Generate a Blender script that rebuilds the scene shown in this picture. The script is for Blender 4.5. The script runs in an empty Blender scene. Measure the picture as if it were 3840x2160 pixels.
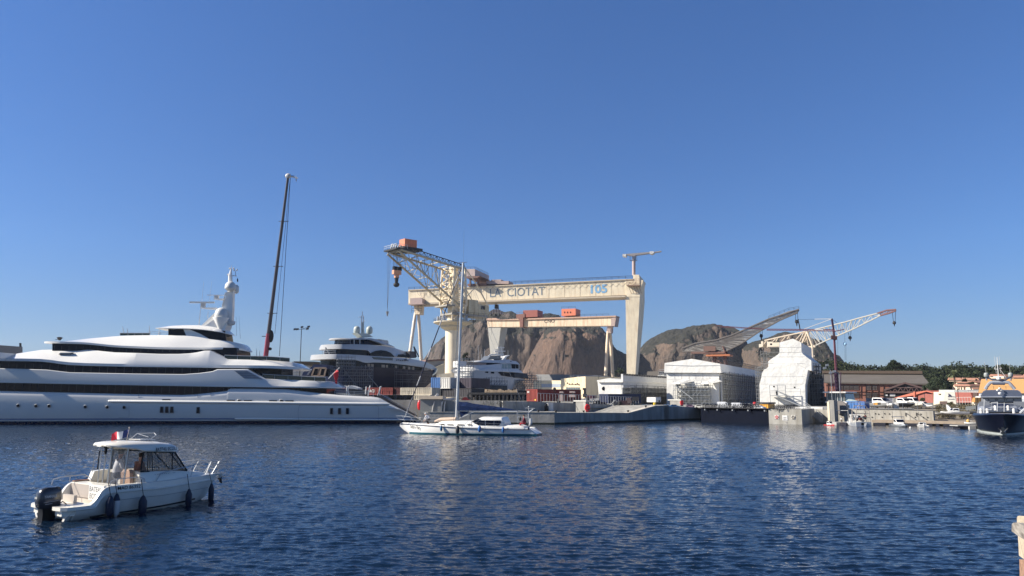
import bpy, math, random, bmesh
import numpy as np
from mathutils import Vector, Matrix, noise
R=math.radians; rnd=random.Random(7)
S=bpy.context.scene; COL=S.collection
# ---------------- camera, sky, sun, exposure ----------------
CH=4.0; PITCH=R(8.2); FPX=2800.0
cd=bpy.data.cameras.new('camera'); cam=bpy.data.objects.new('camera',cd); COL.objects.link(cam)
cam.location=(0,0,CH); cam.rotation_euler=(R(90)+PITCH,0,0)
cd.sensor_width=36; cd.lens=36*FPX/3840; cd.clip_end=20000; cd.clip_start=.1; S.camera=cam
SUN_EL=R(33); SUN_VEC=Vector((-math.cos(SUN_EL)*math.cos(R(5)), -math.cos(SUN_EL)*math.sin(R(5)), math.sin(SUN_EL)))
w=bpy.data.worlds.new("World"); S.world=w; w.use_nodes=True
wn=w.node_tree.nodes; wl=w.node_tree.links; bg=wn['Background']
sky=wn.new('ShaderNodeTexSky'); sky.sky_type='NISHITA'; sky.sun_disc=False
sky.sun_elevation=SUN_EL; sky.sun_rotation=math.atan2(SUN_VEC.x,SUN_VEC.y)
sky.altitude=0; sky.air_density=1.0; sky.dust_density=0.0; sky.ozone_density=6.0
hs=wn.new('ShaderNodeMixRGB'); hs.blend_type='MULTIPLY'; hs.inputs[0].default_value=1
gc=wn.new('ShaderNodeTexCoord'); gs=wn.new('ShaderNodeSeparateXYZ'); gr=wn.new('ShaderNodeValToRGB'); wl.new(gc.outputs['Generated'],gs.inputs[0]); wl.new(gs.outputs[2],gr.inputs[0]); wl.new(gr.outputs[0],hs.inputs[2])
ge_=gr.color_ramp.elements; ge_[0].position=0; ge_[0].color=(.62,.65,.82,1); ge_[1].position=.5; ge_[1].color=(.74,1.0,1.34,1); q2_=ge_.new(.85); q2_.color=(.42,.52,.62,1); q_=ge_.new(.18); q_.color=(.70,.88,1.15,1)
wl.new(sky.outputs[0],hs.inputs[1]); wl.new(hs.outputs[0],bg.inputs[0]); bg.inputs[1].default_value=0.058
ld=bpy.data.lights.new('sun','SUN'); ld.energy=5; ld.angle=R(.53); ld.color=(1,.93,.82)
lo=bpy.data.objects.new('sun',ld); COL.objects.link(lo); lo.rotation_euler=SUN_VEC.to_track_quat('Z','Y').to_euler(); lo.location=(-300,0,300)
S.view_settings.view_transform='Standard'; S.view_settings.look='None'; S.view_settings.exposure=0.85; S.view_settings.gamma=1
S.render.engine='CYCLES'
# ---------------- pixel -> point helpers (measured sizes) ----------------
CT,ST=math.cos(PITCH),math.sin(PITCH)
def ray(px,py):
    u=(px-1920)/FPX; v=(1080-py)/FPX
    return Vector((u,CT-ST*v,ST+CT*v))
def P(px,py,Y):
    d=ray(px,py); return Vector((0,0,CH))+d*(Y/d.y)
def G(px,py,z=0):
    d=ray(px,py); return Vector((0,0,CH))+d*((z-CH)/d.z)
def ZM(s,ox,oy): return lambda x,y:(ox+x/s,oy+y/s)
z1=ZM(2.195,0,960);z2=ZM(3.0667,60,1560);z3=ZM(2.684,900,1100);z4=ZM(2.2636,1400,860);z5=ZM(4.293,1480,1400)
z6=ZM(4.293,1900,1340);z7=ZM(2.899,2400,1100);z8=ZM(3.0667,3000,1240);z9=ZM(5.855,3080,1460);z10=ZM(7.156,3480,1460)
z11=ZM(8.05,3560,1280);z12=ZM(3.788,2480,1480);z13=ZM(4.262,2820,1140);z14=ZM(4.293,1160,1380);z15=ZM(4.83,640,980)
z16=ZM(3.8136,1420,880);z17=ZM(7.245,2300,920);z18=ZM(5.3667,1700,1280);z19=ZM(2.0125,940,640);z20=ZM(6.44,0,1240);z21=ZM(3.68,900,1380)
class Fr:
    "vertical frame: u along, n towards viewer, z up"
    def __init__(s,p0,p1):
        s.o=Vector((p0[0],p0[1],0)); d=Vector((p1[0]-p0[0],p1[1]-p0[1],0)); s.L=d.length; s.u=d.normalized(); s.n=Vector((s.u.y,-s.u.x,0))
    def sz(s,p,t=0):
        d=ray(*p); c=Vector((0,0,CH)); k=((s.o+s.n*t-c).dot(s.n))/d.dot(s.n); q=c+d*k
        return (q-s.o).dot(s.u), q.z
    def pt(s,p,t=0):
        a,z=s.sz(p,t); return s.w(a,t,z)
    def w(s,a,t,z): return s.o+s.u*a+s.n*t+Vector((0,0,z))
# ---------------- materials ----------------
MATS={}
def mat(name,col,rough=.55,metal=0,var=.12,scale=1.5,col2=None,amt=.5,st=(1,1,1),bump=0,bs=8,spec=.5,alpha=1,trans=0,coat=0,streak=None,samt=.3,bd=.1):
    if name in MATS: return MATS[name]
    m=bpy.data.materials.new(name); m.use_nodes=True; nt=m.node_tree; N=nt.nodes; L=nt.links; b=N['Principled BSDF']
    b.inputs['Roughness'].default_value=rough; b.inputs['Metallic'].default_value=metal; b.inputs['Specular IOR Level'].default_value=spec
    b.inputs['Coat Weight'].default_value=coat; b.inputs['Coat Roughness'].default_value=.08
    if trans: b.inputs['Transmission Weight'].default_value=trans; b.inputs['IOR'].default_value=1.02
    if alpha<1: b.inputs['Alpha'].default_value=alpha
    tc=N.new('ShaderNodeTexCoord'); mp=N.new('ShaderNodeMapping'); mp.inputs['Scale'].default_value=st; L.new(tc.outputs['Object'],mp.inputs[0])
    nz=N.new('ShaderNodeTexNoise'); nz.inputs['Scale'].default_value=scale; nz.inputs['Detail'].default_value=6; nz.inputs['Roughness'].default_value=.6; L.new(mp.outputs[0],nz.inputs[0])
    rp=N.new('ShaderNodeValToRGB'); L.new(nz.outputs[0],rp.inputs[0])
    c=Vector(col); e=rp.color_ramp.elements
    if col2: e[0].position=max(0,amt-.12); e[1].position=min(1,amt+.12); e[0].color=(*col,1); e[1].color=(*col2,1)
    else: e[0].position=.3; e[1].position=.7; e[0].color=(*(c*(1-var)),1); e[1].color=(*(c*(1+var*.6)),1)
    out=rp.outputs[0]
    if streak:
        m2=N.new('ShaderNodeMapping'); m2.inputs['Scale'].default_value=(1,1,.12); L.new(tc.outputs['Object'],m2.inputs[0])
        n2=N.new('ShaderNodeTexNoise'); n2.inputs['Scale'].default_value=1.2; n2.inputs['Detail'].default_value=5; L.new(m2.outputs[0],n2.inputs[0])
        r2=N.new('ShaderNodeValToRGB'); r2.color_ramp.elements[0].position=1-samt-.35; r2.color_ramp.elements[1].position=min(1,1-samt+.05); L.new(n2.outputs[0],r2.inputs[0])
        mx=N.new('ShaderNodeMixRGB'); L.new(r2.outputs[0],mx.inputs[0]); L.new(out,mx.inputs[1]); mx.inputs[2].default_value=(*streak,1); out=mx.outputs[0]
    L.new(out,b.inputs['Base Color'])
    if bump:
        n3=N.new('ShaderNodeTexNoise'); n3.inputs['Scale'].default_value=bs; n3.inputs['Detail'].default_value=5; L.new(tc.outputs['Object'],n3.inputs[0])
        bp=N.new('ShaderNodeBump'); bp.inputs['Strength'].default_value=min(1,bump); bp.inputs['Distance'].default_value=bd; L.new(n3.outputs[0],bp.inputs['Height']); L.new(bp.outputs[0],b.inputs['Normal'])
    MATS[name]=m; return m
# ---------------- mesh builder ----------------
class MB:
    def __init__(s): s.v=[];s.f=[]
    def add(s,vs,fs):
        o=len(s.v); s.v+= [tuple(p) for p in vs]; s.f+=[tuple(i+o for i in f) for f in fs]; return s
    def box(s,x0,x1,y0,y1,z0,z1):
        return s.add([(x0,y0,z0),(x1,y0,z0),(x1,y1,z0),(x0,y1,z0),(x0,y0,z1),(x1,y0,z1),(x1,y1,z1),(x0,y1,z1)],[(3,2,1,0),(4,5,6,7),(0,1,5,4),(1,2,6,5),(2,3,7,6),(3,0,4,7)])
    def ob(s,F,a0,a1,t0,t1,z0,z1):
        "box in frame coordinates (t0<t1, t1 nearer the viewer)"
        vs=[F.w(a,t,z) for z in (z0,z1) for a,t in ((a0,t1),(a1,t1),(a1,t0),(a0,t0))]
        return s.add(vs,[(3,2,1,0),(4,5,6,7),(0,1,5,4),(1,2,6,5),(2,3,7,6),(3,0,4,7)])
    def prism(s,pts,vec):
        n=len(pts); vec=Vector(vec); a=[Vector(p) for p in pts]; b=[p+vec for p in a]
        return s.add(a+b,[tuple(range(n)),tuple(range(2*n-1,n-1,-1))]+[(i,i+n,(i+1)%n+n,(i+1)%n) for i in range(n)])
    def fp(s,F,zm,pts,t1,t0):
        "polygon given in zoom pixels on the plane t1, extruded back to t0 (t0<t1)"
        a=[F.pt(zm(*p) if zm else p,t1) for p in pts]; return s.prism(a,F.n*(t0-t1))
    def poly(s,pts): return s.add(pts,[tuple(range(len(pts)))])
    def tube(s,pts,r,n=6,cap=True):
        pts=[Vector(p) for p in pts]; k=len(pts); rs=r if isinstance(r,(list,tuple)) else [r]*k
        vs=[]; 
        for i,p in enumerate(pts):
            d=(pts[min(i+1,k-1)]-pts[max(i-1,0)]); d=d.normalized() if d.length>1e-9 else Vector((0,0,1))
            up=Vector((0,0,1)) if abs(d.z)<.9 else Vector((1,0,0))
            x=d.cross(up).normalized(); y=x.cross(d)
            for j in range(n):
                a=2*math.pi*(j+.5)/n; vs.append(p+(x*math.cos(a)+y*math.sin(a))*rs[i])
        fs=[(i*n+j,i*n+(j+1)%n,(i+1)*n+(j+1)%n,(i+1)*n+j) for i in range(k-1) for j in range(n)]
        if cap: fs+=[tuple(range(n-1,-1,-1)),tuple(range((k-1)*n,k*n))]
        return s.add(vs,fs)
    def bar(s,a,b,r=.1,n=4): return s.tube([a,b],r,n)
    def lathe(s,prof,c=(0,0,0),n=16,ax=(0,0,1)):
        c=Vector(c); q=Vector((0,0,1)).rotation_difference(Vector(ax)); vs=[]
        for r,z in prof:
            for j in range(n):
                a=2*math.pi*j/n; vs.append(c+q@Vector((r*math.cos(a),r*math.sin(a),z)))
        k=len(prof); fs=[(i*n+j,i*n+(j+1)%n,(i+1)*n+(j+1)%n,(i+1)*n+j) for i in range(k-1) for j in range(n)]
        fs+=[tuple(range(n-1,-1,-1)),tuple(range((k-1)*n,k*n))]
        return s.add(vs,fs)
    def ell(s,c,rx,ry,rz,n=12,m=8):
        c=Vector(c); vs=[c+Vector((0,0,-rz))]
        for i in range(1,m):
            b=-math.pi/2+math.pi*i/m
            for j in range(n):
                a=2*math.pi*j/n; vs.append(c+Vector((rx*math.cos(a)*math.cos(b),ry*math.sin(a)*math.cos(b),rz*math.sin(b))))
        vs.append(c+Vector((0,0,rz))); t=len(vs)-1
        fs=[(0,1+(j+1)%n,1+j) for j in range(n)]+[(1+(i-1)*n+j,1+(i-1)*n+(j+1)%n,1+i*n+(j+1)%n,1+i*n+j) for i in range(1,m-1) for j in range(n)]+[(t,1+(m-2)*n+j,1+(m-2)*n+(j+1)%n) for j in range(n)]
        return s.add(vs,fs)
    def loft(s,secs,closed=True,cap=True):
        n=len(secs[0]); k=len(secs); assert all(len(q)==n for q in secs); vs=[p for q in secs for p in q]; m=n if closed else n-1
        fs=[(i*n+j,i*n+(j+1)%n,(i+1)*n+(j+1)%n,(i+1)*n+j) for i in range(k-1) for j in range(m)]
        if cap and closed: fs+=[tuple(range(n-1,-1,-1)),tuple(range((k-1)*n,k*n))]
        return s.add(vs,fs)
    def grid(s,fn,us,vs_):
        n=len(vs_); vv=[fn(u,v) for u in us for v in vs_]
        return s.add(vv,[(i*n+j,(i+1)*n+j,(i+1)*n+j+1,i*n+j+1) for i in range(len(us)-1) for j in range(n-1)])
def link(name,me,m,root=None,label=None):
    o=bpy.data.objects.new(name,me); COL.objects.link(o)
    if m: me.materials.append(m)
    if root: o.parent=root
    if label: o['label']=label
    return o
def wloc(o):
    v=Vector(o.location)
    while o.parent: o=o.parent; v+=Vector(o.location)
    return v
def part(name,mb,m,root=None,smooth=0,label=None,fix=True):
    "one mesh object; vertices are world coordinates, stored relative to the parent's origin"
    off=wloc(root) if root else Vector((0,0,0))
    me=bpy.data.meshes.new(name)
    if not root and mb.v:
        a=np.array(mb.v); off=Vector((float(a[:,0].mean()),float(a[:,1].mean()),float(a[:,2].min())))
    me.from_pydata([(x-off.x,y-off.y,z-off.z) for x,y,z in mb.v],[],mb.f); me.update()
    if fix:
        bm=bmesh.new(); bm.from_mesh(me); bmesh.ops.recalc_face_normals(bm,faces=bm.faces); bm.to_mesh(me); bm.free()
    if smooth:
        me.shade_smooth(); me.set_sharp_from_angle(angle=R(smooth))
    o=link(name,me,m,root,label)
    if not root: o.location=off
    return o
def tag(o,label,cat,group=None):
    o['label']=label; o['category']=cat
    if group: o['group']=group
    return o
def thing(name,loc,label,cat,group=None):
    o=bpy.data.objects.new(name,None); COL.objects.link(o); o.location=loc; o.empty_display_size=.3; return tag(o,label,cat,group)
def struct(o,kind='structure'): o['kind']=kind; return o
def copy_tree(o,loc=None,rz=None,label=None,parent=None):
    c=o.copy(); COL.objects.link(c); c.parent=parent
    for ch in list(o.children): copy_tree(ch,parent=c)
    if loc is not None: c.location=loc
    if rz is not None: c.rotation_euler=(0,0,rz)
    if label: c['label']=label
    return c
def text(s,F,p,t,h,m,root,width=None,name='lettering',ext=.01,slope=0,bold=0,shear=0):
    "writing on the plane t of frame F; p=(px,py) of its lower left corner, h height in metres"
    c=bpy.data.curves.new('t','FONT'); c.body=s; c.size=1; c.offset=bold; c.shear=shear; c.resolution_u=3
    o=bpy.data.objects.new('t',c); COL.objects.link(o); dg=bpy.context.evaluated_depsgraph_get()
    me=bpy.data.meshes.new_from_object(o.evaluated_get(dg)); bpy.data.objects.remove(o); me.name=name
    a=np.empty(len(me.vertices)*3); me.vertices.foreach_get('co',a); a=a.reshape(-1,3)
    x0,y0=a[:,0].min(),0; H=.7; k=h/H; kx=(width/(a[:,0].max()-x0)) if width else k
    a0,z0=p if isinstance(p,Vector) else F.sz(p,t)
    off=wloc(root); vs=[]
    for q in a:
        xx=(q[0]-x0)*kx; vs.append(F.w(a0+xx,t,z0+(q[1])*k+xx*slope)-off)
    me.vertices.foreach_set('co',np.array([c_ for q in vs for c_ in q])); me.update()
    return link(name,me,m,root)
def scribble(F,a,z,t,w,h,n,m,root,name='faint_lettering'):
    'row of small marks for writing too small to read in the photo'
    b=MB(); g=random.Random(int(w*97)+n)
    for i in range(n):
        x=a+w*i/n; k=w/n*.72; b.ob(F,x,x+k,t,t+.012,z+h*g.random()*.25,z+h*(.75+.25*g.random()))
    return part(name,b,m,root)
def interp(c,x):
    if x<=c[0][0]: return c[0][1]
    for (a,b),(d,e) in zip(c,c[1:]):
        if x<=d: return b+(e-b)*(x-a)/(d-a) if d>a else e
    return c[-1][1]
def sint(c,x):
    "smooth (Catmull-Rom style) interpolation"
    n=len(c)
    if x<=c[0][0]: return c[0][1]
    for i in range(n-1):
        if x<=c[i+1][0]:
            x0,y0=c[i];x1,y1=c[i+1]; h=x1-x0
            if h<=0: return y1
            m0=(y1-c[i-1][1])/(x1-c[i-1][0]) if i>0 else (y1-y0)/h
            m1=(c[i+2][1]-y0)/(c[i+2][0]-x0) if i+2<n else (y1-y0)/h
            t=(x-x0)/h; return (2*t**3-3*t*t+1)*y0+(t**3-2*t*t+t)*h*m0+(3*t*t-2*t**3)*y1+(t**3-t*t)*h*m1
    return c[-1][1]
# common materials
WHITE=mat('white_paint',(.74,.72,.67),.3,var=.04,coat=.3)
SHIPW=mat('yacht_gloss_white',(.82,.80,.75),.22,var=.02,coat=.3)
SHIPH=mat('yacht_shaded_white',(.68,.67,.64),.2,var=.03,scale=.2,coat=.5)  # darker copy of the deck white, hull shade put into the paint
GREYW=mat('weathered_white',(.62,.62,.60),.5,var=.15,streak=(.4,.35,.3),samt=.2)
CREAM=mat('cream_crane_paint',(.80,.69,.50),.6,var=.12,scale=.3,streak=(.56,.42,.28),samt=.17,spec=.3)
CREAM2=mat('rusty_cream_paint',(.76,.63,.46),.6,var=.1,scale=.3,streak=(.5,.3,.18),samt=.2)
ORANGE=mat('orange_machine_paint',(.62,.2,.1),.6,var=.15)
PINKG=mat('faded_pink_grey_paint',(.42,.32,.29),.65,var=.15)
DARK=mat('dark_metal',(.035,.035,.038),.55,var=.2,spec=.25)
BLACK=mat('black_rubber',(.012,.012,.014),.5,var=.2,spec=.2)
STEEL=mat('galvanised_steel',(.33,.34,.35),.4,metal=.6,var=.15)
ALU=mat('bright_steel',(.46,.47,.48),.5,metal=.15,var=.05,spec=.3)
GLASS=mat('dark_tinted_glass',(.002,.004,.014),.08,var=.2,spec=.16)
CONC=mat('concrete',(.36,.35,.32),.85,var=.15,scale=.6,bump=.3,bs=3,streak=(.2,.19,.17),samt=.3)
CONCG=mat('grey_concrete',(.40,.385,.35),.85,var=.2,scale=.5,bump=.3,bs=3,streak=(.24,.23,.21),samt=.36,spec=.2)
RED=mat('red_paint',(.5,.03,.03),.5,var=.1)
NAVY=mat('navy_paint',(.01,.016,.05),.3,var=.2,coat=.1,spec=.3)
# ---------------- setting: water, quay ground, hills ----------------
def make_water():
    ys=[6.0]
    while ys[-1]<126: ys.append(ys[-1]*1.0038)
    ys=np.array(ys); cs=np.linspace(-.86,.86,880)
    Y=np.repeat(ys[:,None],len(cs),1); X=Y*cs[None,:]
    rg=np.random.RandomState(4); Z=np.zeros_like(X); 
    for i in range(72):
        lam=.14*(12**rg.rand()); k=2*math.pi/lam; th=rg.normal(math.pi/2-.12,.50); am=lam*(.0118 if lam<.5 else .0024)*(.5+rg.rand())
        kx,ky=k*math.cos(th),k*math.sin(th); ph=rg.rand()*6.283
        fade=np.clip(lam/(2.2*Y*.0040),0,1) 
        Z+=am*fade*np.sin(kx*X+ky*Y+ph+.6*np.sin(.35*kx*Y*.2-.2*ky*X*.3+ph))
    # gust patches, calm lane in front of the right-hand quay
    patch=.78+.22*np.sin(X*.11+1.3*np.sin(Y*.07))*np.sin(Y*.13+X*.05+1)
    calm=1-.75*np.clip((Y-84)/10,0,1)*np.clip((X-20)/20,0,1)
    Z*=patch*calm
    co=np.stack([X,Y,Z],-1).reshape(-1,3); n,m=X.shape
    idx=(np.arange(n-1)[:,None]*m+np.arange(m-1)[None,:]).reshape(-1)
    fs=np.stack([idx,idx+1,idx+m+1,idx+m],-1)
    b=len(co); ex=np.array([(-3000,-400,-.25),(3000,-400,-.25),(3000,2500,-.25),(-3000,2500,-.25)],float)
    co=np.vstack([co,ex]); fs=np.vstack([fs,[[b,b+1,b+2,b+3]]])
    me=bpy.data.meshes.new('water'); me.vertices.add(len(co)); me.vertices.foreach_set('co',co.ravel())
    me.loops.add(fs.size); me.loops.foreach_set('vertex_index',fs.ravel().astype(np.int32)); me.polygons.add(len(fs))
    me.polygons.foreach_set('loop_start',np.arange(0,fs.size,4,dtype=np.int32)); me.update(); me.validate(); me.shade_smooth()
    m=bpy.data.materials.new('sea_water'); m.use_nodes=True; N=m.node_tree.nodes; L=m.node_tree.links; p=N['Principled BSDF']
    p.inputs['Base Color'].default_value=(.003,.011,.027,1); p.inputs['Roughness'].default_value=.06; p.inputs['IOR'].default_value=1.33
    tc=N.new('ShaderNodeTexCoord'); mp=N.new('ShaderNodeMapping'); mp.inputs['Scale'].default_value=(.8,1.4,1); L.new(tc.outputs['Object'],mp.inputs[0])
    nz=N.new('ShaderNodeTexNoise'); nz.inputs['Scale'].default_value=4.2; nz.inputs['Detail'].default_value=3; L.new(mp.outputs[0],nz.inputs[0])
    bp=N.new('ShaderNodeBump'); bp.inputs['Strength'].default_value=.5; bp.inputs['Distance'].default_value=.05; L.new(nz.outputs[0],bp.inputs['Height']); L.new(bp.outputs[0],p.inputs['Normal'])
    struct(link('water',me,m))
make_water()
QZ=1.95
# shipyard ground: one sheet behind the quays
gm=mat('yard_concrete',(.27,.26,.24),.9,var=.15,scale=.1)
Q=[G(*z6(300,1078)),G(2079,1591),G(2603,1574),G(2636,1579.5),G(2881,1589),G(3007,1591)]
g=MB(); pts=[(-900,150),(-20,150),(-6,122)]+[(Q[1].x-2,118),(Q[2].x-10,Q[2].y+2.3),(Q[2].x,Q[2].y+.3),(Q[4].x,Q[4].y+.3),(Q[5].x,Q[5].y+.3),(Q[5].x+3.5,116),(61,114),(66,125),(110,118),(900,150),(3000,2500),(-3000,2500)]
g.add([(x,y,QZ) for x,y in pts],[tuple(range(len(pts)))])
struct(part('ground',g,gm,fix=False))
def rock_mat(name,veg,base=(.25,.17,.125),b2=(.15,.115,.095)):
    m=bpy.data.materials.new(name); m.use_nodes=True; N=m.node_tree.nodes; L=m.node_tree.links; p=N['Principled BSDF']; p.inputs['Roughness'].default_value=.95
    tc=N.new('ShaderNodeTexCoord')
    def nz(sc,st,det=8):
        mp=N.new('ShaderNodeMapping'); mp.inputs['Scale'].default_value=st; L.new(tc.outputs['Object'],mp.inputs[0])
        n=N.new('ShaderNodeTexNoise'); n.inputs['Scale'].default_value=sc; n.inputs['Detail'].default_value=det; n.inputs['Roughness'].default_value=.65; L.new(mp.outputs[0],n.inputs[0]); return n.outputs[0]
    def ramp(s,a,b,c0=(0,0,0),c1=(1,1,1)):
        r=N.new('ShaderNodeValToRGB'); r.color_ramp.elements[0].position=a; r.color_ramp.elements[1].position=b; r.color_ramp.elements[0].color=(*c0,1); r.color_ramp.elements[1].color=(*c1,1); L.new(s,r.inputs[0]); return r.outputs[0]
    c=ramp(nz(.035,(1,1,.35)),.38,.66,b2,base)
    s2=ramp(nz(.5,(1,1,.25)),.35,.62,(.55,.55,.55),(1.15,1.1,1.05))
    mx=N.new('ShaderNodeMixRGB'); mx.blend_type='MULTIPLY'; mx.inputs[0].default_value=.8; L.new(c,mx.inputs[1]); L.new(s2,mx.inputs[2])
    ge=N.new('ShaderNodeNewGeometry'); sp=N.new('ShaderNodeSeparateXYZ'); L.new(ge.outputs['Normal'],sp.inputs[0])
    ab=N.new('ShaderNodeMath'); ab.operation='ABSOLUTE'; L.new(sp.outputs[2],ab.inputs[0]); ad=N.new('ShaderNodeMath'); ad.operation='ADD'; L.new(ab.outputs[0],ad.inputs[0]); L.new(nz(.022,(1,1,1),9),ad.inputs[1])
    a2=N.new('ShaderNodeMath'); a2.operation='MULTIPLY_ADD'; L.new(nz(.25,(1,1,1),4),a2.inputs[0]); a2.inputs[1].default_value=.5; L.new(ad.outputs[0],a2.inputs[2])
    a3=N.new('ShaderNodeMath'); a3.operation='MULTIPLY'; L.new(a2.outputs[0],a3.inputs[0]); a3.inputs[1].default_value=.5
    vm=ramp(a3.outputs[0],veg*.5,veg*.5+.02)
    gc=ramp(nz(.4,(1,1,1)),.35,.7,(.014,.015,.010),(.046,.042,.030))
    m2=N.new('ShaderNodeMixRGB'); L.new(vm,m2.inputs[0]); L.new(mx.outputs[0],m2.inputs[1]); L.new(gc,m2.inputs[2]); L.new(m2.outputs[0],p.inputs['Base Color'])
    bp=N.new('ShaderNodeBump'); bp.inputs['Distance'].default_value=6; bp.inputs['Strength'].default_value=1; L.new(nz(.13,(1,1,.45),12),bp.inputs['Height']); L.new(bp.outputs[0],p.inputs['Normal'])
    return m
def hill(sil,D,dep,m,seed,lean=0,gul=1.,pw=.62,nx=230,ny=70,base=1500):
    "rock dome: ridge follows the measured skyline at distance D, flanks fall towards and away from the viewer"
    x0,x1=sil[0][0],sil[-1][0]; mb=MB(); sd=Vector((seed*31.7,seed*11.3,0))
    def fn(u,v):
        px=x0+(x1-x0)*u; py=sint(sil,px); h=max(2.,P(px,py,D).z); X=P(px,py,D).x
        a=v*math.pi; c=math.cos(a); s_=max(0,math.sin(a))
        edge=max(.05,1-(2*u-1)**2)**.5; z=h*s_**pw; y=D-dep*edge*c*(.42 if c>0 else 1.)
        X+=lean*c*dep*.3
        q=Vector((X*.012,y*.012,z*.004))+sd; g1=noise.fractal(q,1.,2.1,5)
        q2=Vector((X*.045,y*.02,z*.006))+sd; g2=noise.fractal(q2,.9,2.2,5)
        q3=Vector((X*.03,y*.03,z*.03))+sd; g3=noise.fractal(q3,.9,2.2,4)
        k=s_*(1-.8*s_**6); kr=.02*s_**6*h
        y-=(g1*15+g2*13*gul+g3*9)*k; X+=(g2*9*gul)*k; z+=g3*5*k+ (g2*.6+g3)*kr*2.2; g4=noise.fractal(Vector((X*.09,y*.06,z*.09))+sd,.8,2.2,3); y-=g4*5*k; z+=g4*2.2*k
        return (X,y,max(z,0))
    mb.grid(fn,[i/(nx-1) for i in range(nx)],[.5*(1-math.cos(math.pi*j/(ny-1)*1.0)) *.72+.0 for j in range(ny)])
    o=part('rocky_hill',mb,m,fix=False); struct(o); o.data.shade_smooth(); return o
Z4=lambda L:[z4(*p) for p in L]
RK=rock_mat('brown_rock',1.44,(.185,.118,.083),(.10,.068,.052)); RKG=rock_mat('grey_brown_rock',1.36,(.15,.112,.088),(.07,.057,.05)); RKV=rock_mat('scrub_covered_rock',1.32,(.165,.118,.088),(.075,.062,.052)); RKD=rock_mat('shaded_scrub_rock',1.1,(.12,.10,.09),(.07,.065,.06))  # last rock is darker to paint in the back slope's shade
hill(Z4([(380,1200),(420,1105),(500,1010),(600,905),(740,830),(830,780),(980,716),(1080,722),(1200,730),(1330,745),(1500,740),(1640,760),(1800,800),(1900,850),(1990,960),(2040,1080),(2060,1200)]),980,210,RKG,1,gul=1.3)
hill(Z4([(1250,1260),(1300,1160),(1350,1060),(1400,975),(1450,890),(1520,840),(1640,812),(1780,818),(1900,830),(1950,930),(1985,1040),(2010,1140),(2035,1260)]),880,150,RK,2,lean=.1,gul=1.2)
hill(Z4([(1750,1200),(1850,900),(1910,828),(1960,870),(2030,985),(2100,1035),(2150,1060),(2250,1130),(2330,1240)]),1050,160,RKD,3,lean=-.5)
hill([z7(*p) for p in [(-200,900),(-110,760),(0,640),(80,560),(200,470),(330,410),(470,380),(580,358),(700,356),(840,358),(930,395),(980,450),(1060,560),(1120,610),(1200,700),(1280,900)]],900,190,RKV,4,gul=1.2)
hill([z7(*p) for p in [(1020,900),(1080,740),(1110,620),(1180,560),(1300,510),(1400,480),(1450,452),(1530,440),(1620,455),(1720,490),(1830,505),(1900,525),(1990,575),(2040,650),(2090,720),(2150,800),(2220,900)]],840,190,RKV,5,gul=1.)
# low wooded ridge on the right
def wood():
    sil=[z8(*p) for p in [(-350,560),(-150,420),(60,330),(200,330),(340,330),(420,330),(480,350),(560,372),(640,392),(720,395),(800,408),(900,425),(1000,400),(1200,398),(1300,412),(1420,388),(1500,420),(1650,402),(1780,390),(1850,385),(1980,400),(2100,412),(2250,400),(2400,402),(2500,425),(2700,380),(3000,330)]]
    mb=MB(); D0,D1=300,430
    def fn(u,v):
        px=sil[0][0]+(sil[-1][0]-sil[0][0])*u; py=interp(sil,px)+16
        h=P(px,py,D1).z-4.2; X=P(px,py,D0+(D1-D0)*v).x; return (X,D0+(D1-D0)*v,QZ+(h-QZ)*v**.8)
    us=[i/60 for i in range(61)]
    mb.grid(fn,us,[i/10 for i in range(11)]); gmat=mat('hillside_soil',(.07,.075,.045),.95,var=.3,scale=.1)
    struct(part('hillside',mb,gmat,fix=False))
    rg=np.random.RandomState(3); V=[];
    def crown(c,rx,rz,n):
        # many leaf clumps through the crown's volume, uneven outline
        d=rg.normal(size=(n,3)); d/=np.linalg.norm(d,axis=1)[:,None]; r=rg.rand(n)**.4; lob=1+.25*np.sin(d[:,0]*5+c[0])*np.cos(d[:,2]*4+c[1])
        p=np.array(c)+d*(r*lob)[:,None]*np.array([rx,rx,rz]); p[:,2]=np.maximum(p[:,2],c[2]-rz*.75)
        a=rg.normal(size=(n,3)); a/=np.linalg.norm(a,axis=1)[:,None]; b=np.cross(a,rg.normal(size=(n,3))); b/=np.linalg.norm(b,axis=1)[:,None]
        s=(.22+.38*rg.rand(n))[:,None]; V.append(np.stack([p-a*s-b*s*.6,p+a*s-b*s*.5,p+a*s*.8+b*s*.7,p-a*s*.9+b*s*.6],1))
    for i in range(900):
        u=rg.rand(); v=rg.rand()**.6; X,Yy,Z_=fn(u,v); r=1.6+2.6*rg.rand()**1.5
        crown((X,Yy,Z_+r*.7+.5+1.5*rg.rand()),r*1.05,r*(.55+.6*rg.rand()),int(110+45*r))
    a=np.concatenate(V).reshape(-1,3); me=bpy.data.meshes.new('pine_wood'); n=len(a)//4
    me.from_pydata(a.tolist(),[],np.arange(n*4).reshape(-1,4).tolist()); me.update()
    fm=mat('pine_foliage',(.016,.024,.011),.9,var=.5,scale=.12,spec=.1,col2=(.045,.055,.026),amt=.52)
    o=link('pine_wood',me,fm); o['label']='dark green pine wood covering the low ridge behind the sheds'; struct(o,'stuff')
    return fn
woodfn=wood()
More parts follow.
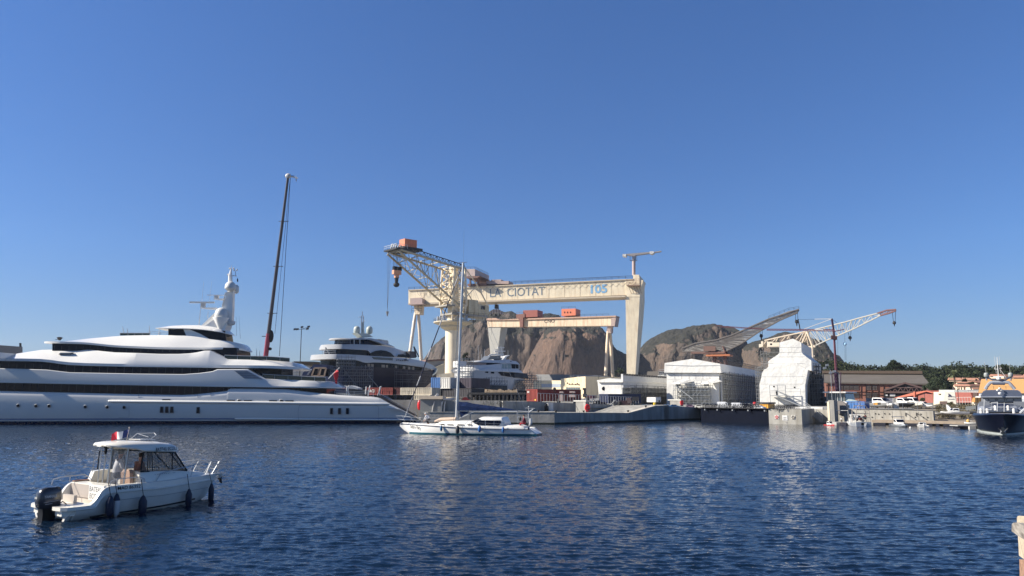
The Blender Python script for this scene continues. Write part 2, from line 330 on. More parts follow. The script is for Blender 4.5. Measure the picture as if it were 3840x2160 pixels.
# ---------------- helpers for steelwork ----------------
def truss(mb,A,B,n,r=.12,rc=None,n4=4,cross=False):
    "lattice between polylines A and B (functions of 0..1)"
    a=[A(i/n) for i in range(n+1)]; b=[B(i/n) for i in range(n+1)]
    for i in range(n):
        if i%2: mb.bar(a[i],b[i+1],r,n4)
        else: mb.bar(b[i],a[i+1],r,n4)
        if cross: (mb.bar(b[i],a[i+1],r,n4) if i%2 else mb.bar(a[i],b[i+1],r,n4))
        mb.bar(a[i],b[i],r,n4)
    mb.bar(a[n],b[n],r,n4)
def ln(p,q): p=Vector(p);q=Vector(q); return lambda t:p+(q-p)*t
def rail(mb,pts,h=1.1,step=2.5,r=.04,mid=True):
    pts=[Vector(p) for p in pts]; up=Vector((0,0,1))
    for a,b in zip(pts,pts[1:]):
        L=(b-a).length; k=max(1,int(L/step))
        for i in range(k+1): q=a+(b-a)*(i/k); mb.bar(q,q+up*h,r)
        mb.bar(a+up*h,b+up*h,r)
        if mid: mb.bar(a+up*h*.5,b+up*h*.5,r*.8)
def cable(mb,a,b,sag,r=.05,n=8):
    a=Vector(a);b=Vector(b); mb.tube([a+(b-a)*(i/n)-Vector((0,0,sag*4*(i/n)*(1-i/n))) for i in range(n+1)],r,4)
# ================= big gantry crane =================
def big_gantry():
    GF=Fr(P(1531,1290,351),P(2374,1290,320)); 
    T=thing('gantry_crane',GF.w(60,-5,QZ),'huge cream gantry crane lettered LA CIOTAT and 105, spanning the shipyard','gantry crane')
    b=MB(); b.fp(GF,z4,[(298,520),(298,628),(2150,556),(2260,560),(2290,432),(2205,425)],0,-9)
    part('girder',b,CREAM,T)
    b=MB(); b.fp(GF,z4,[(296,626),(296,640),(2140,574),(2140,560)],.7,-9.6); b.fp(GF,z4,[(296,512),(296,520),(2205,427),(2205,419)],.5,-9.4); part('girder_flange',b,mat('dirty_cream',(.55,.46,.34),.7,var=.2),T)
    b=MB()
    for i in range(1,14):
        x=298+i*(2150-298)/14; y0=522-(x-298)*.0497; y1=626-(x-298)*.0378
        b.fp(GF,z4,[(x,y0+2),(x+1.5,y0+2),(x+1.5,y1),(x,y1)],.06,.0)
    part('seam',b,mat('seam_dark_cream',(.5,.4,.28),.7),T)  # darker cream strips mark the plate seams
    # right leg: wide box leg tapering to the ground
    l=MB(); xs=[(2138,572),(2262,480),(2209,1290),(2148,1290)]
    top=[GF.pt(z4(2140,560),.2),GF.pt(z4(2262,560),.2)]; bot=[GF.pt(z4(2150,1290),-3),GF.pt(z4(2208,1290),-3)]
    for q in bot: q.z=QZ
    n_=-GF.n
    mid=[GF.pt(z4(2143,720),-.6),GF.pt(z4(2254,720),-.6)]
    l.loft([[top[0],top[1],top[1]+n_*17,top[0]+n_*17],[mid[0],mid[1],mid[1]+n_*15.5,mid[0]+n_*15.5],[bot[0],bot[1],bot[1]+n_*5,bot[0]+n_*5]])
    l.fp(GF,z4,[(2150,572),(2262,572),(2262,432),(2255,385),(2205,385),(2205,432),(2140,440)],.25,-16)
    part('box_leg',l,CREAM,T)
    p=MB(); p.fp(GF,z4,[(2150,470),(2150,478),(2260,478),(2260,470)],3,.3)
    for zz in (440,455,470): rail(p,[GF.pt(z4(2150,zz),1.5),GF.pt(z4(2260,zz-3),1.5)],.9,2,.07)
    for x in range(2165,2260,22): p.bar(GF.pt(z4(x,478),2.5),GF.pt(z4(x+25,545),.3),.09)
    part('service_platform',p,mat('rusty_rail',(.3,.2,.14),.7),T)
    # left pivot leg: A-frame of tubes
    for k,(bx,t) in enumerate((((255,1449),7),((429,1449),-13))):
        q=MB(); a=GF.pt(z4(358 if k==0 else 382,700),-4); e=GF.pt(z4(*bx),t); e.z=QZ; q.tube([a,a+(e-a)*.12,e],[.6,.8,.75],12)
        for f in (.3,.52): q.tube([a+(e-a)*f,a+(e-a)*(f+.006)],.9,12)
        part('tube_leg',q,mat('pale_leg_paint',(.68,.60,.50),.55,var=.1,streak=(.5,.38,.28),samt=.2),T,40)
    q=MB(); q.fp(GF,z4,[(345,650),(395,650),(392,720),(350,720)],-1.5,-6.5); part('leg_head',q,CREAM2,T)
    q=MB()
    for zz in (655,700): rail(q,[GF.pt(z4(325,zz+8),0),GF.pt(z4(410,zz+8),0)],2,1.5,.09)
    rail(q,[GF.pt(z4(400,658),1),GF.pt(z4(475,655),1)],1,1.5,.09); part('leg_ladder_cage',q,DARK,T)
    q=MB(); q.fp(GF,z4,[(312,585),(402,580),(415,592),(415,628),(402,633),(312,635)],3.5,.1); q.fp(GF,z4,[(300,633),(425,629),(425,634),(300,640)],4,.1); part('drive_cabin',q,PINKG,T)
    # trolley with winch house on top
    TR=MB(); TR.fp(GF,z4,[(960,440),(1150,438),(1150,462),(960,466)],-1,-8); TR.fp(GF,z4,[(1000,428),(1085,425),(1085,440),(1000,443)],-1,-7); part('trolley_house',TR,PINKG,T)
    TR=MB(); a=GF.pt(z4(770,335),6); TR.fp(GF,z4,[(770,338),(862,336),(862,398),(770,402)],4,-16)
    part('winch_house',TR,mat('faded_pink_panel',(.50,.39,.35),.6,var=.08,streak=(.35,.27,.23),samt=.25),T)
    TR=MB()
    for x in (815,880):
        for t in (2,-14): TR.fp(GF,z4,[(x,400),(x+10,400),(x+10,480),(x,480)],t,t-1.2)
    TR.fp(GF,z4,[(770,398),(905,396),(880,412),(790,414)],4.2,-15); TR.fp(GF,z4,[(800,462),(960,458),(960,476),(800,480)],1,-10); part('winch_house_support',TR,mat('brown_steel',(.2,.11,.09),.7,var=.2),T)
    TR=MB(); rail(TR,[GF.pt(z4(785,338),3.8),GF.pt(z4(862,336),3.8),GF.pt(z4(862,336),3.8)-GF.n*19],1,1.5,.06); part('roof_rail',TR,DARK,T)
    # festoon cable, rails
    q=MB(); x=860
    while x<2180: cable(q,GF.pt(z4(x,494-(x-860)*.045),.6),GF.pt(z4(x+52,492-(x-860)*.045),.6),1.3,.05,5); x+=52
    x=370
    while x<720: cable(q,GF.pt(z4(x,516-(x-370)*.03),.6),GF.pt(z4(x+48,515-(x-370)*.03),.6),2.6,.06,6); x+=48
    part('festoon_cable',q,mat('festoon_grey',(.12,.1,.09),.7),T)
    q=MB(); rail(q,[GF.pt(z4(298,512),.3),GF.pt(z4(780,490),.3)],1.1,3,.06); rail(q,[GF.pt(z4(1150,462),.3),GF.pt(z4(2200,415),.3)],1.1,3,.06); rail(q,[GF.pt(z4(298,512),-9.3),GF.pt(z4(2200,415),-9.3)],1.1,3,.06); part('walkway_rail',q,DARK,T)
    # lettering
    gl=mat('grey_lettering',(.16,.2,.24),.6); bl=mat('pale_blue_lettering',(.22,.42,.62),.6)
    F0=GF; a,za=F0.sz(z4(990,576),.12); a1,z1_=F0.sz(z4(1455,556),.12); h=F0.sz(z4(990,506),.12)[1]-za
    text('LA  CIOTAT',F0,Vector((a,za)),.07,h,gl,T,width=a1-a,slope=(z1_-za)/(a1-a),bold=0)
    a,za=F0.sz(z4(1845,541),.12); a1,z1_=F0.sz(z4(1985,535),.12); h=F0.sz(z4(1845,473),.12)[1]-za
    text('105',F0,Vector((a,za)),.07,h,bl,T,width=a1-a,slope=(z1_-za)/(a1-a),bold=.032)
    # lifting beam
    q=MB(); q.fp(GF,z4,[(1030,638),(1052,638),(1055,672),(1028,672)],-4,-6); part('hook_block',q,DARK,T)
    q=MB()
    for x in (1033,1040,1048): q.bar(GF.pt(z4(x,600),-5),GF.pt(z4(x,640),-5),.08)
    part('hoist_rope',q,DARK,T)
    q=MB(); q.fp(GF,z4,[(1018,678),(1062,678),(1088,706),(1095,722),(1080,722),(1060,706),(1022,706),(1000,722),(986,722),(990,706)],-4,-6.2)
    part('spreader_beam',q,stripes,T)
    for x in (1005,1040,1075):
        q=MB(); q.tube([GF.pt(z4(x,720),-5),GF.pt(z4(x,738),-5)],[.5,.2],6); part('hook',q,DARK,T)
    # small slewing crane on the leg head
    C=thing('service_crane',GF.pt(z4(2210,388),-3),'small slewing jib crane on a pole on top of the gantry leg','crane')
    q=MB(); q.tube([GF.pt(z4(2211,390),-3),GF.pt(z4(2211,248),-3)],.75,10); part('pole',q,PINKG,C,40)
    q=MB(); q.fp(GF,z17,[(320,235),(980,180),(980,215),(620,265),(560,300),(320,250)],-2,-4); q.fp(GF,z17,[(1070,180),(1300,145),(1300,172),(1070,205)],-2.3,-3.7); part('jib',q,mat('grey_crane_paint',(.26,.24,.24),.6,var=.2),C)
    q=MB(); q.fp(GF,z17,[(985,165),(1080,160),(1110,190),(1050,240),(985,225)],-1.5,-4.5); q.fp(GF,z17,[(250,235),(345,240),(345,300),(250,298)],-1.5,-4.5); part('counterweight',q,GREYW,C)
    q=MB(); q.fp(GF,z17,[(520,300),(605,300),(590,420),(540,420)],-2,-4)
    for x in (455,520,600,640): q.bar(GF.pt(z17(x,290),-1.2),GF.pt(z17(x,415),-1.2),.12)
    q.bar(GF.pt(z17(450,415),-1.2),GF.pt(z17(650,415),-1.2),.22); part('cabin',q,mat('blue_grey_steel',(.07,.09,.14),.5),C)
def _stripes():
    m=bpy.data.materials.new('black_white_stripes'); m.use_nodes=True; N=m.node_tree.nodes; L=m.node_tree.links; p=N['Principled BSDF']
    tc=N.new('ShaderNodeTexCoord'); w_=N.new('ShaderNodeTexWave'); w_.inputs['Scale'].default_value=.42; w_.inputs['Distortion'].default_value=0; L.new(tc.outputs['Object'],w_.inputs[0])
    r=N.new('ShaderNodeValToRGB'); r.color_ramp.interpolation='CONSTANT'; r.color_ramp.elements[1].position=.5; r.color_ramp.elements[0].color=(.03,.02,.02,1); r.color_ramp.elements[1].color=(.6,.5,.45,1)
    L.new(w_.outputs[0],r.inputs[0]); L.new(r.outputs[0],p.inputs['Base Color']); return m
stripes=_stripes()
big_gantry()
# ================= second gantry =================
def small_gantry():
    F=Fr(P(1826,1290,385),P(2310,1290,356)); T=thing('gantry_crane',F.w(30,-3,QZ),'rust stained smaller gantry crane with orange machine house, in front of the brown rock','gantry crane')
    b=MB(); b.fp(F,z4,[(965,772),(2018,738),(2018,818),(970,830)],0,-5); part('girder',b,CREAM2,T)
    b=MB(); b.fp(F,z4,[(960,755),(1040,752),(1070,768),(1216,758),(2060,732),(2060,742),(1216,770),(960,772)],.6,-5.6); part('top_flange',b,mat('rust_flange',(.5,.33,.25),.7,var=.25),T)
    b=MB(); b.fp(F,z4,[(2020,740),(2060,745),(2048,822),(2018,820)],.3,-5.3); part('end_box',b,PINKG,T)
    b=MB(); t=[F.pt(z4(972,828),-.3),F.pt(z4(1082,828),-.3)]; e=[F.pt(z4(996,1090),-.3),F.pt(z4(1046,1090),-.3)]
    d0=(e[0]-t[0]); d1=(e[1]-t[1]); e=[t[0]+d0*((QZ-t[0].z)/d0.z),t[1]+d1*((QZ-t[1].z)/d1.z)]; n_=-F.n
    b.loft([[t[0],t[1],t[1]+n_*8,t[0]+n_*8],[e[0],e[1],e[1]+n_*4,e[0]+n_*4]]); part('box_leg',b,mat('grey_leg_paint',(.42,.41,.37),.6,var=.1),T)
    for k,bx in enumerate(((1963,1449),(2045,1449))):
        q=MB(); a=F.pt(z4(1992+k*18,850),-2.5); e=F.pt(z4(*bx),(3,-8)[k]); e.z=QZ; q.tube([a,a+(e-a)*.2,e],[.6,.82,.85],12); part('tube_leg',q,CREAM2,T,40)
    q=MB(); q.fp(F,z4,[(1985,820),(2022,820),(2018,880),(1988,880)],-1,-4); rail(q,[F.pt(z4(1978,850),0),F.pt(z4(2030,850),0)],1.5,1.5,.09); part('leg_head',q,PINKG,T)
    q=MB(); q.fp(F,z4,[(1272,688),(1393,684),(1393,742),(1272,748)],1,-6); part('machine_house',q,mat('dark_red_house',(.30,.09,.07),.6,var=.1),T)
    q=MB(); q.fp(F,z4,[(1212,722),(1285,716),(1285,748),(1272,748),(1268,830),(1245,830),(1240,765),(1212,750)],1.3,-6.3); rail(q,[F.pt(z4(1212,722),1.3),F.pt(z4(1272,716),1.3)],1,1.5,.06); part('trolley',q,mat('brown_trolley',(.22,.10,.08),.7,var=.2),T)
    q=MB(); q.fp(F,z4,[(1597,676),(1717,672),(1717,730),(1597,736)],1,-6); part('winch_house',q,mat('bright_orange_house',(.68,.20,.11),.55,var=.08),T)
    for x in (1620,1645,1670): w_=MB(); w_.fp(F,z4,[(x,698),(x+8,698),(x+8,712),(x,712)],1.06,.98); part('window',w_,GLASS,T)
    q=MB(); rail(q,[F.pt(z4(1080,768),.5),F.pt(z4(1212,758),.5)],1,3,.06); rail(q,[F.pt(z4(1393,748),.5),F.pt(z4(2000,734),.5)],1,3,.06); rail(q,[F.pt(z4(1597,675),1),F.pt(z4(1717,671),1)],1,3,.06); part('walkway_rail',q,DARK,T)
    text('CNO',F,F_sz(F,z4(1451,794)),.1,1.6,mat('black_lettering',(.03,.02,.02),.6),T,width=5.5)
    for xs,y1 in (((1335,1345,1355),900),((1628,1640,1652),1075)):
        q=MB()
        for x in xs: q.bar(F.pt(z4(x,820),-2),F.pt(z4(x,y1),-2),.09)
        part('hoist_rope',q,DARK,T); q=MB()
        for x in xs: q.tube([F.pt(z4(x,y1-10),-2),F.pt(z4(x,y1+12),-2)],[.4,.3],5)
        q.fp(F,z4,[(xs[0]-4,y1-(18 if y1<1000 else 150)),(xs[-1]+4,y1-(18 if y1<1000 else 150)),(xs[-1]+4,y1-(0 if y1<1000 else 138)),(xs[0]-4,y1-(0 if y1<1000 else 138))],-1.5,-2.5); part('hook_block',q,DARK,T)
def F_sz(F,p,t=.1): return Vector(F.sz(p,t))
small_gantry()
# ================= hammerhead tower crane on column =================
def tower_crane():
    C=P(1697,1400,250); C.z=0; b_=Vector((-.75,-.66,0)).normalized()
    F=Fr(C,C-b_*30)      # u runs from jib tip side to counterweight (left->right)
    T=thing('harbour_crane',(C.x,C.y,QZ),'cream hammerhead crane with lattice jib on a round column','harbour crane')
    V0=Fr(C,C+Vector((10,0,0)))
    def rr(px,scale): return px/scale/FPX*250
    q=MB(); zt=V0.sz(z4(640,820))[1]; q.lathe([(7.5,QZ),(7.2,QZ+4),(3.3,QZ+7.5),(2.55,QZ+8.5),(2.55,zt-1.5),(2.6,zt)],(C.x,C.y,0),28); part('column',q,CREAM,T,35)
    q=MB(); q.lathe([(2.6,zt-1.6),(4.2,zt-.6),(4.3,zt),(6.6,zt+.9),(6.6,zt+1.3),(2.2,zt+1.4)],(C.x,C.y,0),24); part('slewing_platform',q,mat('dirty_platform_paint',(.5,.44,.33),.6,var=.2),T,30)
    q=MB(); ring=[(C.x+6.4*math.cos(a*.4),C.y+6.4*math.sin(a*.4),zt+1.3) for a in range(17)]; rail(q,ring,1.1,2,.06)
    for x,y in ((-5,-1),(-4,-3),(4.6,-2),(-2.6,-5)): q.tube([(C.x+x,C.y+y,zt+1.3),(C.x+x,C.y+y,zt+3.1)],[.5,.35],8)
    part('platform_machinery',q,STEEL,T)
    zu=V0.sz(z4(670,330))[1]; q=MB(); q.lathe([(2.0,zt+1),(1.9,zt+8),(1.7,zu-6),(1.6,zu)],(C.x,C.y,0),20); part('inner_mast',q,CREAM,T,35)
    W=3.4
    zbA=F.sz(z16(940,1000),W)[1]; 
    def ch(p,q_,t): return F.pt(z16(*p),t),F.pt(z16(*q_),t)
    tipA,baseA=ch((100,225),(940,1000),-W)   # outer lower chord
    tipB,baseB=ch((290,235),(1130,1010),W)
    zA=(tipA.z+tipB.z)/2; zB=(baseA.z+baseB.z)/2
    topB0,topB1=ch((380,240),(1150,490),W); topA0,topA1=ch((200,250),(950,478),-W)
    sc_tip=(tipB-F.o).dot(F.u); 
    low=lambda s:(lambda f: F.w(sc_tip+(0-sc_tip)*f,s*W,tipB.z+(baseB.z-tipB.z)*f))
    t0=(topB0-F.o).dot(F.u)-2; hi=lambda s:(lambda f: F.w(t0+(1.5-t0)*f,s*W,topB0.z+.4+(topB1.z-topB0.z-.4)*f))
    q=MB()
    for s in (-1,1):
        q.tube([low(s)(0),low(s)(1)],.34,8); q.tube([hi(s)(0),hi(s)(1)],.38,6)
    part('jib_chords',q,mat('weathered_jib_cream',(.46,.39,.27),.65,var=.2),T)
    q=MB()
    for s in (-1,1): truss(q,lambda f,s=s: hi(s)(.12+.88*f),lambda f,s=s: low(s)(.18+.82*f),7,.12)
    for i in range(7): q.bar(low(-1)(i/6.5),low(1)(i/6.5),.14); q.bar(hi(-1)(i/6.5),hi(1)(i/6.5),.16)
    for i in range(6): q.bar(low(-1)(i/6),low(1)((i+1)/6),.1); q.bar(low(1)(i/6),hi(-1)((i+.5)/6),.1)
    part('jib_lattice',q,mat('pale_lattice',(.42,.38,.29),.55,var=.15),T)
    q=MB(); a=lambda f: hi(1)(f)+Vector((0,0,1.6)); q.tube([a(.12),a(1)],.16,4); truss(q,a and (lambda f:a(.12+.88*f)),lambda f:hi(1)(.12+.88*f),18,.1); part('walkway_rail',q,DARK,T)
    # tip platform, trolley and machine house
    q=MB(); q.ob(F,sc_tip-1.2,sc_tip+5,-W-.3,W+.3,tipB.z+.6,tipB.z+1.1); q.ob(F,sc_tip+1.5,sc_tip+9,-W,W,tipB.z+1.1,tipB.z+1.9); part('tip_platform',q,DARK,T)
    q=MB(); rail(q,[F.w(sc_tip-1.1,-W-.3,tipB.z+1.1),F.w(sc_tip-1.1,W+.3,tipB.z+1.1),F.w(sc_tip+3,W+.3,tipB.z+1.1)],1.2,1.2,.06)
    for i in range(5): q.tube([F.w(sc_tip-.9+i*.8,0,tipB.z+1.1),F.w(sc_tip-.9+i*.8,1,tipB.z+2.6)],.22,6)
    part('platform_rail',q,GREYW,T)
    q=MB(); q.ob(F,sc_tip+2.4,sc_tip+7,-.2,W-.4,tipB.z+2.0,tipB.z+4.5); part('machine_house',q,ORANGE,T)
    q=MB(); 
    for i in range(5): q.ob(F,sc_tip+2.6+i*.95,sc_tip+2.7+i*.95,-.25,W-.35,tipB.z+2.02,tipB.z+4.48)
    part('house_rib',q,mat('dull_orange_rib',(.5,.16,.09),.6),T)
    q=MB(); hz=tipB.z
    for i in range(6): q.bar(F.w(sc_tip+.2+i*.55,0,hz),F.w(sc_tip+.2+i*.55,0,hz-5.2),.07)
    part('hoist_rope',q,DARK,T)
    q=MB()
    for i in (0,1): q.ob(F,sc_tip+.2+i*1.7,sc_tip+1.4+i*1.7,-.5,.5,hz-5.6,hz-4.4)
    part('sheave',q,BLACK,T)
    q=MB(); q.ob(F,sc_tip+.1,sc_tip+2.9,-.6,.6,hz-6.9,hz-5.6); q.ob(F,sc_tip+.8,sc_tip+2.2,-.4,.4,hz-8,hz-6.9); part('hook_block',q,mat('orange_block',(.62,.3,.18),.6),T)
    q=MB(); q.tube([F.w(sc_tip+1.5,0,hz-8),F.w(sc_tip+1.5,0,hz-9.5)],[.7,.5],8); q.ell(F.w(sc_tip+1.5,0,hz-10.2),1,.5,.8); part('hook',q,DARK,T)
    q=MB()
    for x in (-2.2,-1.5,-.9): q.bar(F.w(sc_tip+x,0,hz),F.w(sc_tip-1.6,0,hz-19),.05)
    q.tube([F.w(sc_tip-1.6,0,hz-19),F.w(sc_tip-1.6,0,hz-20.5)],[.5,.15],6); part('small_hook',q,STEEL,T)
    # tower frame and counter jib
    zl=baseB.z; q=MB()
    for s in (-1,1):
        for x in (-3,3):
            q.tube([F.w(x*.8,s*W*.8,zt+1.3),F.w(x*.9,s*W,zl)],.3,6); q.tube([F.w(x,s*W,zl),F.w(x*.75,s*W,zu)],.38,6)
        truss(q,ln(F.w(-3,s*W,zl),F.w(-2.2,s*W,zu)),ln(F.w(3,s*W,zl),F.w(2.2,s*W,zu)),5,.18,cross=True)
        q.bar(F.w(-2.4,s*W*.8,zt+1.3),F.w(2.7,s*W,zl),.22); q.bar(F.w(2.4,s*W*.8,zt+1.3),F.w(-2.7,s*W,zl),.22)
    for x in (-3,3): truss(q,ln(F.w(x,-W,zl),F.w(x*.75,-W,zu)),ln(F.w(x,W,zl),F.w(x*.75,W,zu)),5,.15,cross=True)
    part('tower_frame',q,CREAM,T)
    q=MB(); q.ob(F,-5,-2,-W-.3,W+.3,zl-.5,zl); q.ob(F,-3,12.5,-W,W,zl-3.2,zl-2.6)
    part('deck_beam',q,mat('grey_deck',(.3,.28,.24),.7,var=.2),T)
    q=MB(); q.ob(F,4,8,-W,W,zl-2.6,zl+2.4); q.ob(F,8,12.8,-W,W,zl-2.6,zl+1.1); part('counterweight_house',q,mat('cream_house',(.62,.54,.36),.6,var=.15,streak=(.35,.27,.17),samt=.3),T)
    q=MB(); q.ob(F,9.2,11,W,W+.05,zl-.6,zl+.6); part('vent',q,DARK,T)
    q=MB(); 
    for s in (-1,1): q.tube([F.w(2.2,s*W,zu),F.w(7.5,s*W,zl+7.5),F.w(12.6,s*W,zl+.5)],.25,6); q.bar(F.w(2.8,s*W,zl+3),F.w(7.5,s*W,zl+7.5),.16)
    part('back_stay',q,CREAM,T)
    q=MB(); rail(q,[F.w(-3,W,zl-3),F.w(12.8,W,zl-3)],1,2,.06)
    for i in range(6): q.bar(F.w(4+i*2,W,zl-3.2),F.w(4+i*2,W,zl-9),.05)
    part('cable_loops',q,DARK,T)
tower_crane()
# ================= mobile crane boom =================
def mobile_crane():
    F=Fr(P(900,1335,190),P(1100,1335,190)); base=F.pt(z19(114,1400)); top=F.pt(z19(283,40)); d=(base-top); g=top+d*((QZ+2.5-top.z)/d.z)
    T=thing('mobile_crane',(g.x,g.y,QZ),'mobile crane with tall black telescopic boom and dark red lower section','mobile crane')
    L=(top-g).length; u=(top-g).normalized(); at=lambda f:g+u*L*f
    f0=(F.pt(z19(128,1230))-g).length/L
    q=MB(); q.tube([at(0),at(f0)],[.62,.6],8); part('boom_base',q,mat('crimson_paint',(.22,.015,.04),.5,var=.15),T)
    bm=mat('boom_black',(.035,.03,.035),.45,var=.15); fs=[f0,.36,.575,.785,1]
    for i in range(4):
        q=MB(); r=.5-i*.05; q.tube([at(fs[i]),at(fs[i+1])],[r,r-.03],8); q.tube([at(fs[i+1]-.003),at(fs[i+1])],r+.08,8)
        q.bar(at(fs[i+1])-F.u*1.0,at(fs[i+1])+F.u*1.6,.1); part('boom_section',q,bm,T)
    q=MB(); e=at(1); q.ell(e,.8,.5,.7); q.bar(e,e+F.u*2.6+Vector((0,0,-.6)),.18); q.bar(e+F.u*2,e+F.u*2.2-Vector((0,0,1.4)),.15); part('boom_head',q,GREYW,T)
    q=MB(); a=e+F.u*.6; q.bar(a,F.pt(z19(217,1400)),.07); q.bar(a,at(f0)+F.u*1.6,.05); part('hoist_rope',q,DARK,T)
    q=MB(); c=F.pt(z19(153,1250)); q.ell(c,.7,.5,1.6); q.ell(F.pt(z19(143,1345)),.6,.4,.4); q.bar(F.pt(z19(85,1250)),F.pt(z19(150,1250)),.12); part('winch',q,BLACK,T)
    q=MB(); q.ob(F,g.x-F.o.x-3,g.x-F.o.x+9,-1.5,1.5,QZ+.9,QZ+2.6); q.ob(F,g.x-F.o.x+6,g.x-F.o.x+9,-1.5,1.5,QZ+2.6,QZ+3.8); part('carrier',q,mat('crimson_paint',(.22,.015,.04)),T)
    q=MB()
    for i in range(5): 
        for t in (-1.6,1.3): q.lathe([(.6,0),(.6,.35)],F.w(g.x-F.o.x-2+i*2.4,t,QZ+.6),12,tuple(F.n))
    part('wheels',q,BLACK,T)
mobile_crane()
# ================= wrapped jib crane and lattice cranes on the right =================
def wrapped_crane():
    F=Fr(P(2560,1330,276),P(3000,1330,258)); T=thing('harbour_crane',F.pt(z7(865,760)),'jib crane wrapped in grey see-through netting, behind the white tent','harbour crane'); T.location.z=QZ
    net=mat('grey_netting',(.36,.345,.32),.85,var=.3,scale=.5,alpha=.62,spec=.1)
    q=MB(); out=[(455,630),(520,570),(600,545),(830,508),(1000,455),(1400,280),(1620,190),(1728,176),(1700,215),(1520,290),(1300,410),(1100,545),(930,628),(680,632)]
    q.fp(F,z7,out,1.2,-1.2); part('netting',q,net,T)
    q=MB(); low=[(455,634),(930,630),(1100,547),(1300,412),(1520,292),(1715,205)]; hi=[(455,600),(600,544),(830,507),(1000,454),(1400,279),(1728,174)]
    for t in (1.3,-1.3):
        q.tube([F.pt(z7(*p),t) for p in low],.3,5); q.tube([F.pt(z7(*p),t) for p in hi],.3,5)
        f=lambda L:(lambda k:F.pt(z7(*(L[min(int(k*5),4)][j]+(L[min(int(k*5),4)+1][j]-L[min(int(k*5),4)][j])*(k*5-min(int(k*5),4)) for j in (0,1))),t))
        truss(q,f(hi),f(low),22,.13)
    part('jib_lattice',q,mat('dark_lattice',(.13,.115,.105),.6),T)
    q=MB(); rail(q,[F.pt(z7(*p),2.4) for p in ((1400,276),(1520,228),(1620,188),(1728,172))],.9,1.5,.05); part('walkway_rail',q,DARK,T)
    q=MB(); q.fp(F,z7,[(690,572),(820,575),(820,628),(690,628)],2.6,2.4); q.fp(F,z7,[(555,635),(930,633),(910,655),(555,655)],2.2,-2.2); part('machine_deck',q,mat('rust_brown',(.16,.09,.07),.7),T)
    q=MB(); a,z=F.sz(z7(865,670)); q.ob(F,a-4.2,a+4.2,-3.4,3.4,z-.5,z); part('slewing_ring',q,mat('orange_ring',(.5,.17,.07),.6),T)
    q=MB()
    for s in (-1,1):
        for k in (-1,1): q.bar(F.w(a+k*1.5,s*1.5,z+3),F.w(a+k*2.5,s*2,z),.25); q.tube([F.w(a+k*1.6,s*1.6,z),F.w(a+k*4.6,s*3.5,QZ)],.35,6)
        q.bar(F.w(a-3,s*2.6,z-5),F.w(a+3,s*2.6,z-5),.2); q.bar(F.w(a-2,s*1.8,z-.5),F.w(a+3,s*2.6,z-5),.15); q.bar(F.w(a+2,s*1.8,z-.5),F.w(a-3,s*2.6,z-5),.15)
    part('support_frame',q,mat('brown_steel',(.2,.11,.09)),T)
    for (x0,y0,y1) in ((1703,215,300),(1318,395,455)):
        q=MB(); q.bar(F.pt(z7(x0-12,y0)),F.pt(z7(x0-12,y1)),.08); q.bar(F.pt(z7(x0+12,y0-30 if y0<300 else y0)),F.pt(z7(x0+12,y1)),.08); part('hoist_rope',q,DARK,T)
        q=MB(); c=F.pt(z7(x0,y1+8)); q.ell(c,.62,.5,.7); q.tube([c-Vector((0,0,.5)),c-Vector((0,0,1.6))],[.3,.12],6); part('hook_block',q,DARK,T)
wrapped_crane()
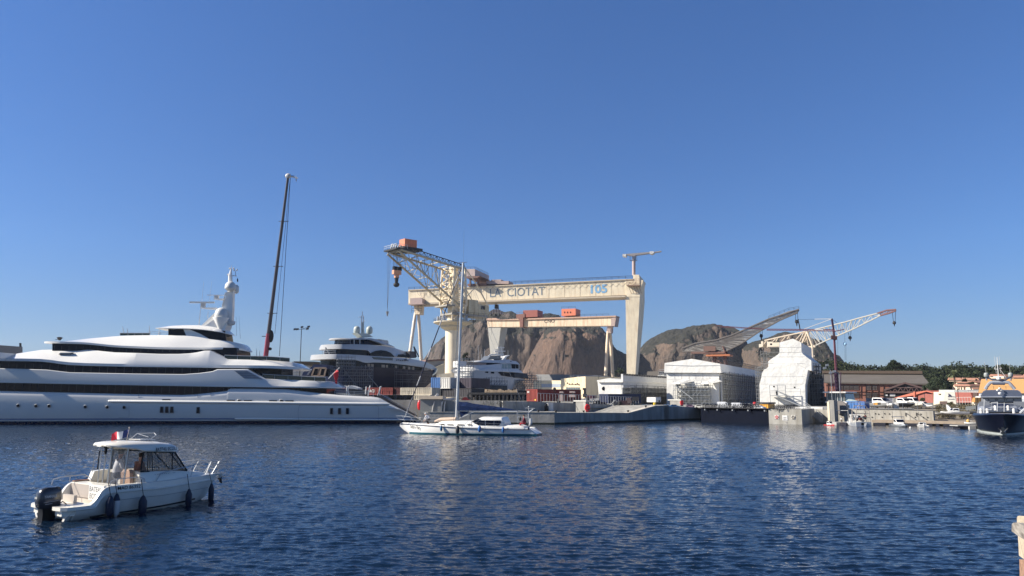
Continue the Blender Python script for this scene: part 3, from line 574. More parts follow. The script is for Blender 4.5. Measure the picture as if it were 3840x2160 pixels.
def lattice_crane():
    F=Fr(P(2840,1300,290),P(3360,1300,262)); wb=mat('beige_lattice',(.60,.50,.38),.6,var=.15)
    T=thing('harbour_crane',F.pt(z13(860,900)),'beige open lattice jib crane rising to the right with reddish tip','harbour crane'); T.location.z=QZ
    def pl(L,t):
        L=[F.pt(z13(*p),t) for p in L]; n=len(L)-1
        return lambda k:L[min(int(k*n),n-1)]+(L[min(int(k*n),n-1)+1]-L[min(int(k*n),n-1)])*(k*n-min(int(k*n),n-1))
    hi=[(880,440),(1020,405),(1240,350),(1480,290),(1730,220),(2000,150)]; lo=[(990,675),(1150,600),(1300,535),(1480,460),(1650,385),(2050,185)]
    q=MB()
    for t in (1.9,-1.9):
        for L in (hi,lo): q.tube([pl(L,t)(i/5) for i in range(6)],.26,5)
        truss(q,pl(hi,t),pl(lo,t),16,.13)
    for i in range(17): q.bar(pl(hi,1.9)(i/16),pl(hi,-1.9)(i/16),.12); q.bar(pl(lo,1.9)(i/16),pl(lo,-1.9)(i/16),.12)
    part('jib',q,mat('pale_jib',(.50,.48,.42),.55,var=.15),T)
    q=MB(); h2=[(2000,150),(2150,100),(2300,88)]; l2=[(2050,185),(2180,150),(2300,108)]
    for t in (1.6,-1.6):
        for L in (h2,l2): q.tube([pl(L,t)(i/2) for i in range(3)],.3,5)
        truss(q,pl(h2,t),pl(l2,t),5,.15)
    part('jib_tip',q,mat('reddish_tip',(.2,.10,.09),.6),T)
    q=MB(); a0=[(200,585),(420,535),(600,495),(860,440)]; a1=[(110,690),(260,685),(640,640),(860,640)]
    for t in (1.9,-1.9):
        q.tube([F.pt(z13(*p),t) for p in a0],.3,5); q.tube([F.pt(z13(*p),t) for p in ((240,688),(440,685),(820,690))],.3,5)
        for u,v in (((160,680),(235,580)),((260,680),(240,580)),((330,600),(390,545)),((380,600),(415,540)),((470,600),(550,505)),((560,560),(600,500)),((600,560),(595,500)),((700,570),(800,460)),((760,600),(820,470))): q.bar(F.pt(z13(*u),t),F.pt(z13(*v),t),.2)
    part('counter_jib',q,wb,T)
    q=MB(); q.fp(F,z13,[(240,602),(330,602),(330,615),(435,612),(435,680),(240,685)],2.4,-2.4); q.fp(F,z13,[(110,640),(145,640),(145,595),(175,595),(175,680),(110,695)],2.2,-2.2); part('machine_house',q,mat('pale_beige_panel',(.62,.54,.42),.6,var=.08),T)
    q=MB(); q.fp(F,z13,[(288,630),(318,630),(318,655),(288,655)],2.46,2.38); part('window',q,GLASS,T)
    q=MB()
    for t in (2,-2):
        q.tube([F.pt(z13(880,440),t),F.pt(z13(965,665),t),F.pt(z13(980,1000),t)],.45,6); q.bar(F.pt(z13(880,440),t),F.pt(z13(800,620),t),.35); q.bar(F.pt(z13(820,690),t),F.pt(z13(990,680),t),.4)
        q.bar(F.pt(z13(990,680),t),F.pt(z13(1010,670),t),.6); q.bar(F.pt(z13(880,695),t),F.pt(z13(965,820),t),.25); q.bar(F.pt(z13(880,695),t),F.pt(z13(830,780),t),.25); q.bar(F.pt(z13(870,835),t),F.pt(z13(1000,830),t),.3); q.bar(F.pt(z13(855,440),t),F.pt(z13(900,660),t),.2)
        x=F.pt(z13(985,1000),t); q.bar(x,Vector((x.x,x.y,QZ)),.45); x=F.pt(z13(830,780),t); q.bar(x,Vector((x.x-4,x.y,QZ)),.45)
    q.fp(F,z13,[(810,440),(890,440),(890,480),(870,620),(820,600),(795,560)],1.2,-1.2)
    part('tower_frame',q,wb,T)
    for x0,x1,y0,y1,r in ((2243,2295,130,300,.55),(1540,1583,455,540,.6)):
        q=MB(); q.bar(F.pt(z13(x0,y0)),F.pt(z13(x0+18,y1)),.08); q.bar(F.pt(z13(x1,y0-30)),F.pt(z13(x1-8,y1)),.08); part('hoist_rope',q,DARK,T)
        q=MB(); c=F.pt(z13((x0+x1)/2+5,y1)); q.ell(c,r,.7,r*1.1); q.tube([c-Vector((0,0,.5)),c-Vector((0,0,1.3))],[.25,.08],6); part('hook_block',q,DARK,T)
lattice_crane()
def red_tower():
    F=Fr(P(2700,1300,215),P(3300,1300,205)); m=mat('purple_red_steel',(.15,.045,.06),.55,var=.2); dm=mat('dark_lower_mast',(.05,.02,.05),.6)
    T=thing('tower_crane',F.pt(z13(1340,1400)),'slim purple red tower crane with long thin lattice jib','tower crane'); T.location.z=QZ
    q=MB(); a=F.pt(z13(1308,450)); b_=F.pt(z13(1345,1090)); q.tube([a,b_],[.27,.36],4)
    part('mast',q,m,T)
    q=MB(); e=Vector((b_.x,b_.y,QZ))
    for s in (-1,1):
        for k in (-1,1): q.bar(b_+Vector((s*.9,k*.9,0)),e+Vector((s*.45,k*.45,0)),.12)
        truss(q,ln(b_+Vector((s*.45,-.45,0)),e+Vector((s*.45,-.45,0))),ln(b_+Vector((s*.45,.45,0)),e+Vector((s*.45,.45,0))),9,.1)
    for k in (-1,1): truss(q,ln(b_+Vector((-.45,k*.45,0)),e+Vector((-.45,k*.45,0))),ln(b_+Vector((.45,k*.45,0)),e+Vector((.45,k*.45,0))),9,.1,cross=True)
    q.box(b_.x-.3,b_.x+.3,b_.y-.3,b_.y+.3,QZ,b_.z); part('lower_mast',q,dm,T)
    q=MB(); q.fp(F,z13,[(1278,500),(1362,515),(1362,570),(1278,555)],1,-1); part('ballast_block',q,mat('dark_block',(.05,.02,.02),.6),T)
    q=MB(); 
    A=ln(F.pt(z13(235,405)),F.pt(z13(1470,410))); B=ln(F.pt(z13(235,420),.6),F.pt(z13(1330,436),.6)); B2=ln(F.pt(z13(235,420),-.6),F.pt(z13(1330,436),-.6)); A=ln(F.pt(z13(235,400)),F.pt(z13(1310,408)))
    q.bar(A(0),A(1),.12); q.bar(B(0),B(1),.1); q.bar(B2(0),B2(1),.1); truss(q,A,B,40,.05); truss(q,A,B2,40,.05); q.bar(F.pt(z13(1310,440)),F.pt(z13(1475,405)),.15)
    q.bar(F.pt(z7(815,352)),F.pt(z7(1350,385)),.1); q.bar(F.pt(z7(880,368)),F.pt(z7(1350,392)),.08); truss(q,ln(F.pt(z7(880,356)),F.pt(z7(1350,385))),ln(F.pt(z7(880,368)),F.pt(z7(1350,394))),24,.04)
    part('jib',q,m,T)
    q=MB(); q.fp(F,z13,[(1000,398),(1130,402),(1140,420),(1010,418)],.4,-.4); part('sign_panel',q,WHITE,T)
    q=MB(); q.bar(F.pt(z13(1275,235)),F.pt(z13(1310,450)),.3); part('tower_head',q,dm,T)
    q=MB(); q.bar(F.pt(z13(1275,237)),F.pt(z13(830,400)),.12); q.bar(F.pt(z13(1275,237)),F.pt(z13(1000,242)),.12); part('stay_rope',q,WHITE,T)
    q=MB(); q.bar(F.pt(z13(1275,237)),F.pt(z13(730,250)),.04); q.bar(F.pt(z13(735,240)),F.pt(z13(770,415)),.16); q.bar(F.pt(z13(1275,240)),F.pt(z13(1360,305)),.05)
    for x in (1482,1500): q.bar(F.pt(z13(x,470 if x<1490 else 640)),F.pt(z13(x+5,900)),.03)
    q.bar(F.pt(z13(1370,570)),F.pt(z13(1372,810)),.03); part('hoist_rope',q,DARK,T)
    q=MB(); q.ell(F.pt(z13(1485,640)),.5,.5,.5); part('hook_ball',q,mat('pale_blue_ball',(.4,.65,.85),.4),T)
red_tower()
# ================= quays and walls =================
DOWN=-3.
def q_wall(name,F,zm,pts,t1,t0,m,label,cat):
    b=MB(); b.fp(F,zm,pts,t1,t0); return tag(part(name,b,m),label,cat)
PF=Fr((6,106.9),(30.5,126.9)); LF=Fr((-12,108.3),(6,106.9))
def below(F,p,t,z=DOWN):
    a,_=F.sz(p,t); return F.w(a,t,z)
def wall_poly(F,zm,top,t1,t0,z=DOWN):
    a=[F.pt(zm(*p) if zm else p,t1) for p in top]; lo0=Vector((a[0].x,a[0].y,z)); lo1=Vector((a[-1].x,a[-1].y,z))
    b=MB(); b.prism(a+[lo1,lo0],F.n*(t0-t1)); return b
tag(part('pier_wall',wall_poly(PF,z6,[(770,890),(2010,895),(2420,780),(2610,768)],0,-9),CONCG),'low grey concrete pier wall with a ramp up to the quay, by the open water','quay wall')
tag(part('pier_wall',wall_poly(PF,z7,[(258,1224),(655,1241)],.0,-9),CONCG),'high grey concrete quay block beside the dark dock gate','quay wall')
b=wall_poly(LF,z5,[(420,629),(1000,629),(2200,632),(2571,635)],0,-12); tag(part('pier_wall',b,CONCG),'grey concrete pier section with vertical joints behind the sailing yacht','quay wall')
b=wall_poly(PF,z6,[(-60,703),(700,722),(1420,752),(2030,770)],-9.2,-10.5,1.3); tag(part('upper_wall',b,CONCG),'upper grey concrete wall set back above the low pier','quay wall')
UF=Fr((-24,115),(PF.pt(z6(-60,703),-9.2).x-.05,PF.pt(z6(-60,703),-9.2).y)); b=wall_poly(UF,z5,[(-1000,425),(410,428),(1690,440)],0,-1.2,1.0); UW=part('upper_wall',b,CONCG); tag(UW,'upper grey wall with faded ATLAS lettering behind the folded blue sail','quay wall')
text('ATLAS  4300t',UF,Vector(UF.sz(z5(1410,515),.05)),.05,.62,mat('faded_lettering',(.10,.10,.095),.8),UW,width=UF.sz(z5(1790,520),.05)[0]-UF.sz(z5(1410,515),.05)[0])
# weed line along the waterline and rubbing timbers
wm=mat('weed_line',(.03,.035,.028),.8,var=.4,scale=2,spec=.2)
for F_,a0_,a1_ in ((LF,0,LF.L),(PF,.05,PF.L+3.2)):
    b=MB(); b.ob(F_,a0_,a1_,0,.03,-.5,.22); o=part('weed_line',b,wm); tag(o,'dark weed stained band at the waterline of the '+('left' if F_ is LF else 'long right')+' pier wall','weed band')
    b=MB(); b.ob(F_,a0_,a1_,-.3,.06,F_.sz(z6(700,890) if F_ is LF else z6(1500,893),0)[1]-.02,F_.sz(z6(700,890) if F_ is LF else z6(1500,893),0)[1]+.10) if F_ is LF else None
    if F_ is LF: tag(part('coping',b,CONC),'pale concrete coping along the near pier section','coping')
for k,(F_,a_) in enumerate(((LF,6),(LF,14.5),(PF,7),(PF,15),(PF,23))):
    b=MB(); b.ob(F_,a_-.02,a_+.02,0,.02,0,1.4); tag(part('wall_joint',b,mat('joint_grey',(.2,.19,.17),.9)),'dark vertical joint in the low pier wall, '+('first','second','third','fourth','fifth')[k]+' from the left','joint')  # thin dark strip marks each wall joint
# ramp edge strip and bollards
b=MB(); b.fp(PF,z6,[(2010,896),(2425,778),(2400,776),(1960,893)],.05,-1.0); tag(part('ramp_lit_edge',b,mat('pale_lit_edge',(.55,.5,.42),.7)),'painted pale sunlit kerb edging the concrete ramp','highlight')  # pale colour paints in the sunlit edge along the ramp
for i,(p,F,t) in enumerate(((z6(790,885),LF,-1),(z6(1240,885),PF,-4),(z6(1955,880),PF,-.6),(z6(2240,800),PF,-.6),(z6(510,880),LF,-2))):
    q=MB(); c=F.pt(p,t); q.lathe([(.16,-.1),(.12,.14),(.2,.22),(.17,.28)],c,10); tag(part('bollard',q,BLACK),'short black bollard '+['on the pier behind the sailing yacht stern','just left of the lifebuoy post on the pier','at the foot of the pier ramp','halfway up the pier ramp','leftmost on the pier, by the white cabinet'][i],'bollard','bollards on the pier')
# kiosks with red ring
def lifebuoy_post(F,zm,x0,x1,xs,y0,y1,t,lab,cx,cy,r):
    a0,_=F.sz(zm(x0,y0),t); a1,z1=F.sz(zm(x1,y0),t); z0=F.sz(zm(x0,y1),t)[1]
    T=thing('lifebuoy_post',F.w((a0+a1)/2,t,z0),lab,'lifebuoy post'); b=MB(); b.ob(F,a0,a1,t-(2.2),t,z0,z1); part('post',b,CONC,T)
    b=MB(); b.ob(F,a0-.12,a1+.2,t-2.6,t+.2,z1,z1+.18); part('cap',b,mat('pale_cap',(.6,.58,.52),.7),T)
    c=F.pt(zm(cx,cy),t+.1); b=MB(); n=16; rr=r
    b.tube([c+F.u*rr*math.cos(a*2*math.pi/n)+Vector((0,0,rr*1.15*math.sin(a*2*math.pi/n))) for a in range(n+1)],.14,6,False); b.ell(c,.2,.06,.24)
    part('lifebuoy',b,mat('lifebuoy_red',(.75,.03,.04),.4),T)
lifebuoy_post(PF,z6,1270,1330,0,712,890,-5.5,'pale concrete post with a red lifebuoy on the low pier',1300,812,.42)
lifebuoy_post(PF,z7,437,470,0,1165,1228,-3,'pale post with a red lifebuoy beside the dark dock gate',454,1188,.3)
c=UF.pt(z14(1770,600),1.2); T=thing('lifebuoy_post',c-Vector((0,0,1.8)),'red lifebuoy on a thin post at the left edge of the grey pier hut','lifebuoy post'); b=MB(); b.ell(c,.3,.2,.75); part('lifebuoy',b,mat('lifebuoy_red',(.75,.03,.04)),T); b=MB(); b.bar(c-Vector((0,0,1.8)),c+Vector((0,0,1)),.05); part('post',b,STEEL,T)
T=thing('pier_hut',UF.pt(z14(1950,700),1.5),'low grey pier hut with a cream roof edge behind the sailing yacht','hut')
b=MB(); a0=UF.sz(z14(1785,500),2)[0]; a1,zt=UF.sz(z14(2120,500),2); b.ob(UF,a0,a1,0.1,2,1.2,zt); part('wall',b,mat('hut_grey',(.20,.205,.2),.8),T); b=MB(); b.ob(UF,a0-.2,a1+.3,.05,2.3,zt,zt+.45); part('roof',b,mat('hut_cream',(.62,.5,.36),.7),T)
# dark dock gate and signed block
GG=Fr((30.1,119.6),(36.8,108.9)); b=wall_poly(GG,z7,[(660,1243),(1395,1256)],0,-1.5); G1=tag(part('dock_gate',b,mat('navy_gate',(.002,.004,.012),.7,var=.3,spec=.08)),'long dark navy steel dock gate closing the dry dock','dock gate')
b=MB(); 
for s in (0,):
    b.fp(GG,z7,[(650,1238),(1398,1252),(1398,1258),(650,1244)],.5,-1.6)
part('gate_walkway',b,DARK,G1)
for x in (715,850,1015,1185,1365):
    b=MB(); c=GG.pt(z7(x,1263+(x-690)*.02),.35); b.lathe([(.12,-.25),(.12,.25)],c,8,tuple(GG.n)); part('bracket',b,STEEL,G1)
BF=Fr((36.9,108.3),(40.5,106.0)); b=wall_poly(BF,z7,[(1396,1258),(1755,1262)],0,-9); SB=tag(part('quay_block',b,mat('pale_concrete',(.44,.42,.37),.85,var=.18,scale=.6,bump=.3,bs=3,streak=(.25,.23,.19),spec=.2,samt=.3)),'pale sunlit concrete quay block carrying three signs','quay wall')
def sign(F,zm,x0,x1,y0,y1,t,kind):
    a0,z1_=F.sz(zm(x0,y0),t); a1,z0=F.sz(zm(x1,y1),t); nm={'no':'no entry sign','txt':'white notice board','ring':'round warning sign'}[kind]
    T=thing('sign',F.w((a0+a1)/2,t,z0),{'no':'white square sign with a red no entry disc on the concrete block','txt':'white text notice between two square signs on the concrete block','ring':'white square sign with a black and gold ring on the concrete block'}[kind],'sign')
    b=MB(); b.ob(F,a0,a1,t,t+.04,z0,z1_); part('panel',b,WHITE,T); c=F.w((a0+a1)/2,t+.05,(z0+z1_)/2); r=(a1-a0)*.42
    if kind=='no': b=MB(); b.lathe([(r,0),(r,.02)],c,24,tuple(F.n)); part('disc',b,RED,T); b=MB(); q=(c-F.o).dot(F.u); b.ob(F,q-r*.72,q+r*.72,t+.075,t+.09,c.z-r*.17,c.z+r*.17); part('bar',b,WHITE,T)
    if kind=='ring':
        b=MB(); b.tube([c+F.u*r*.85*math.cos(k*math.pi/12)+Vector((0,0,r*.85*math.sin(k*math.pi/12))) for k in range(25)],.05,6,False); part('ring',b,mat('brown_ring',(.12,.08,.03),.5),T); b=MB(); b.ell(c,r*.3,.03,r*.35); part('symbol',b,BLACK,T)
    if kind=='txt':
        for k in (0,1,3): scribble(F,a0+.15+(.25 if k==3 else 0),z1_-.38-k*.22,t+.045,(a1-a0-.3)*(.55 if k==3 else 1),.13,9,mat('sign_text',(.35,.33,.33),.6),T)
sign(BF,z12,1610,1670,290,346,.02,'no'); sign(BF,z12,1717,1795,293,367,.02,'txt'); sign(BF,z12,1845,1902,297,348,.02,'ring')
# recess, stair, right-hand quay wall
RF=Fr(P(3120,1560,112.5),P(3499,1560,104.2)); CONCP=mat('pale_concrete',(.42,.41,.37))
b=wall_poly(RF,z8,[(-5,905),(385,907),(940,913),(1530,925)],0,-1.2); RW=tag(part('quay_wall',b,CONCP),'long pale concrete quay wall with drain holes, at the right of the basin','quay wall')
for x,y in ((745,960),(830,995),(868,955),(905,960),(945,995),(975,955),(1030,958),(1060,990),(1325,995),(1390,960),(1420,1000),(1470,998)):
    b=MB(); b.lathe([(.09,0),(.09,.06)],RF.pt(z8(x,y),0),8,tuple(RF.n)); part('drain_hole',b,BLACK,RW)
for x in (645,755,860,960,1060,1160,1262,1360,1455):
    b=MB(); a,z=RF.sz(z8(x,940),0); b.ob(RF,a-.03,a+.03,-.01,.015,.6,1.8); part('joint',b,mat('joint_grey',(.2,.19,.17),.9),RW)
def steps(F,zm,p0,p1,t,w,n=14):
    a0,z0=F.sz(zm(*p0),t); a1,z1_=F.sz(zm(*p1),t); T=thing('stairs',F.w(a1,t,z1_),'grey steel stairway descending from the quay to the water beside the signed block','stairs')
    b=MB(); 
    for s in (0,-w): b.bar(F.w(a0,t+s,z0),F.w(a1,t+s,z1_),.09)
    for i in range(n): f=(i+.5)/n; b.ob(F,a0+(a1-a0)*f-.13,a0+(a1-a0)*f+.13,t-w,t,z0+(z1_-z0)*f-.03,z0+(z1_-z0)*f)
    part('steps',b,STEEL,T); b=MB(); rail(b,[F.w(a0,t,z0),F.w(a1,t,z1_)],.95,.8,.03); rail(b,[F.w(a0,t-w,z0),F.w(a1,t-w,z1_)],.95,.8,.03); part('handrail',b,ALU,T)
steps(RF,z8,(35,890),(235,1050),2.2,1.0)
# pillar post in front of the wall
T=thing('quay_pillar',RF.pt(z8(350,1050),3),'tall grey concrete pillar standing before the quay wall beside the stairway','pillar'); b=MB(); a0=RF.sz(z8(322,800),3)[0]; a1,zt=RF.sz(z8(388,800),3); b.ob(RF,a0,a1,1.2,3,DOWN,zt); part('column',b,CONCG,T); b=MB(); b.ob(RF,a0-.15,a0+.15,3,3.05,.4,zt-.2); part('lit_strip_paint',b,CREAM,T)  # cream strip paints the sunlit side onto the pillar
# boardwalk and pontoons
b=MB(); c0=RF.w(1,0,0); b.ob(RF,6,RF.sz(z8(1900,1060),2.5)[0],.02,2.5,.25,.6); tag(part('boardwalk',b,mat('old_boards',(.34,.27,.2),.8,var=.25)),'weathered wooden boardwalk along the foot of the quay wall','boardwalk')
RP=Fr(P(3240,1590,104),P(3660,1600,97.5))
PL=['next to the fishing boat','between the fishing boat and the drain joints','left of the grey work boat','right of the grey work boat','right of the small white boat','below the slipway boats, second from the right','below the slipway boats, rightmost of the row']
for i,(x0,x1) in enumerate(((735,800),(840,980),(1020,1075),(1240,1345),(1465,1520),(1560,1600),(1645,1750))):
    b=MB(); a0=RP.sz(z8(x0,1070),0)[0]; a1=RP.sz(z8(x1,1070),0)[0]; b.ob(RP,a0,a1,-1.5,0,-.3,.3); o=part('pontoon_float',b,mat('pontoon_black',(.02,.02,.03),.6)); tag(o,'black pontoon float '+PL[i],'pontoon','pontoon floats along the right quay')
b=MB(); x0=P(3590,1600,93); x1=P(3668,1600,92); b.box(x0.x,x1.x+2,92.5,94,-.2,.28); T=part('pontoon',b,mat('pontoon_black',(.02,.02,.03))); tag(T,'short floating pontoon just left of the navy yacht bow','pontoon')
b=MB(); b.box(x0.x-.3,x1.x+2,92.4,94.1,.3,.42); part('deck',b,mat('grey_boards',(.35,.34,.32),.8),T)
for dx in (1.0,4.1): b=MB(); b.box(x0.x+dx,x0.x+dx+.8,92.2,92.45,-.15,.3); part('white_float',b,WHITE,T)
b=MB(); a=P(3120,1594,106.5); b.box(a.x,a.x+4.5,105,107,-.2,.35); tag(part('pontoon',b,mat('grey_boards',(.35,.34,.32))),'narrow floating pontoon under the stairway','pontoon')
a=P(3155,1592,104.5); b=MB(); b.box(a.x,a.x+3,103,105.5,-.2,.3); tag(part('pontoon',b,mat('pontoon_black',(.02,.02,.03))),'small dark pontoon where a person in a white shirt stands','pontoon')
# ================= buildings =================
def slabs(F,zm,pts,t1,t0,m,name,root,**k): b=MB(); b.fp(F,zm,pts,t1,t0); return part(name,b,m,root,**k)
WRAP=mat('white_shrink_wrap',(.70,.685,.64),.5,var=.07,scale=.35,bump=1,bs=.5,spec=.3,bd=.28)
NETW=mat('grey_white_mesh_sheet',(.42,.43,.43),.7,var=.12,scale=.4,st=(1,1,.3),bump=.4,bs=1)
def scaffold(mb,F,a0,a1,z0,z1,t0,t1,nx,nz,r=.05,diag=.3,seed=1):
    g=random.Random(seed); 
    for t in (t0,t1):
        for i in range(nx+1): a=a0+(a1-a0)*i/nx; mb.bar(F.w(a,t,z0),F.w(a,t,z1+g.random()*1.0),r)
        for j in range(nz+1): z=z0+(z1-z0)*j/nz; mb.bar(F.w(a0,t,z),F.w(a1,t,z),r); mb.bar(F.w(a0,t,z+.55),F.w(a1,t,z+.55),r*.7)
        for i in range(nx):
            for j in range(nz):
                if g.random()<diag: mb.bar(F.w(a0+(a1-a0)*i/nx,t,z0+(z1-z0)*j/nz),F.w(a0+(a1-a0)*(i+1)/nx,t,z0+(z1-z0)*(j+1)/nz),r*.8)
    for i in range(nx+1):
        for j in range(nz+1): mb.bar(F.w(a0+(a1-a0)*i/nx,t0,z0+(z1-z0)*j/nz),F.w(a0+(a1-a0)*i/nx,t1,z0+(z1-z0)*j/nz),r)
    for j in range(1,nz+1): mb.ob(F,a0,a1,min(t0,t1)+.1,max(t0,t1)-.1,z0+(z1-z0)*j/nz-.04,z0+(z1-z0)*j/nz)
def wrapped_hall():
    F=Fr(P(2498,1500,175),P(2698,1500,169.5)); T=thing('wrapped_hall',F.w(5,-1,QZ),'large white shrink wrapped hall with two canopies and scaffolding on its front','wrapped hall')
    a=F.pt(z7(290,1200),0); base=[(290,1215),(290,868),(858,866),(862,1215)]; slabs(F,z7,base,0,-66,WRAP,'front_body',T)
    slabs(F,z7,[(262,862),(268,758),(565,712),(870,765),(882,864)],.7,-68,WRAP,'roof_cover',T)
    b=MB(); b.fp(F,z7,[(272,782),(280,776),(560,785),(870,780),(870,786),(560,792)],.76,.65); part('roof_batten',b,mat('seam_grey',(.35,.36,.37),.6),T)
    # side netting with scaffolding
    S_=Fr(F.pt(z7(862,1000),0),F.pt(z7(862,1000),0)-F.n*66); zt=F.sz(z7(862,870),0)[1]; b=MB(); b.ob(S_,.5,65.5,.1,.5,QZ,zt-.5); part('side_sheet',b,NETW,T)
    b=MB(); scaffold(b,S_,1,66,QZ,zt-.3,.7,1.7,24,6,.06,.25,3); part('side_scaffold',b,mat('dull_steel',(.16,.165,.17),.6,var=.2),T)
    b=MB(); rr=F.pt(z7(870,765),.7); rail(b,[rr,rr-F.n*68],1.2,1.6,.06); e=F.pt(z7(565,712),.7); rail(b,[F.pt(z7(268,758),.7),e,rr],.8,2,.05); part('roof_rail',b,DARK,T)
    # grid seams on the front
    b=MB()
    for x in (375,450,530,603,680,757): b.fp(F,z7,[(x,800),(x+1.2,800),(x+1.2,935),(x,935)],.06,0)
    for y in (835,872,930): b.fp(F,z7,[(292,y),(856,y-2),(856,y-.6),(292,y+1.4)],.05,0)
    part('sheet_seams',b,mat('pale_seam',(.5,.5,.5),.6),T)
    for x in (385,688):
        b=MB(); A=[F.pt(z7(x,975),0),F.pt(z7(x+78,948),0),F.pt(z7(x+78,1000),0),F.pt(z7(x,1003),0)]; b.prism([A[0]+F.n*2.2,A[1]+Vector((0,0,.3)),A[1]+F.u*1+Vector((0,0,-.2)),A[0]+F.n*2.6-Vector((0,0,.3))],F.u*1.6); part('canopy',b,WRAP,T)
        b=MB(); a0,z1_=F.sz(z7(x+4,972),0); a1,z0=F.sz(z7(x+52,1003),0); b.ob(F,a0,a1,0,.08,z0,z1_); part('opening',b,mat('dark_opening',(.03,.035,.03),.8),T)
    b=MB(); a0,z0=F.sz(z7(378,1180),1); a1,z1_=F.sz(z7(757,1008),1); scaffold(b,F,a0,a1,QZ,z1_,.3,1.9,9,4,.05,.3,5)
    b.bar(F.pt(z7(385,1005),1.9),F.pt(z7(575,1150),1.9),.12); b.bar(F.pt(z7(395,1003),1.2),F.pt(z7(585,1148),1.2),.1)
    rail(b,[F.w(a0,1.9,z1_),F.w(a1,1.9,z1_)],1.2,1.5,.05); part('front_scaffold',b,mat('light_tube',(.35,.36,.36),.45,metal=.4),T)
    # far annex left
    slabs(F,z7,[(152,985),(150,905),(212,890),(285,880),(285,985)],-25,-60,WRAP,'annex',T)
    b=MB(); a0,z0=F.sz(z7(215,985),-24); a1,z1_=F.sz(z7(290,850),-24); scaffold(b,F,a0,a1,z0,z1_,-25,-23.5,2,3,.05,.3,7); part('annex_scaffold',b,STEEL,T)
wrapped_hall()
def long_shelter():
    F=Fr(P(2238,1450,168),P(2335,1450,165)); T=thing('wrapped_hall',F.w(2,-1,QZ),'long low white wrapped shelter with scaffolded side, between the beige shed and the large hall','wrapped hall')
    L=78; slabs(F,z6,[(1490,700),(1465,402),(1870,402),(1840,700)],0,-L,WRAP,'front_body',T)
    slabs(F,z6,[(1465,402),(1450,370),(1640,335),(1872,375),(1868,402)],.5,-L-.5,mat('white_shrink_wrap',(.66,.645,.60)),'roof_cover',T)
    b=MB(); c=F.pt(z6(1567,503),.02); b.ell(c,.5,.1,.45); part('opening',b,BLACK,T)
    S_=Fr(F.pt(z6(1842,500),0),F.pt(z6(1842,500),0)-F.n*L); zt=F.sz(z6(1842,490),0)[1]; b=MB(); b.ob(S_,0,L,0.05,.5,zt,zt+3.0); part('side_sheet',b,mat('pale_side_sheet',(.6,.6,.59),.6),T)
    b=MB(); scaffold(b,S_,0,L,QZ,zt,.7,2.2,30,4,.05,.4,9); part('side_scaffold',b,mat('dull_steel',(.16,.165,.17)),T)
    b=MB(); b.ob(S_,0,L,.1,.3,QZ,zt); part('side_net',b,NETW,T)
    b=MB(); 
    for i in range(46): b.ob(S_,i*1.7,i*1.7+.5,.5,.9,zt+2.7,zt+3.1)
    part('eave_lashings',b,DARK,T)
    b=MB(); rail(b,[F.pt(z6(1480,350),-8),F.pt(z6(1640,315),-8),F.pt(z6(1880,345),-8)],1,2,.05); part('roof_rail',b,DARK,T)
long_shelter()
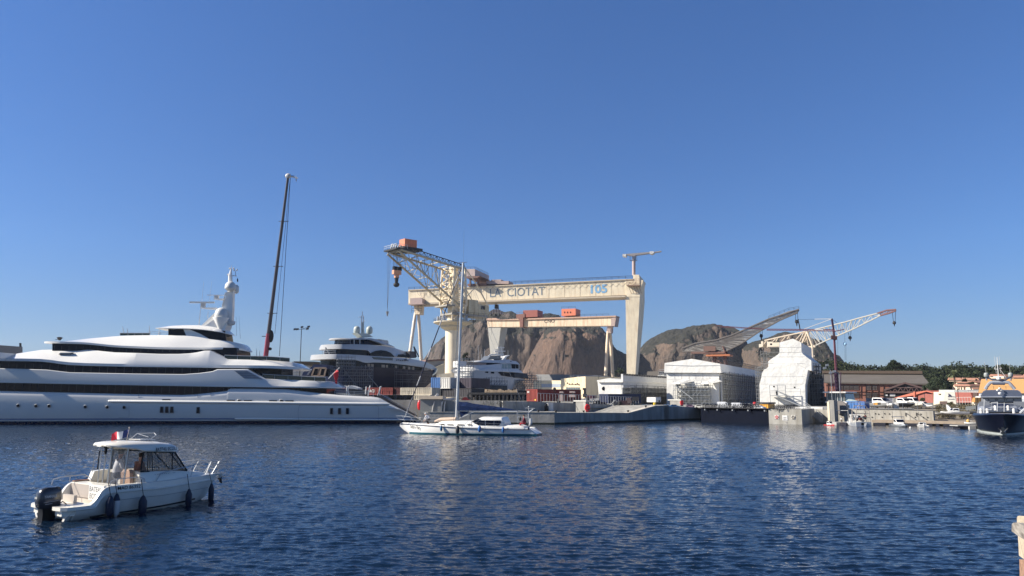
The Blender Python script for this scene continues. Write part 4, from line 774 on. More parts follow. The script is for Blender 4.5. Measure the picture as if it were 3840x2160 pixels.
def wrapped_yacht():
    F=Fr(P(2845,1500,152),P(3020,1500,148)); T=thing('wrapped_ship',F.w(4,-1,QZ),'tall stepped white shrink wrapped ship tent with an outside stair','wrapped ship')
    out=[(1305,1240),(1298,985),(1318,930),(1325,870),(1345,832),(1380,815),(1640,745),(1700,760),(1826,835),(1815,890),(1795,1000),(1800,1240)]
    slabs(F,z7,out,0,-4,WRAP,'lower_wrap',T); slabs(F,z7,[(1395,860),(1395,740),(1422,715),(1500,665),(1516,640),(1516,535),(1662,493),(1752,535),(1756,640),(1776,665),(1862,730),(1864,842),(1826,834),(1700,860)],-1.2,-22,WRAP,'upper_wrap',T)
    slabs(F,z7,[(1310,1240),(1302,985),(1330,870),(1395,800),(1395,745),(1860,745),(1815,890),(1800,1000),(1805,1240)],-3.8,-24,WRAP,'body_wrap',T)
    b=MB(); 
    for y in (585,640,690,760,905,985,1070): b.fp(F,z7,[(1400 if y<760 else 1312,y),(1790,y-2),(1790,y-.8),(1400 if y<760 else 1312,y+1.2)],.04 if y>860 else -1.15,-.02 if y>860 else -1.25)
    part('sheet_seams',b,mat('pale_seam',(.5,.5,.5)),T)
    for x,y in ((1457,1013),(1682,1022)): b=MB(); b.ell(F.pt(z7(x,y),.03),.22,.06,.14); part('eyelet',b,BLACK,T)
    b=MB(); b.fp(F,z7,[(1475,1065),(1490,1065),(1493,1105),(1480,1105)],.08,0); part('opening',b,BLACK,T)
    b=MB(); a0,z0=F.sz(z7(1420,1110),1); a1,_=F.sz(z7(1590,1110),1); b.ob(F,a0,a1,.3,1.8,z0-.08,z0); rail(b,[F.w(a0,1.8,z0),F.w(a1,1.8,z0)],2,1.6,.05)
    e,ez=F.sz(z7(1760,1225),1); 
    for t in (.4,1.7): b.bar(F.w(a0+1,t,z0),F.w(e,t,QZ),.14); b.bar(F.w(a0+1,t,z0+1),F.w(e,t,QZ+1),.05)
    for i in range(18): f=i/18; b.ob(F,a0+1+(e-a0-1)*f-.12,a0+1+(e-a0-1)*f+.12,.4,1.7,z0+(QZ-z0)*f-.04,z0+(QZ-z0)*f)
    for a in (a0,a1,(a0+a1)/2): b.bar(F.w(a,1.7,QZ),F.w(a,1.7,z0+2),.05)
    rail(b,[F.w(a1,1.8,QZ+2.2),F.w(e,1.8,QZ+2.2)],1.2,1.5,.04); part('stair_scaffold',b,mat('light_tube',(.35,.36,.36)),T)
    # scaffold on both sides
    b=MB(); a0,z1_=F.sz(z7(1262,830),-6); a1,_=F.sz(z7(1325,830),-6); scaffold(b,F,a0,a1,QZ,z1_,-8,-5,3,9,.05,.3,11); b.bar(F.w(a0,-5,z1_),F.pt(z7(1395,750),-5),.06)
    scaffold(b,F,F.sz(z7(1330,830),-6)[0],F.sz(z7(1395,830),-6)[0],z1_,z1_+3.2,-8,-5,2,2,.05,.3,12); part('left_scaffold',b,mat('dull_steel',(.16,.165,.17)),T)
    b=MB(); a0=F.sz(z7(1835,830),-6)[0]; a1,z1_=F.sz(z7(1945,790),-6); scaffold(b,F,a0,a1,QZ,z1_,-12,-5,4,9,.06,.5,13); part('right_scaffold',b,mat('dull_steel',(.16,.165,.17)),T)
    b=MB(); b.fp(F,z7,[(1830,860),(1860,842),(1930,900),(1990,920),(1998,1240),(1815,1240),(1800,1000)],-12,-13); part('side_net',b,mat('dark_blue_net',(.045,.05,.065),.85,var=.3,scale=.5),T)
    b=MB(); a0=F.sz(z7(1930,900),-11)[0]; a1,z1_=F.sz(z7(1995,930),-11); scaffold(b,F,a0,a1,QZ,z1_,-11.8,-10,3,7,.06,.5,14); part('rear_scaffold',b,mat('dull_steel',(.16,.165,.17)),T)
wrapped_yacht()
def beige_shed():
    F=Fr(P(2103,1450,240),P(2196,1450,231)); T=thing('industrial_shed',F.w(3,-1,QZ),'pale beige industrial shed with a dark barred door, behind the red container','shed'); bc=mat('beige_cladding',(.70,.58,.38),.65,var=.06,streak=(.55,.44,.28),samt=.2)
    slabs(F,z6,[(872,660),(872,345),(1268,305),(1272,660)],0,-22,bc,'main_block',T)
    slabs(F,z6,[(430,660),(430,372),(872,372),(872,660)],-2,-20,bc,'wing',T); slabs(F,z6,[(500,375),(470,275),(880,275),(1460,330),(1400,345),(872,345),(872,375)],-10,-26,mat('grey_roof',(.16,.16,.16),.7),'roof',T)
    slabs(F,z6,[(560,428),(868,428),(868,482),(560,482)],-1.95,-2.05,mat('grey_blue_band',(.28,.32,.38),.5),'window_band',T)
    d=slabs(F,z6,[(958,483),(1178,483),(1178,640),(958,640)],.08,-.02,mat('door_glass',(.10,.12,.13),.4),'door',T)
    b=MB()
    for i in range(1,6): b.fp(F,z6,[(958+i*37,483),(960+i*37,483),(960+i*37,640),(958+i*37,640)],.12,.08)
    for y in (520,560,600): b.fp(F,z6,[(958,y),(1178,y),(1178,y+3),(958,y+3)],.13,.08)
    part('door_bars',b,mat('pale_bars',(.4,.38,.33),.6),d)
    b=MB()
    for x in (940,1005,1065,1130,1195): b.fp(F,z6,[(x,330),(x+3,330),(x+3,400),(x,400)],.05,0)
    part('wall_seams',b,mat('seam_brown',(.4,.32,.2),.7),T)
    b=MB(); rr=[(980,415),(1010,432),(1060,430),(1110,436),(1140,425),(1165,440)]
    b.bar(F.pt(z6(1000,433),.1),F.pt(z6(1150,436),.1),.09)
    for x,y in rr: b.ell(F.pt(z6(x,y),.12),.3,.1,.25)
    part('faded_sign',b,mat('worn_sign',(.2,.15,.1),.7),T)
    slabs(F,z6,[(1300,512),(1355,512),(1355,560),(1300,560)],-6,-6.1,DARK,'vent',T)
    # second shed further back left
    F2=Fr(P(1590,1450,300),P(1800,1450,310)); T=thing('industrial_shed',F2.w(3,-1,QZ),'grey brown shed roof visible between the navy yacht and the crane column','shed')
    slabs(F2,z4,[(440,1230),(445,1120),(600,1105),(600,1230)],0,-20,mat('grey_cladding',(.3,.28,.25),.7),'wall',T); slabs(F2,z4,[(440,1122),(450,1108),(640,1098),(640,1112)],.4,-20.4,mat('rust_brown',(.16,.09,.07)),'roof',T)
    slabs(F2,z4,[(500,1260),(500,1180),(600,1140),(600,1260)],2,.5,mat('beige_cladding',(.7,.58,.38)),'lean_to',T)
beige_shed()
def crane_base_hall():
    F=Fr(P(1600,1450,232),P(1720,1450,232)); T=thing('industrial_shed',F.w(3,-1,QZ),'low cream plinth building at the foot of the round crane column','shed')
    slabs(F,z4,[(490,1300),(500,1245),(600,1222),(700,1222),(700,1300)],0,-10,CREAM,'plinth',T)
    T=thing('flared_hopper',F.w(8,4,QZ),'pale flared steel hopper beside the crane column, left of the scaffold tower','hopper')
    slabs(F,z4,[(690,1230),(655,1195),(690,1180),(730,1180),(730,1230)],6,2,GREYW,'bowl',T)
crane_base_hall()
def red_warehouse():
    F=Fr(P(3100,1480,233),P(3486,1480,223)); T=thing('warehouse',F.w(20,-10,QZ),'long red brick warehouse with gridded windows and a grey brown roof','warehouse')
    bk=mat('red_brick_cladding',(.30,.125,.085),.8,var=.2,scale=.3,streak=(.2,.09,.06),samt=.3); rf=mat('brown_grey_roof',(.125,.11,.095),.8,var=.12,scale=.15)
    wl_=[F.pt(z8(290,590),0),F.pt(z8(1485,608),0),None,None]; wl_[2]=Vector((wl_[1].x,wl_[1].y,QZ)); wl_[3]=Vector((wl_[0].x,wl_[0].y,QZ)); b=MB(); b.prism(wl_,F.n*-24); part('wall',b,bk,T)
    b=MB(); e0=F.pt(z8(285,590),.6); e1=F.pt(z8(1487,606),.6); r0=F.pt(z8(255,492),-12); r1=F.pt(z8(1400,498),-12); g0=e0-F.n*25; g1=e1-F.n*25-F.u*4; b.add([e0,e1,r1,r0,g1,g0,e0-Vector((0,0,.4)),e1-Vector((0,0,.4))],[(0,1,2,3),(3,2,4,5),(6,7,1,0),(1,4,2),(0,3,5)]); part('roof',b,rf,T)
    b=MB(); b.prism([r0+F.n*1.5,r1+F.n*1.5,r1+F.n*1.5+Vector((0,0,.9)),r0+F.n*1.5+Vector((0,0,.9))],F.n*-3); part('ridge_vent',b,mat('ridge_brown',(.12,.085,.06),.8),T)
    gl=mat('dusty_panes',(.16,.13,.11),.35,var=.25,scale=1); fr=mat('dark_glazing_bar',(.04,.025,.02),.6)
    for x0,x1,y0,y1,nx,ny in ((440,490,633,678,3,3),(502,565,630,678,4,3),(570,610,632,678,3,3),(615,675,630,680,4,3),(762,815,632,682,3,3),(832,886,632,682,3,3),(548,610,716,768,4,4),(620,680,716,770,4,4),(762,815,716,770,3,4),(832,890,718,770,3,4)):
        b=MB(); b.fp(F,z8,[(x0,y0),(x1,y0),(x1,y1),(x0,y1)],.1,0); w_=part('window',b,gl,T); b=MB()
        for i in range(nx+1): x=x0+(x1-x0)*i/nx; b.fp(F,z8,[(x-1,y0),(x+1,y0),(x+1,y1),(x-1,y1)],.17,.1)
        for j in range(ny+1): y=y0+(y1-y0)*j/ny; b.fp(F,z8,[(x0,y-1),(x1,y-1),(x1,y+1),(x0,y+1)],.18,.1)
        part('glazing_bars',b,fr,w_)
    b=MB()
    for x in (320,430,495,700,755,825,900,960): b.fp(F,z8,[(x,598),(x+2,598),(x+2,775),(x,775)],.22,.02)
    for y in (625,700,735): b.fp(F,z8,[(295,y),(960,y+3),(960,y+5),(295,y+2)],.23,.02)
    part('steel_frame',b,fr,T)
    # gable of the open end
    b=MB(); b.fp(F,z8,[(975,770),(970,685),(1205,602),(1500,690),(1495,770)],.8,-.2); part('open_gable',b,mat('dark_interior',(.012,.012,.016),.9),T)
    b=MB(); 
    for p,q_ in (((970,685),(1205,600)),((1205,600),(1500,690)),((975,708),(1495,708))): b.bar(F.pt(z8(*p),1.0),F.pt(z8(*q_),1.0),.35)
    for i in range(8): x=1000+i*62; b.bar(F.pt(z8(x,707),1),F.pt(z8(x+31,640+abs(i-3.5)*12),1),.12); b.bar(F.pt(z8(x+62,707),1),F.pt(z8(x+31,640+abs(i-3.5)*12),1),.12)
    b.bar(F.pt(z8(1080,655),1),F.pt(z8(1380,655),1),.14); part('gable_truss',b,mat('truss_brown',(.13,.08,.07),.6),T)
    for x0,x1,y0,y1 in ((985,1008,735,750),(1035,1095,728,755),(1215,1262,650,660)):
        b=MB(); b.fp(F,z8,[(x0,y0),(x1,y0),(x1,y1),(x0,y1)],.86,.78); part('skylight_opening',b,GREYW,T)
red_warehouse()
def right_buildings():
    F=Fr(P(3350,1480,192),P(3500,1480,180)); T=thing('shed',F.w(5,-2,QZ),'orange red shed with a pitched bright roof beside the brick warehouse','shed'); rw=mat('coral_wall',(.27,.085,.065),.75,var=.12); rr=mat('coral_roof',(.45,.13,.08),.6,var=.08)
    slabs(F,z8,[(1090,830),(1090,770),(1440,700),(1530,720),(1530,830)],0,-14,rw,'wall',T); slabs(F,z8,[(1080,772),(1300,712),(1455,688),(1535,712),(1532,722),(1450,700),(1300,745),(1130,772)],.5,-14.5,rr,'roof',T)
    slabs(F,z8,[(1455,712),(1500,712),(1515,728),(1450,722)],.1,-.05,GLASS,'window',T); slabs(F,z8,[(1305,700),(1320,700),(1320,800),(1305,800)],.8,.2,rr,'pillar',T)
    F=Fr(P(3500,1480,175),P(3660,1480,160)); T=thing('harbour_office',F.w(5,-2,QZ),'cream, grey and red harbour office with a dark sail emblem','office building')
    slabs(F,z8,[(1535,870),(1537,705),(1668,705),(1660,870)],0,-10,mat('cream_wall',(.60,.55,.44),.75,var=.05),'cream_wall',T)
    slabs(F,z8,[(1640,870),(1668,705),(1780,708),(1800,870)],.12,-9,mat('grey_wall',(.40,.39,.35),.8,var=.06),'grey_wall',T)
    slabs(F,z8,[(1800,828),(1785,708),(1960,712),(1978,760),(1975,828)],.06,-9,mat('brick_red_wall',(.29,.09,.07),.75,var=.08),'red_wall',T)
    slabs(F,z8,[(1598,705),(1598,680),(2050,690),(2050,715),(1960,713)],-3,-10,mat('cream_grey_roof',(.42,.44,.42),.7),'roof',T)
    b=MB(); b.fp(F,z8,[(1700,757),(1710,745),(1703,722),(1728,735),(1748,757)],.2,.12); part('emblem',b,mat('emblem_navy',(.02,.02,.05),.5),T)
    q0=F.sz(z8(1703,768),.14); scribble(F,q0[0],q0[1],.14,2.6,.28,12,mat('dark_text',(.12,.12,.14),.6),T); scribble(F,q0[0],q0[1]-.55,.14,2.4,.3,9,mat('dark_text',(.12,.12,.14)),T); q0=F.sz(z8(1768,695),-2.9); scribble(F,q0[0],q0[1]-.15,-2.98,9.5,.3,34,mat('dark_text',(.12,.12,.14)),T)
    for q_ in ([(1592,724),(1615,724),(1615,736),(1592,736)],[(1605,812),(1690,812),(1690,850),(1605,850)],[(1990,712),(2040,716),(2040,770),(1990,765)],[(1735,815),(1760,815),(1760,850),(1735,850)]): slabs(F,z8,q_,.18,.05,mat('brown_glass',(.10,.07,.06),.3),'window',T)
    b=MB(); rail(b,[F.pt(z8(1810,870),2),F.pt(z8(1970,870),2)],1.9,.8,.04); part('fence',b,GREYW,T)
    # yellow ribbed roof building
    F=Fr(P(3670,1480,146),P(3900,1480,128)); T=thing('yellow_roof_hall',F.w(8,-3,QZ),'hall with a bright yellow ribbed roof behind the navy yacht','hall'); 
    m=bpy.data.materials.new('yellow_ribbed_roof'); m.use_nodes=True; N=m.node_tree.nodes; L=m.node_tree.links; tc=N.new('ShaderNodeTexCoord'); wv=N.new('ShaderNodeTexWave'); wv.inputs['Scale'].default_value=.6; wv.inputs['Distortion'].default_value=.15; L.new(tc.outputs['Object'],wv.inputs[0])
    r=N.new('ShaderNodeValToRGB'); r.color_ramp.elements[0].position=.35; r.color_ramp.elements[0].color=(.45,.22,.07,1); r.color_ramp.elements[1].color=(.80,.48,.15,1); L.new(wv.outputs[0],r.inputs[0]); L.new(r.outputs[0],N['Principled BSDF'].inputs['Base Color'])
    b=MB(); e0=F.pt(z8(2050,715),0); e1=F.pt(z8(2700,722),0); r0=F.pt(z8(2085,556),-9); r1=F.pt(z8(2700,552),-9); b.add([e0,e1,r1,r0,r1-F.n*9+Vector((0,0,-7)),r0-F.n*9+Vector((0,0,-7))],[(0,1,2,3),(3,2,4,5),(0,3,5)]); part('roof',b,m,T)
    slabs(F,z8,[(2060,900),(2060,722),(2700,722),(2700,900)],-.6,-16,mat('grey_blue_wall',(.3,.33,.36),.7),'wall',T); slabs(F,z8,[(2500,780),(2500,755),(2700,765),(2700,785)],.8,-.5,WHITE,'awning',T)
    # small yellow-roofed kiosk and white stair tower
    F=Fr(P(3640,1480,130),P(3680,1480,127)); T=thing('kiosk',F.w(.5,0,QZ),'little kiosk with a yellow tiled roof left of the navy yacht','kiosk'); slabs(F,z10,[(1165,345),(1200,220),(1262,222),(1262,345)],.4,-3,m,'roof',T); slabs(F,z10,[(1172,440),(1172,345),(1262,345),(1262,440)],0,-2.8,mat('cream_wall',(.60,.55,.44)),'wall',T)
    T=thing('stair_tower',F.w(2,0,QZ),'white rounded stair tower between the kiosk and the navy yacht','tower'); slabs(F,z10,[(1270,560),(1262,200),(1300,180),(1400,200),(1425,260),(1425,560)],-1,-4,GREYW,'wall',T); slabs(F,z10,[(1365,200),(1370,110),(1400,160),(1400,200)],-1.4,-3,GREYW,'parapet',T)
    # houses on the slope
    def house(pts_w,pts_r,D,lab,wins=(),chim=()):
        F=Fr(P(3500,1400,D),P(3700,1400,D-16)); T=thing('house',F.pt(z11(*pts_w[0]),0),lab,'house'); T.location.z=QZ
        b=MB(); w3=[F.pt(z11(*p),0) for p in pts_w]; b.prism(w3,F.n*-8); part('wall',b,mat('cream_house_wall',(.70,.55,.40),.8,var=.08),T)
        r=slabs(F,z11,pts_r,.5,-8.5,mat('terracotta_tiles',(.33,.165,.115),.8,var=.25,scale=2),'roof',T)
        for w_ in wins: slabs(F,z11,w_,.08,-.03,mat('brown_glass',(.10,.07,.06)),'window',T)
        for c in chim: slabs(F,z11,c,-1,-2,mat('cream_house_wall',(.7,.55,.4)),'chimney',r)
    house([(95,1500),(95,1365),(140,1300),(230,1345),(600,1345),(660,1500)],[(110,1330),(160,1290),(590,1300),(640,1350),(215,1352)],215,'cream house with terracotta roof and shuttered windows below the pines',wins=([(145,1405),(175,1405),(175,1470),(145,1470)],[(270,1395),(305,1395),(305,1460),(270,1460)],[(345,1390),(380,1390),(380,1460),(345,1460)],[(430,1385),(480,1385),(480,1460),(430,1460)]))
    house([(-10,1210),(-10,1165),(900,1170),(900,1210)],[(-60,1170),(-30,1095),(860,1105),(910,1175)],262,'long low house with a pink terracotta roof higher on the slope',chim=([(395,1130),(395,1090),(415,1090),(415,1130)],[(885,1130),(885,1095),(905,1095),(905,1130)]))
    house([(200,1290),(200,1245),(480,1250),(700,1200),(860,1290)],[(190,1250),(260,1215),(480,1240),(690,1185),(860,1250),(700,1215),(480,1262)],240,'small house with two pale gables between the cream house and the long roof')
    house([(1220,1120),(1220,1045),(1650,1050),(1650,1120)],[(1190,1050),(1240,990),(1540,995),(1660,1055)],235,'reddish roofed house partly hidden behind the navy yacht mast')
    house([(1920,1130),(1920,1090),(2400,1090),(2400,1130)],[(1880,1095),(1930,1045),(2200,1040),(2260,980),(2400,980),(2400,1095)],235,'house with a pale roof above the right end of the yellow roof')
    house([(690,1500),(690,1420),(890,1420),(890,1500)],[(660,1425),(700,1400),(880,1400),(900,1425)],205,'low house roof between the cream house and the yellow hall')
    # dock office with flat roof
    F=Fr(P(3085,1480,150),P(3180,1480,147)); T=thing('control_cabin',F.w(2,-1,QZ),'dark glazed control cabin with a flat white roof on the quay','cabin')
    slabs(F,z8,[(262,716),(262,700),(522,700),(525,716)],1,-7,GREYW,'roof',T); slabs(F,z8,[(300,815),(300,718),(515,718),(540,815)],0,-6,mat('cabin_glass',(.05,.075,.09),.15),'glazing',T)
    for x in (310,365,405,430,475,505): slabs(F,z8,[(x,718),(x+4,718),(x+4,815),(x,815)],.1,0,GREYW,'mullion',T)
    slabs(F,z8,[(290,830),(290,812),(545,812),(545,830)],.4,-6.2,GREYW,'sill_band',T); slabs(F,z8,[(330,905),(330,830),(520,830),(520,905)],-.5,-6,mat('dark_grey_wall',(.10,.10,.10),.8),'base_wall',T)
    # dark shed above the long shelter
    F=Fr(P(2420,1400,250),P(2500,1400,246)); T=thing('industrial_shed',F.w(2,-1,QZ),'dark brown roofed shed above the long white shelter','shed')
    slabs(F,z7,[(60,1000),(65,930),(80,850),(210,845),(215,1000)],0,-12,mat('brown_grey_roof',(.125,.11,.095)),'roof',T); slabs(F,z7,[(20,1000),(20,940),(62,938),(62,1000)],1,-10,mat('red_brick_cladding',(.3,.125,.085)),'wall',T)
    # flat-topped building far left behind the yacht
    F=Fr(P(-60,1340,160),P(85,1340,172)); T=thing('concrete_building',F.w(2,-1,QZ),'plain grey building corner showing above the yacht bow at the far left','building')
    slabs(F,z20,[(-300,1400),(-300,330),(0,350),(545,388),(545,1400)],0,-8,mat('taupe_wall',(.22,.21,.20),.8,var=.06),'wall',T); b=MB(); b.bar(F.pt(z20(495,385),-1),F.pt(z20(490,300),-1),.25,6); part('vent_pipe',b,DARK,T)
right_buildings()
# ---------------- boats: common pieces ----------------
def sec(F,a,prof,tc):
    "closed mirrored cross section: prof = [(t,z)...] on the near side from bottom to top"
    return [F.w(a,t,z) for t,z in prof]+[F.w(a,2*tc-t,z) for t,z in reversed(prof)]
def layer(F,pxs,top,bot,tt,tb,tc,bul=.15,lip=0,w=None):
    secs=[]
    for px in pxs:
        yt,yb=top(px),bot(px); T_,B_=tt(px),tb(px); k=w(px) if w else 1
        a,zb=F.sz((px,yb),B_); _,zt=F.sz((px,yt),T_)
        if zt<zb+.02: zt=zb+.02
        f=lambda t: tc+(t-tc)*k
        pr=[(f(B_),zb)]
        if lip: pr.append((f(B_+.02),min(zb+lip,zt-.01)))
        m=zb+(zt-zb)*.55; pr+=[(f(B_+(T_-B_)*.5+bul),m),(f(T_+bul*.3),zt-(zt-zb)*.04),(f(T_-.08),zt)]
        secs.append(sec(F,a,pr,tc))
    return MB().loft(secs)
C_=lambda L:(lambda x:interp(L,x)); SM=lambda L:(lambda x:sint(L,x))
def xs(a,b,st,*curves):
    s=set(np.arange(a,b,st).tolist()+[b]); 
    for c in curves: s|={x for x,_ in c if a<=x<=b}
    s=sorted(s); o=[s[0]]
    for x in s[1:]:
        if x-o[-1]>.8: o.append(x)
    return o
# ================= superyacht in front =================
def superyacht():
    F=Fr((-75,105.5),(-15,109.5)); TC=-6.3
    T=thing('motor_yacht',F.w(25,TC,0),'huge white motor yacht lying alongside on the left, with raked mast and domes','motor yacht')
    hb=[(-700,1600),(1640,1600)]
    ht=[(-700,1440),(-300,1455),(0,1463),(500,1475),(683,1478),(729,1476),(852,1463),(858,1456),(957,1456.6),(1064,1459),(1090,1461),(1123,1465),(1160,1470),(1198,1474.5),(1272,1481.5),(1384,1488),(1410,1490),(1425,1494),(1459,1513.6),(1556,1562),(1575,1573),(1640,1577)]
    secs=[]
    for px in xs(-700,1640,40,ht):
        k=1 if px>-150 else max(.02,1-((-150-px)/550)**2); a,zt=F.sz((px,interp(ht,px)),-.3)
        pr=[(-1.6,-1.2),(-.75,.15),(-.35,1.2),(-.12,2.2)]
        pr=[(t,min(z,zt-.05*(4-i))) for i,(t,z) in enumerate(pr)]+[(-.06,max(zt-.75,min(2.25,zt-.04))),(-.16,zt-.3 if zt>2.6 else zt-.03),(-.42 if zt>2.6 else -.2,zt-.04 if zt>2.6 else zt-.02),(-.85,zt)]
        secs.append(sec(F,a,[(TC+(t-TC)*k,z) for t,z in pr],TC))
    b=MB().loft(secs); H=part('hull',b,SHIPH,T,50)
    b=MB(); secs=[]
    for px in xs(-700,1560,60): k=1.002 if px>-150 else max(.022,1.002-((-150-px)/550)**2); a=F.sz((px,1580),0)[0]; secs.append(sec(F,a,[(TC+(t-TC)*k,z) for t,z in ((-1.55,-1.2),(-.72,.1),(-.60,.42))],TC))
    b.loft(secs); part('boot_stripe',b,mat('navy_boot_stripe',(.008,.014,.05),.2,coat=.5),T,50)
    b=MB()
    for z0,z1_,t in ((.62,.85,-.50),):
        A0=F.sz((-150,1580),0)[0];A1=F.sz((1560,1580),0)[0]; b.ob(F,A0,A1,t-.2,t,z0,z1_)
    part('blue_stripe',b,mat('blue_stripe',(.03,.09,.22),.3,coat=.4),T)
    # strakes
    def strake(pts,r,t,nm='strake'):
        b=MB(); P_=[F.pt(p,t) for p in pts]; b.tube(P_,[r*.4]+[r]*(len(P_)-2)+[r*.4],8); return part(nm,b,SHIPW,T,60)
    strake([(406,1504),(414,1504.5),(900,1509),(1384,1514.5),(1452,1515),(1462,1515)],.2,-.0)
    strake([(880,1570),(890,1570),(1300,1573),(1545,1574),(1560,1574)],.13,-.32)
    # swim platform with fold-down parts behind the sailing yacht
    b=MB(); a0=F.sz((1560,1574),-1)[0]; a1=F.sz((1705,1574),-1)[0]; zt=F.sz((1640,1566),-1)[1]; b.ob(F,a0-2,a1,2*TC+1,-1,.35,zt); part('swim_platform',b,mat('platform_grey',(.45,.46,.47),.5),T)
    # portholes and hull windows
    for x,y in ((68,1521.5),(135,1522.5),(184.5,1523),(320,1526),(402,1527),(465.6,1528)):
        b=MB(); c=F.pt((x,y),-.02); b.lathe([(.22,-.1),(.22,.02)],c,16,tuple(F.n)); p_=part('porthole',b,GLASS,T); b=MB(); n=18
        b.tube([c+F.n*.03+(F.u*math.cos(k*2*math.pi/n)+Vector((0,0,math.sin(k*2*math.pi/n))))*.24 for k in range(n+1)],.03,5,False); part('rim',b,ALU,p_)
    def win(x0,x1,y0,y1,t=-.02,nm='hull_window',rim=True):
        a0,z1_=F.sz((x0,y0),t); a1,z0=F.sz((x1,y1),t); b=MB(); b.ob(F,a0,a1,t-.2,t,z0,z1_); o=part(nm,b,GLASS,T)
        if rim: b=MB(); b.ob(F,a0-.05,a1+.05,t-.22,t-.03,z0-.05,z1_+.05); part('frame',b,mat('dark_trim',(.06,.07,.09),.4),o)
    for x in (605.5,624.7,643.4): win(x-4,x+4,1526,1547)
    win(738,746,1528,1548.5)
    for x in (1242.8,1272.6,1302.4): win(x-3.7,x+3.7,1531.5,1552)
    for x0,x1,y in ((609,637,1500),(851,879,1502.5),(915,943,1503.5),(1010,1037,1504),(1071,1099,1504.5)): win(x0,x1,y-1.8,y+2.4,.0,'mooring_slot')
    for x0,x1,y in ((891,904,1503),(1049,1061,1504)):
        b=MB(); c=F.pt(((x0+x1)/2,y),.0); b.ell(c,.26,.06,.16); o=part('fairlead',b,BLACK,T); b=MB(); b.tube([c+F.n*.04+F.u*.32*math.cos(k*math.pi/8)+Vector((0,0,.2*math.sin(k*math.pi/8))) for k in range(17)],.05,5,False); part('rim',b,ALU,o)
    # shell door seams
    b=MB(); sm=mat('door_seam',(.10,.12,.16),.5)
    def seam(pts,t=-.0,r=.018):
        q=[F.pt(p,t) for p in pts]; b.tube(q,r,4)
    seam([(1123,1519),(1118,1540),(1118,1560),(1120,1578)],-.06); seam([(1123,1519),(1410,1520),(1420,1526),(1420,1575)],-.06); seam([(484,1515),(484,1565),(445,1566)],-.1); seam([(161,1401),(161,1430)],-.2); seam([(200,1400),(201,1428),(374,1431),(376,1400)],-.2); seam([(3,1390),(3,1428),(161,1430)],-.2); seam([(520,1480),(520,1497)],-.1); seam([(741,1478),(741,1500)],-.1); seam([(790,1472),(792,1500)],-.1)
    part('door_seams',b,sm,T)
    # window bands (dark glazed deckhouse walls, set back between the decks)
    def band(name,pts,t,t2=None):
        q=[F.pt(p,t) for p in pts]; b=MB(); b.prism(q,F.n*(2*(TC-t))); return part(name,b,GLASS,T)
    band('main_deck_glazing',[(-600,1425),(0,1430),(500,1438),(856,1445),(870,1450),(852,1470),(729,1482),(500,1482),(0,1470),(-600,1462)],-.34)
    band('aft_saloon_wall',[(850,1452),(1225,1457),(1225,1490),(850,1480)],-2.2)
    L2t=[(-600,1368),(0,1381),(168,1386),(255,1396),(501,1401),(683,1403),(740,1399),(780,1394),(793,1392),(811,1384.6),(925,1384),(989.5,1420),(1100,1425),(1224,1430),(1269,1453)]
    L2b=[(-600,1426),(0,1435),(400,1443),(852,1451),(1100,1454),(1265,1455.5),(1269,1456)]
    b=layer(F,xs(-600,1269,30,L2t,L2b),C_(L2t),C_(L2b),lambda x:-.16 if x<950 else -.16-.7*min(1,(x-950)/150),lambda x:-.1,TC,.05,.18,lambda x:1 if -100<x<1120 else (max(.05,1-((-100-x)/520)**2) if x<0 else 1-.5*((x-1120)/149)**2)); part('main_deck_side',b,SHIPH,T,28)
    b=MB(); q=[z1(*p) for p in ((1925,941),(2030,941),(2156,1013),(2012,1010))]; b.prism([F.pt(p,-.06) for p in q],F.n*-.2); LV=part('louvre_panel',b,mat('louvre_grey',(.28,.30,.33),.5),T)
    b=MB()
    for i in range(1,5): f=i/5; b.bar(F.pt((z1(1925+(2012-1925)*f,941+69*f)),-.05),F.pt(z1(2030+126*f,941+72*f),-.05),.03)
    part('louvre_slats',b,mat('dark_trim',(.06,.07,.09)),LV)
    band('upper_deck_glazing',[(-600,1335),(0,1349),(219,1358),(320,1366),(774,1374),(930,1376),(1000,1378),(925,1392),(811,1392),(760,1408),(501,1410),(255,1403),(168,1392),(0,1388),(-600,1375)],-.75)
    band('aft_deck_wall',[(920,1376),(1056,1380),(1056,1422),(920,1400)],-2.6)
    L3t=[(-600,1385),(-300,1355),(-150,1345),(0,1329),(60,1320),(118,1311.5),(196,1311),(280,1311),(319,1312.5),(365,1317),(410,1321),(501,1323.5),(592,1327),(660,1327),(700,1325),(729,1321),(756,1314.8),(779,1314.5),(847,1347),(1000,1350),(1056,1354),(1086,1358),(1122,1378)]
    L3b=[(-600,1390),(-300,1356),(-150,1352),(0,1354),(90,1354.5),(150,1356),(185,1359),(219,1364),(260,1368.5),(319,1371.5),(501,1375.6),(774,1379),(1000,1380.5),(1101,1384),(1122,1381.5)]
    b=layer(F,xs(-500,1122,20,L3t,L3b),SM(L3t[:16])if 0 else C_(L3t),C_(L3b),lambda x:-2.9 if x<250 else (-2.9+1.7*min(1,(x-250)/250) if x<900 else -1.2-.6*min(1,(x-900)/150)),lambda x:-.55,TC,.10,.38,lambda x:1 if 0<x<1000 else (max(.1,1-((-x)/520)**2*.8) if x<0 else 1-.45*((x-1000)/122)**2)); part('upper_deck_side',b,SHIPW,T,28)
    b=MB(); q=[z20(*p) for p in ((1405,570),(1465,530),(1745,530),(1680,572))]; b.prism([F.pt(p,-1.55) for p in q],F.n*-.6); part('side_vent',b,mat('vent_grey',(.2,.21,.22),.4,metal=.4),T)
    band('bridge_glazing',[(196,1281),(319,1284),(433,1296),(501,1299),(774,1304),(887,1304),(890,1337),(850,1342),(780,1318),(700,1332),(501,1330),(319,1318),(196,1317)],-2.7)
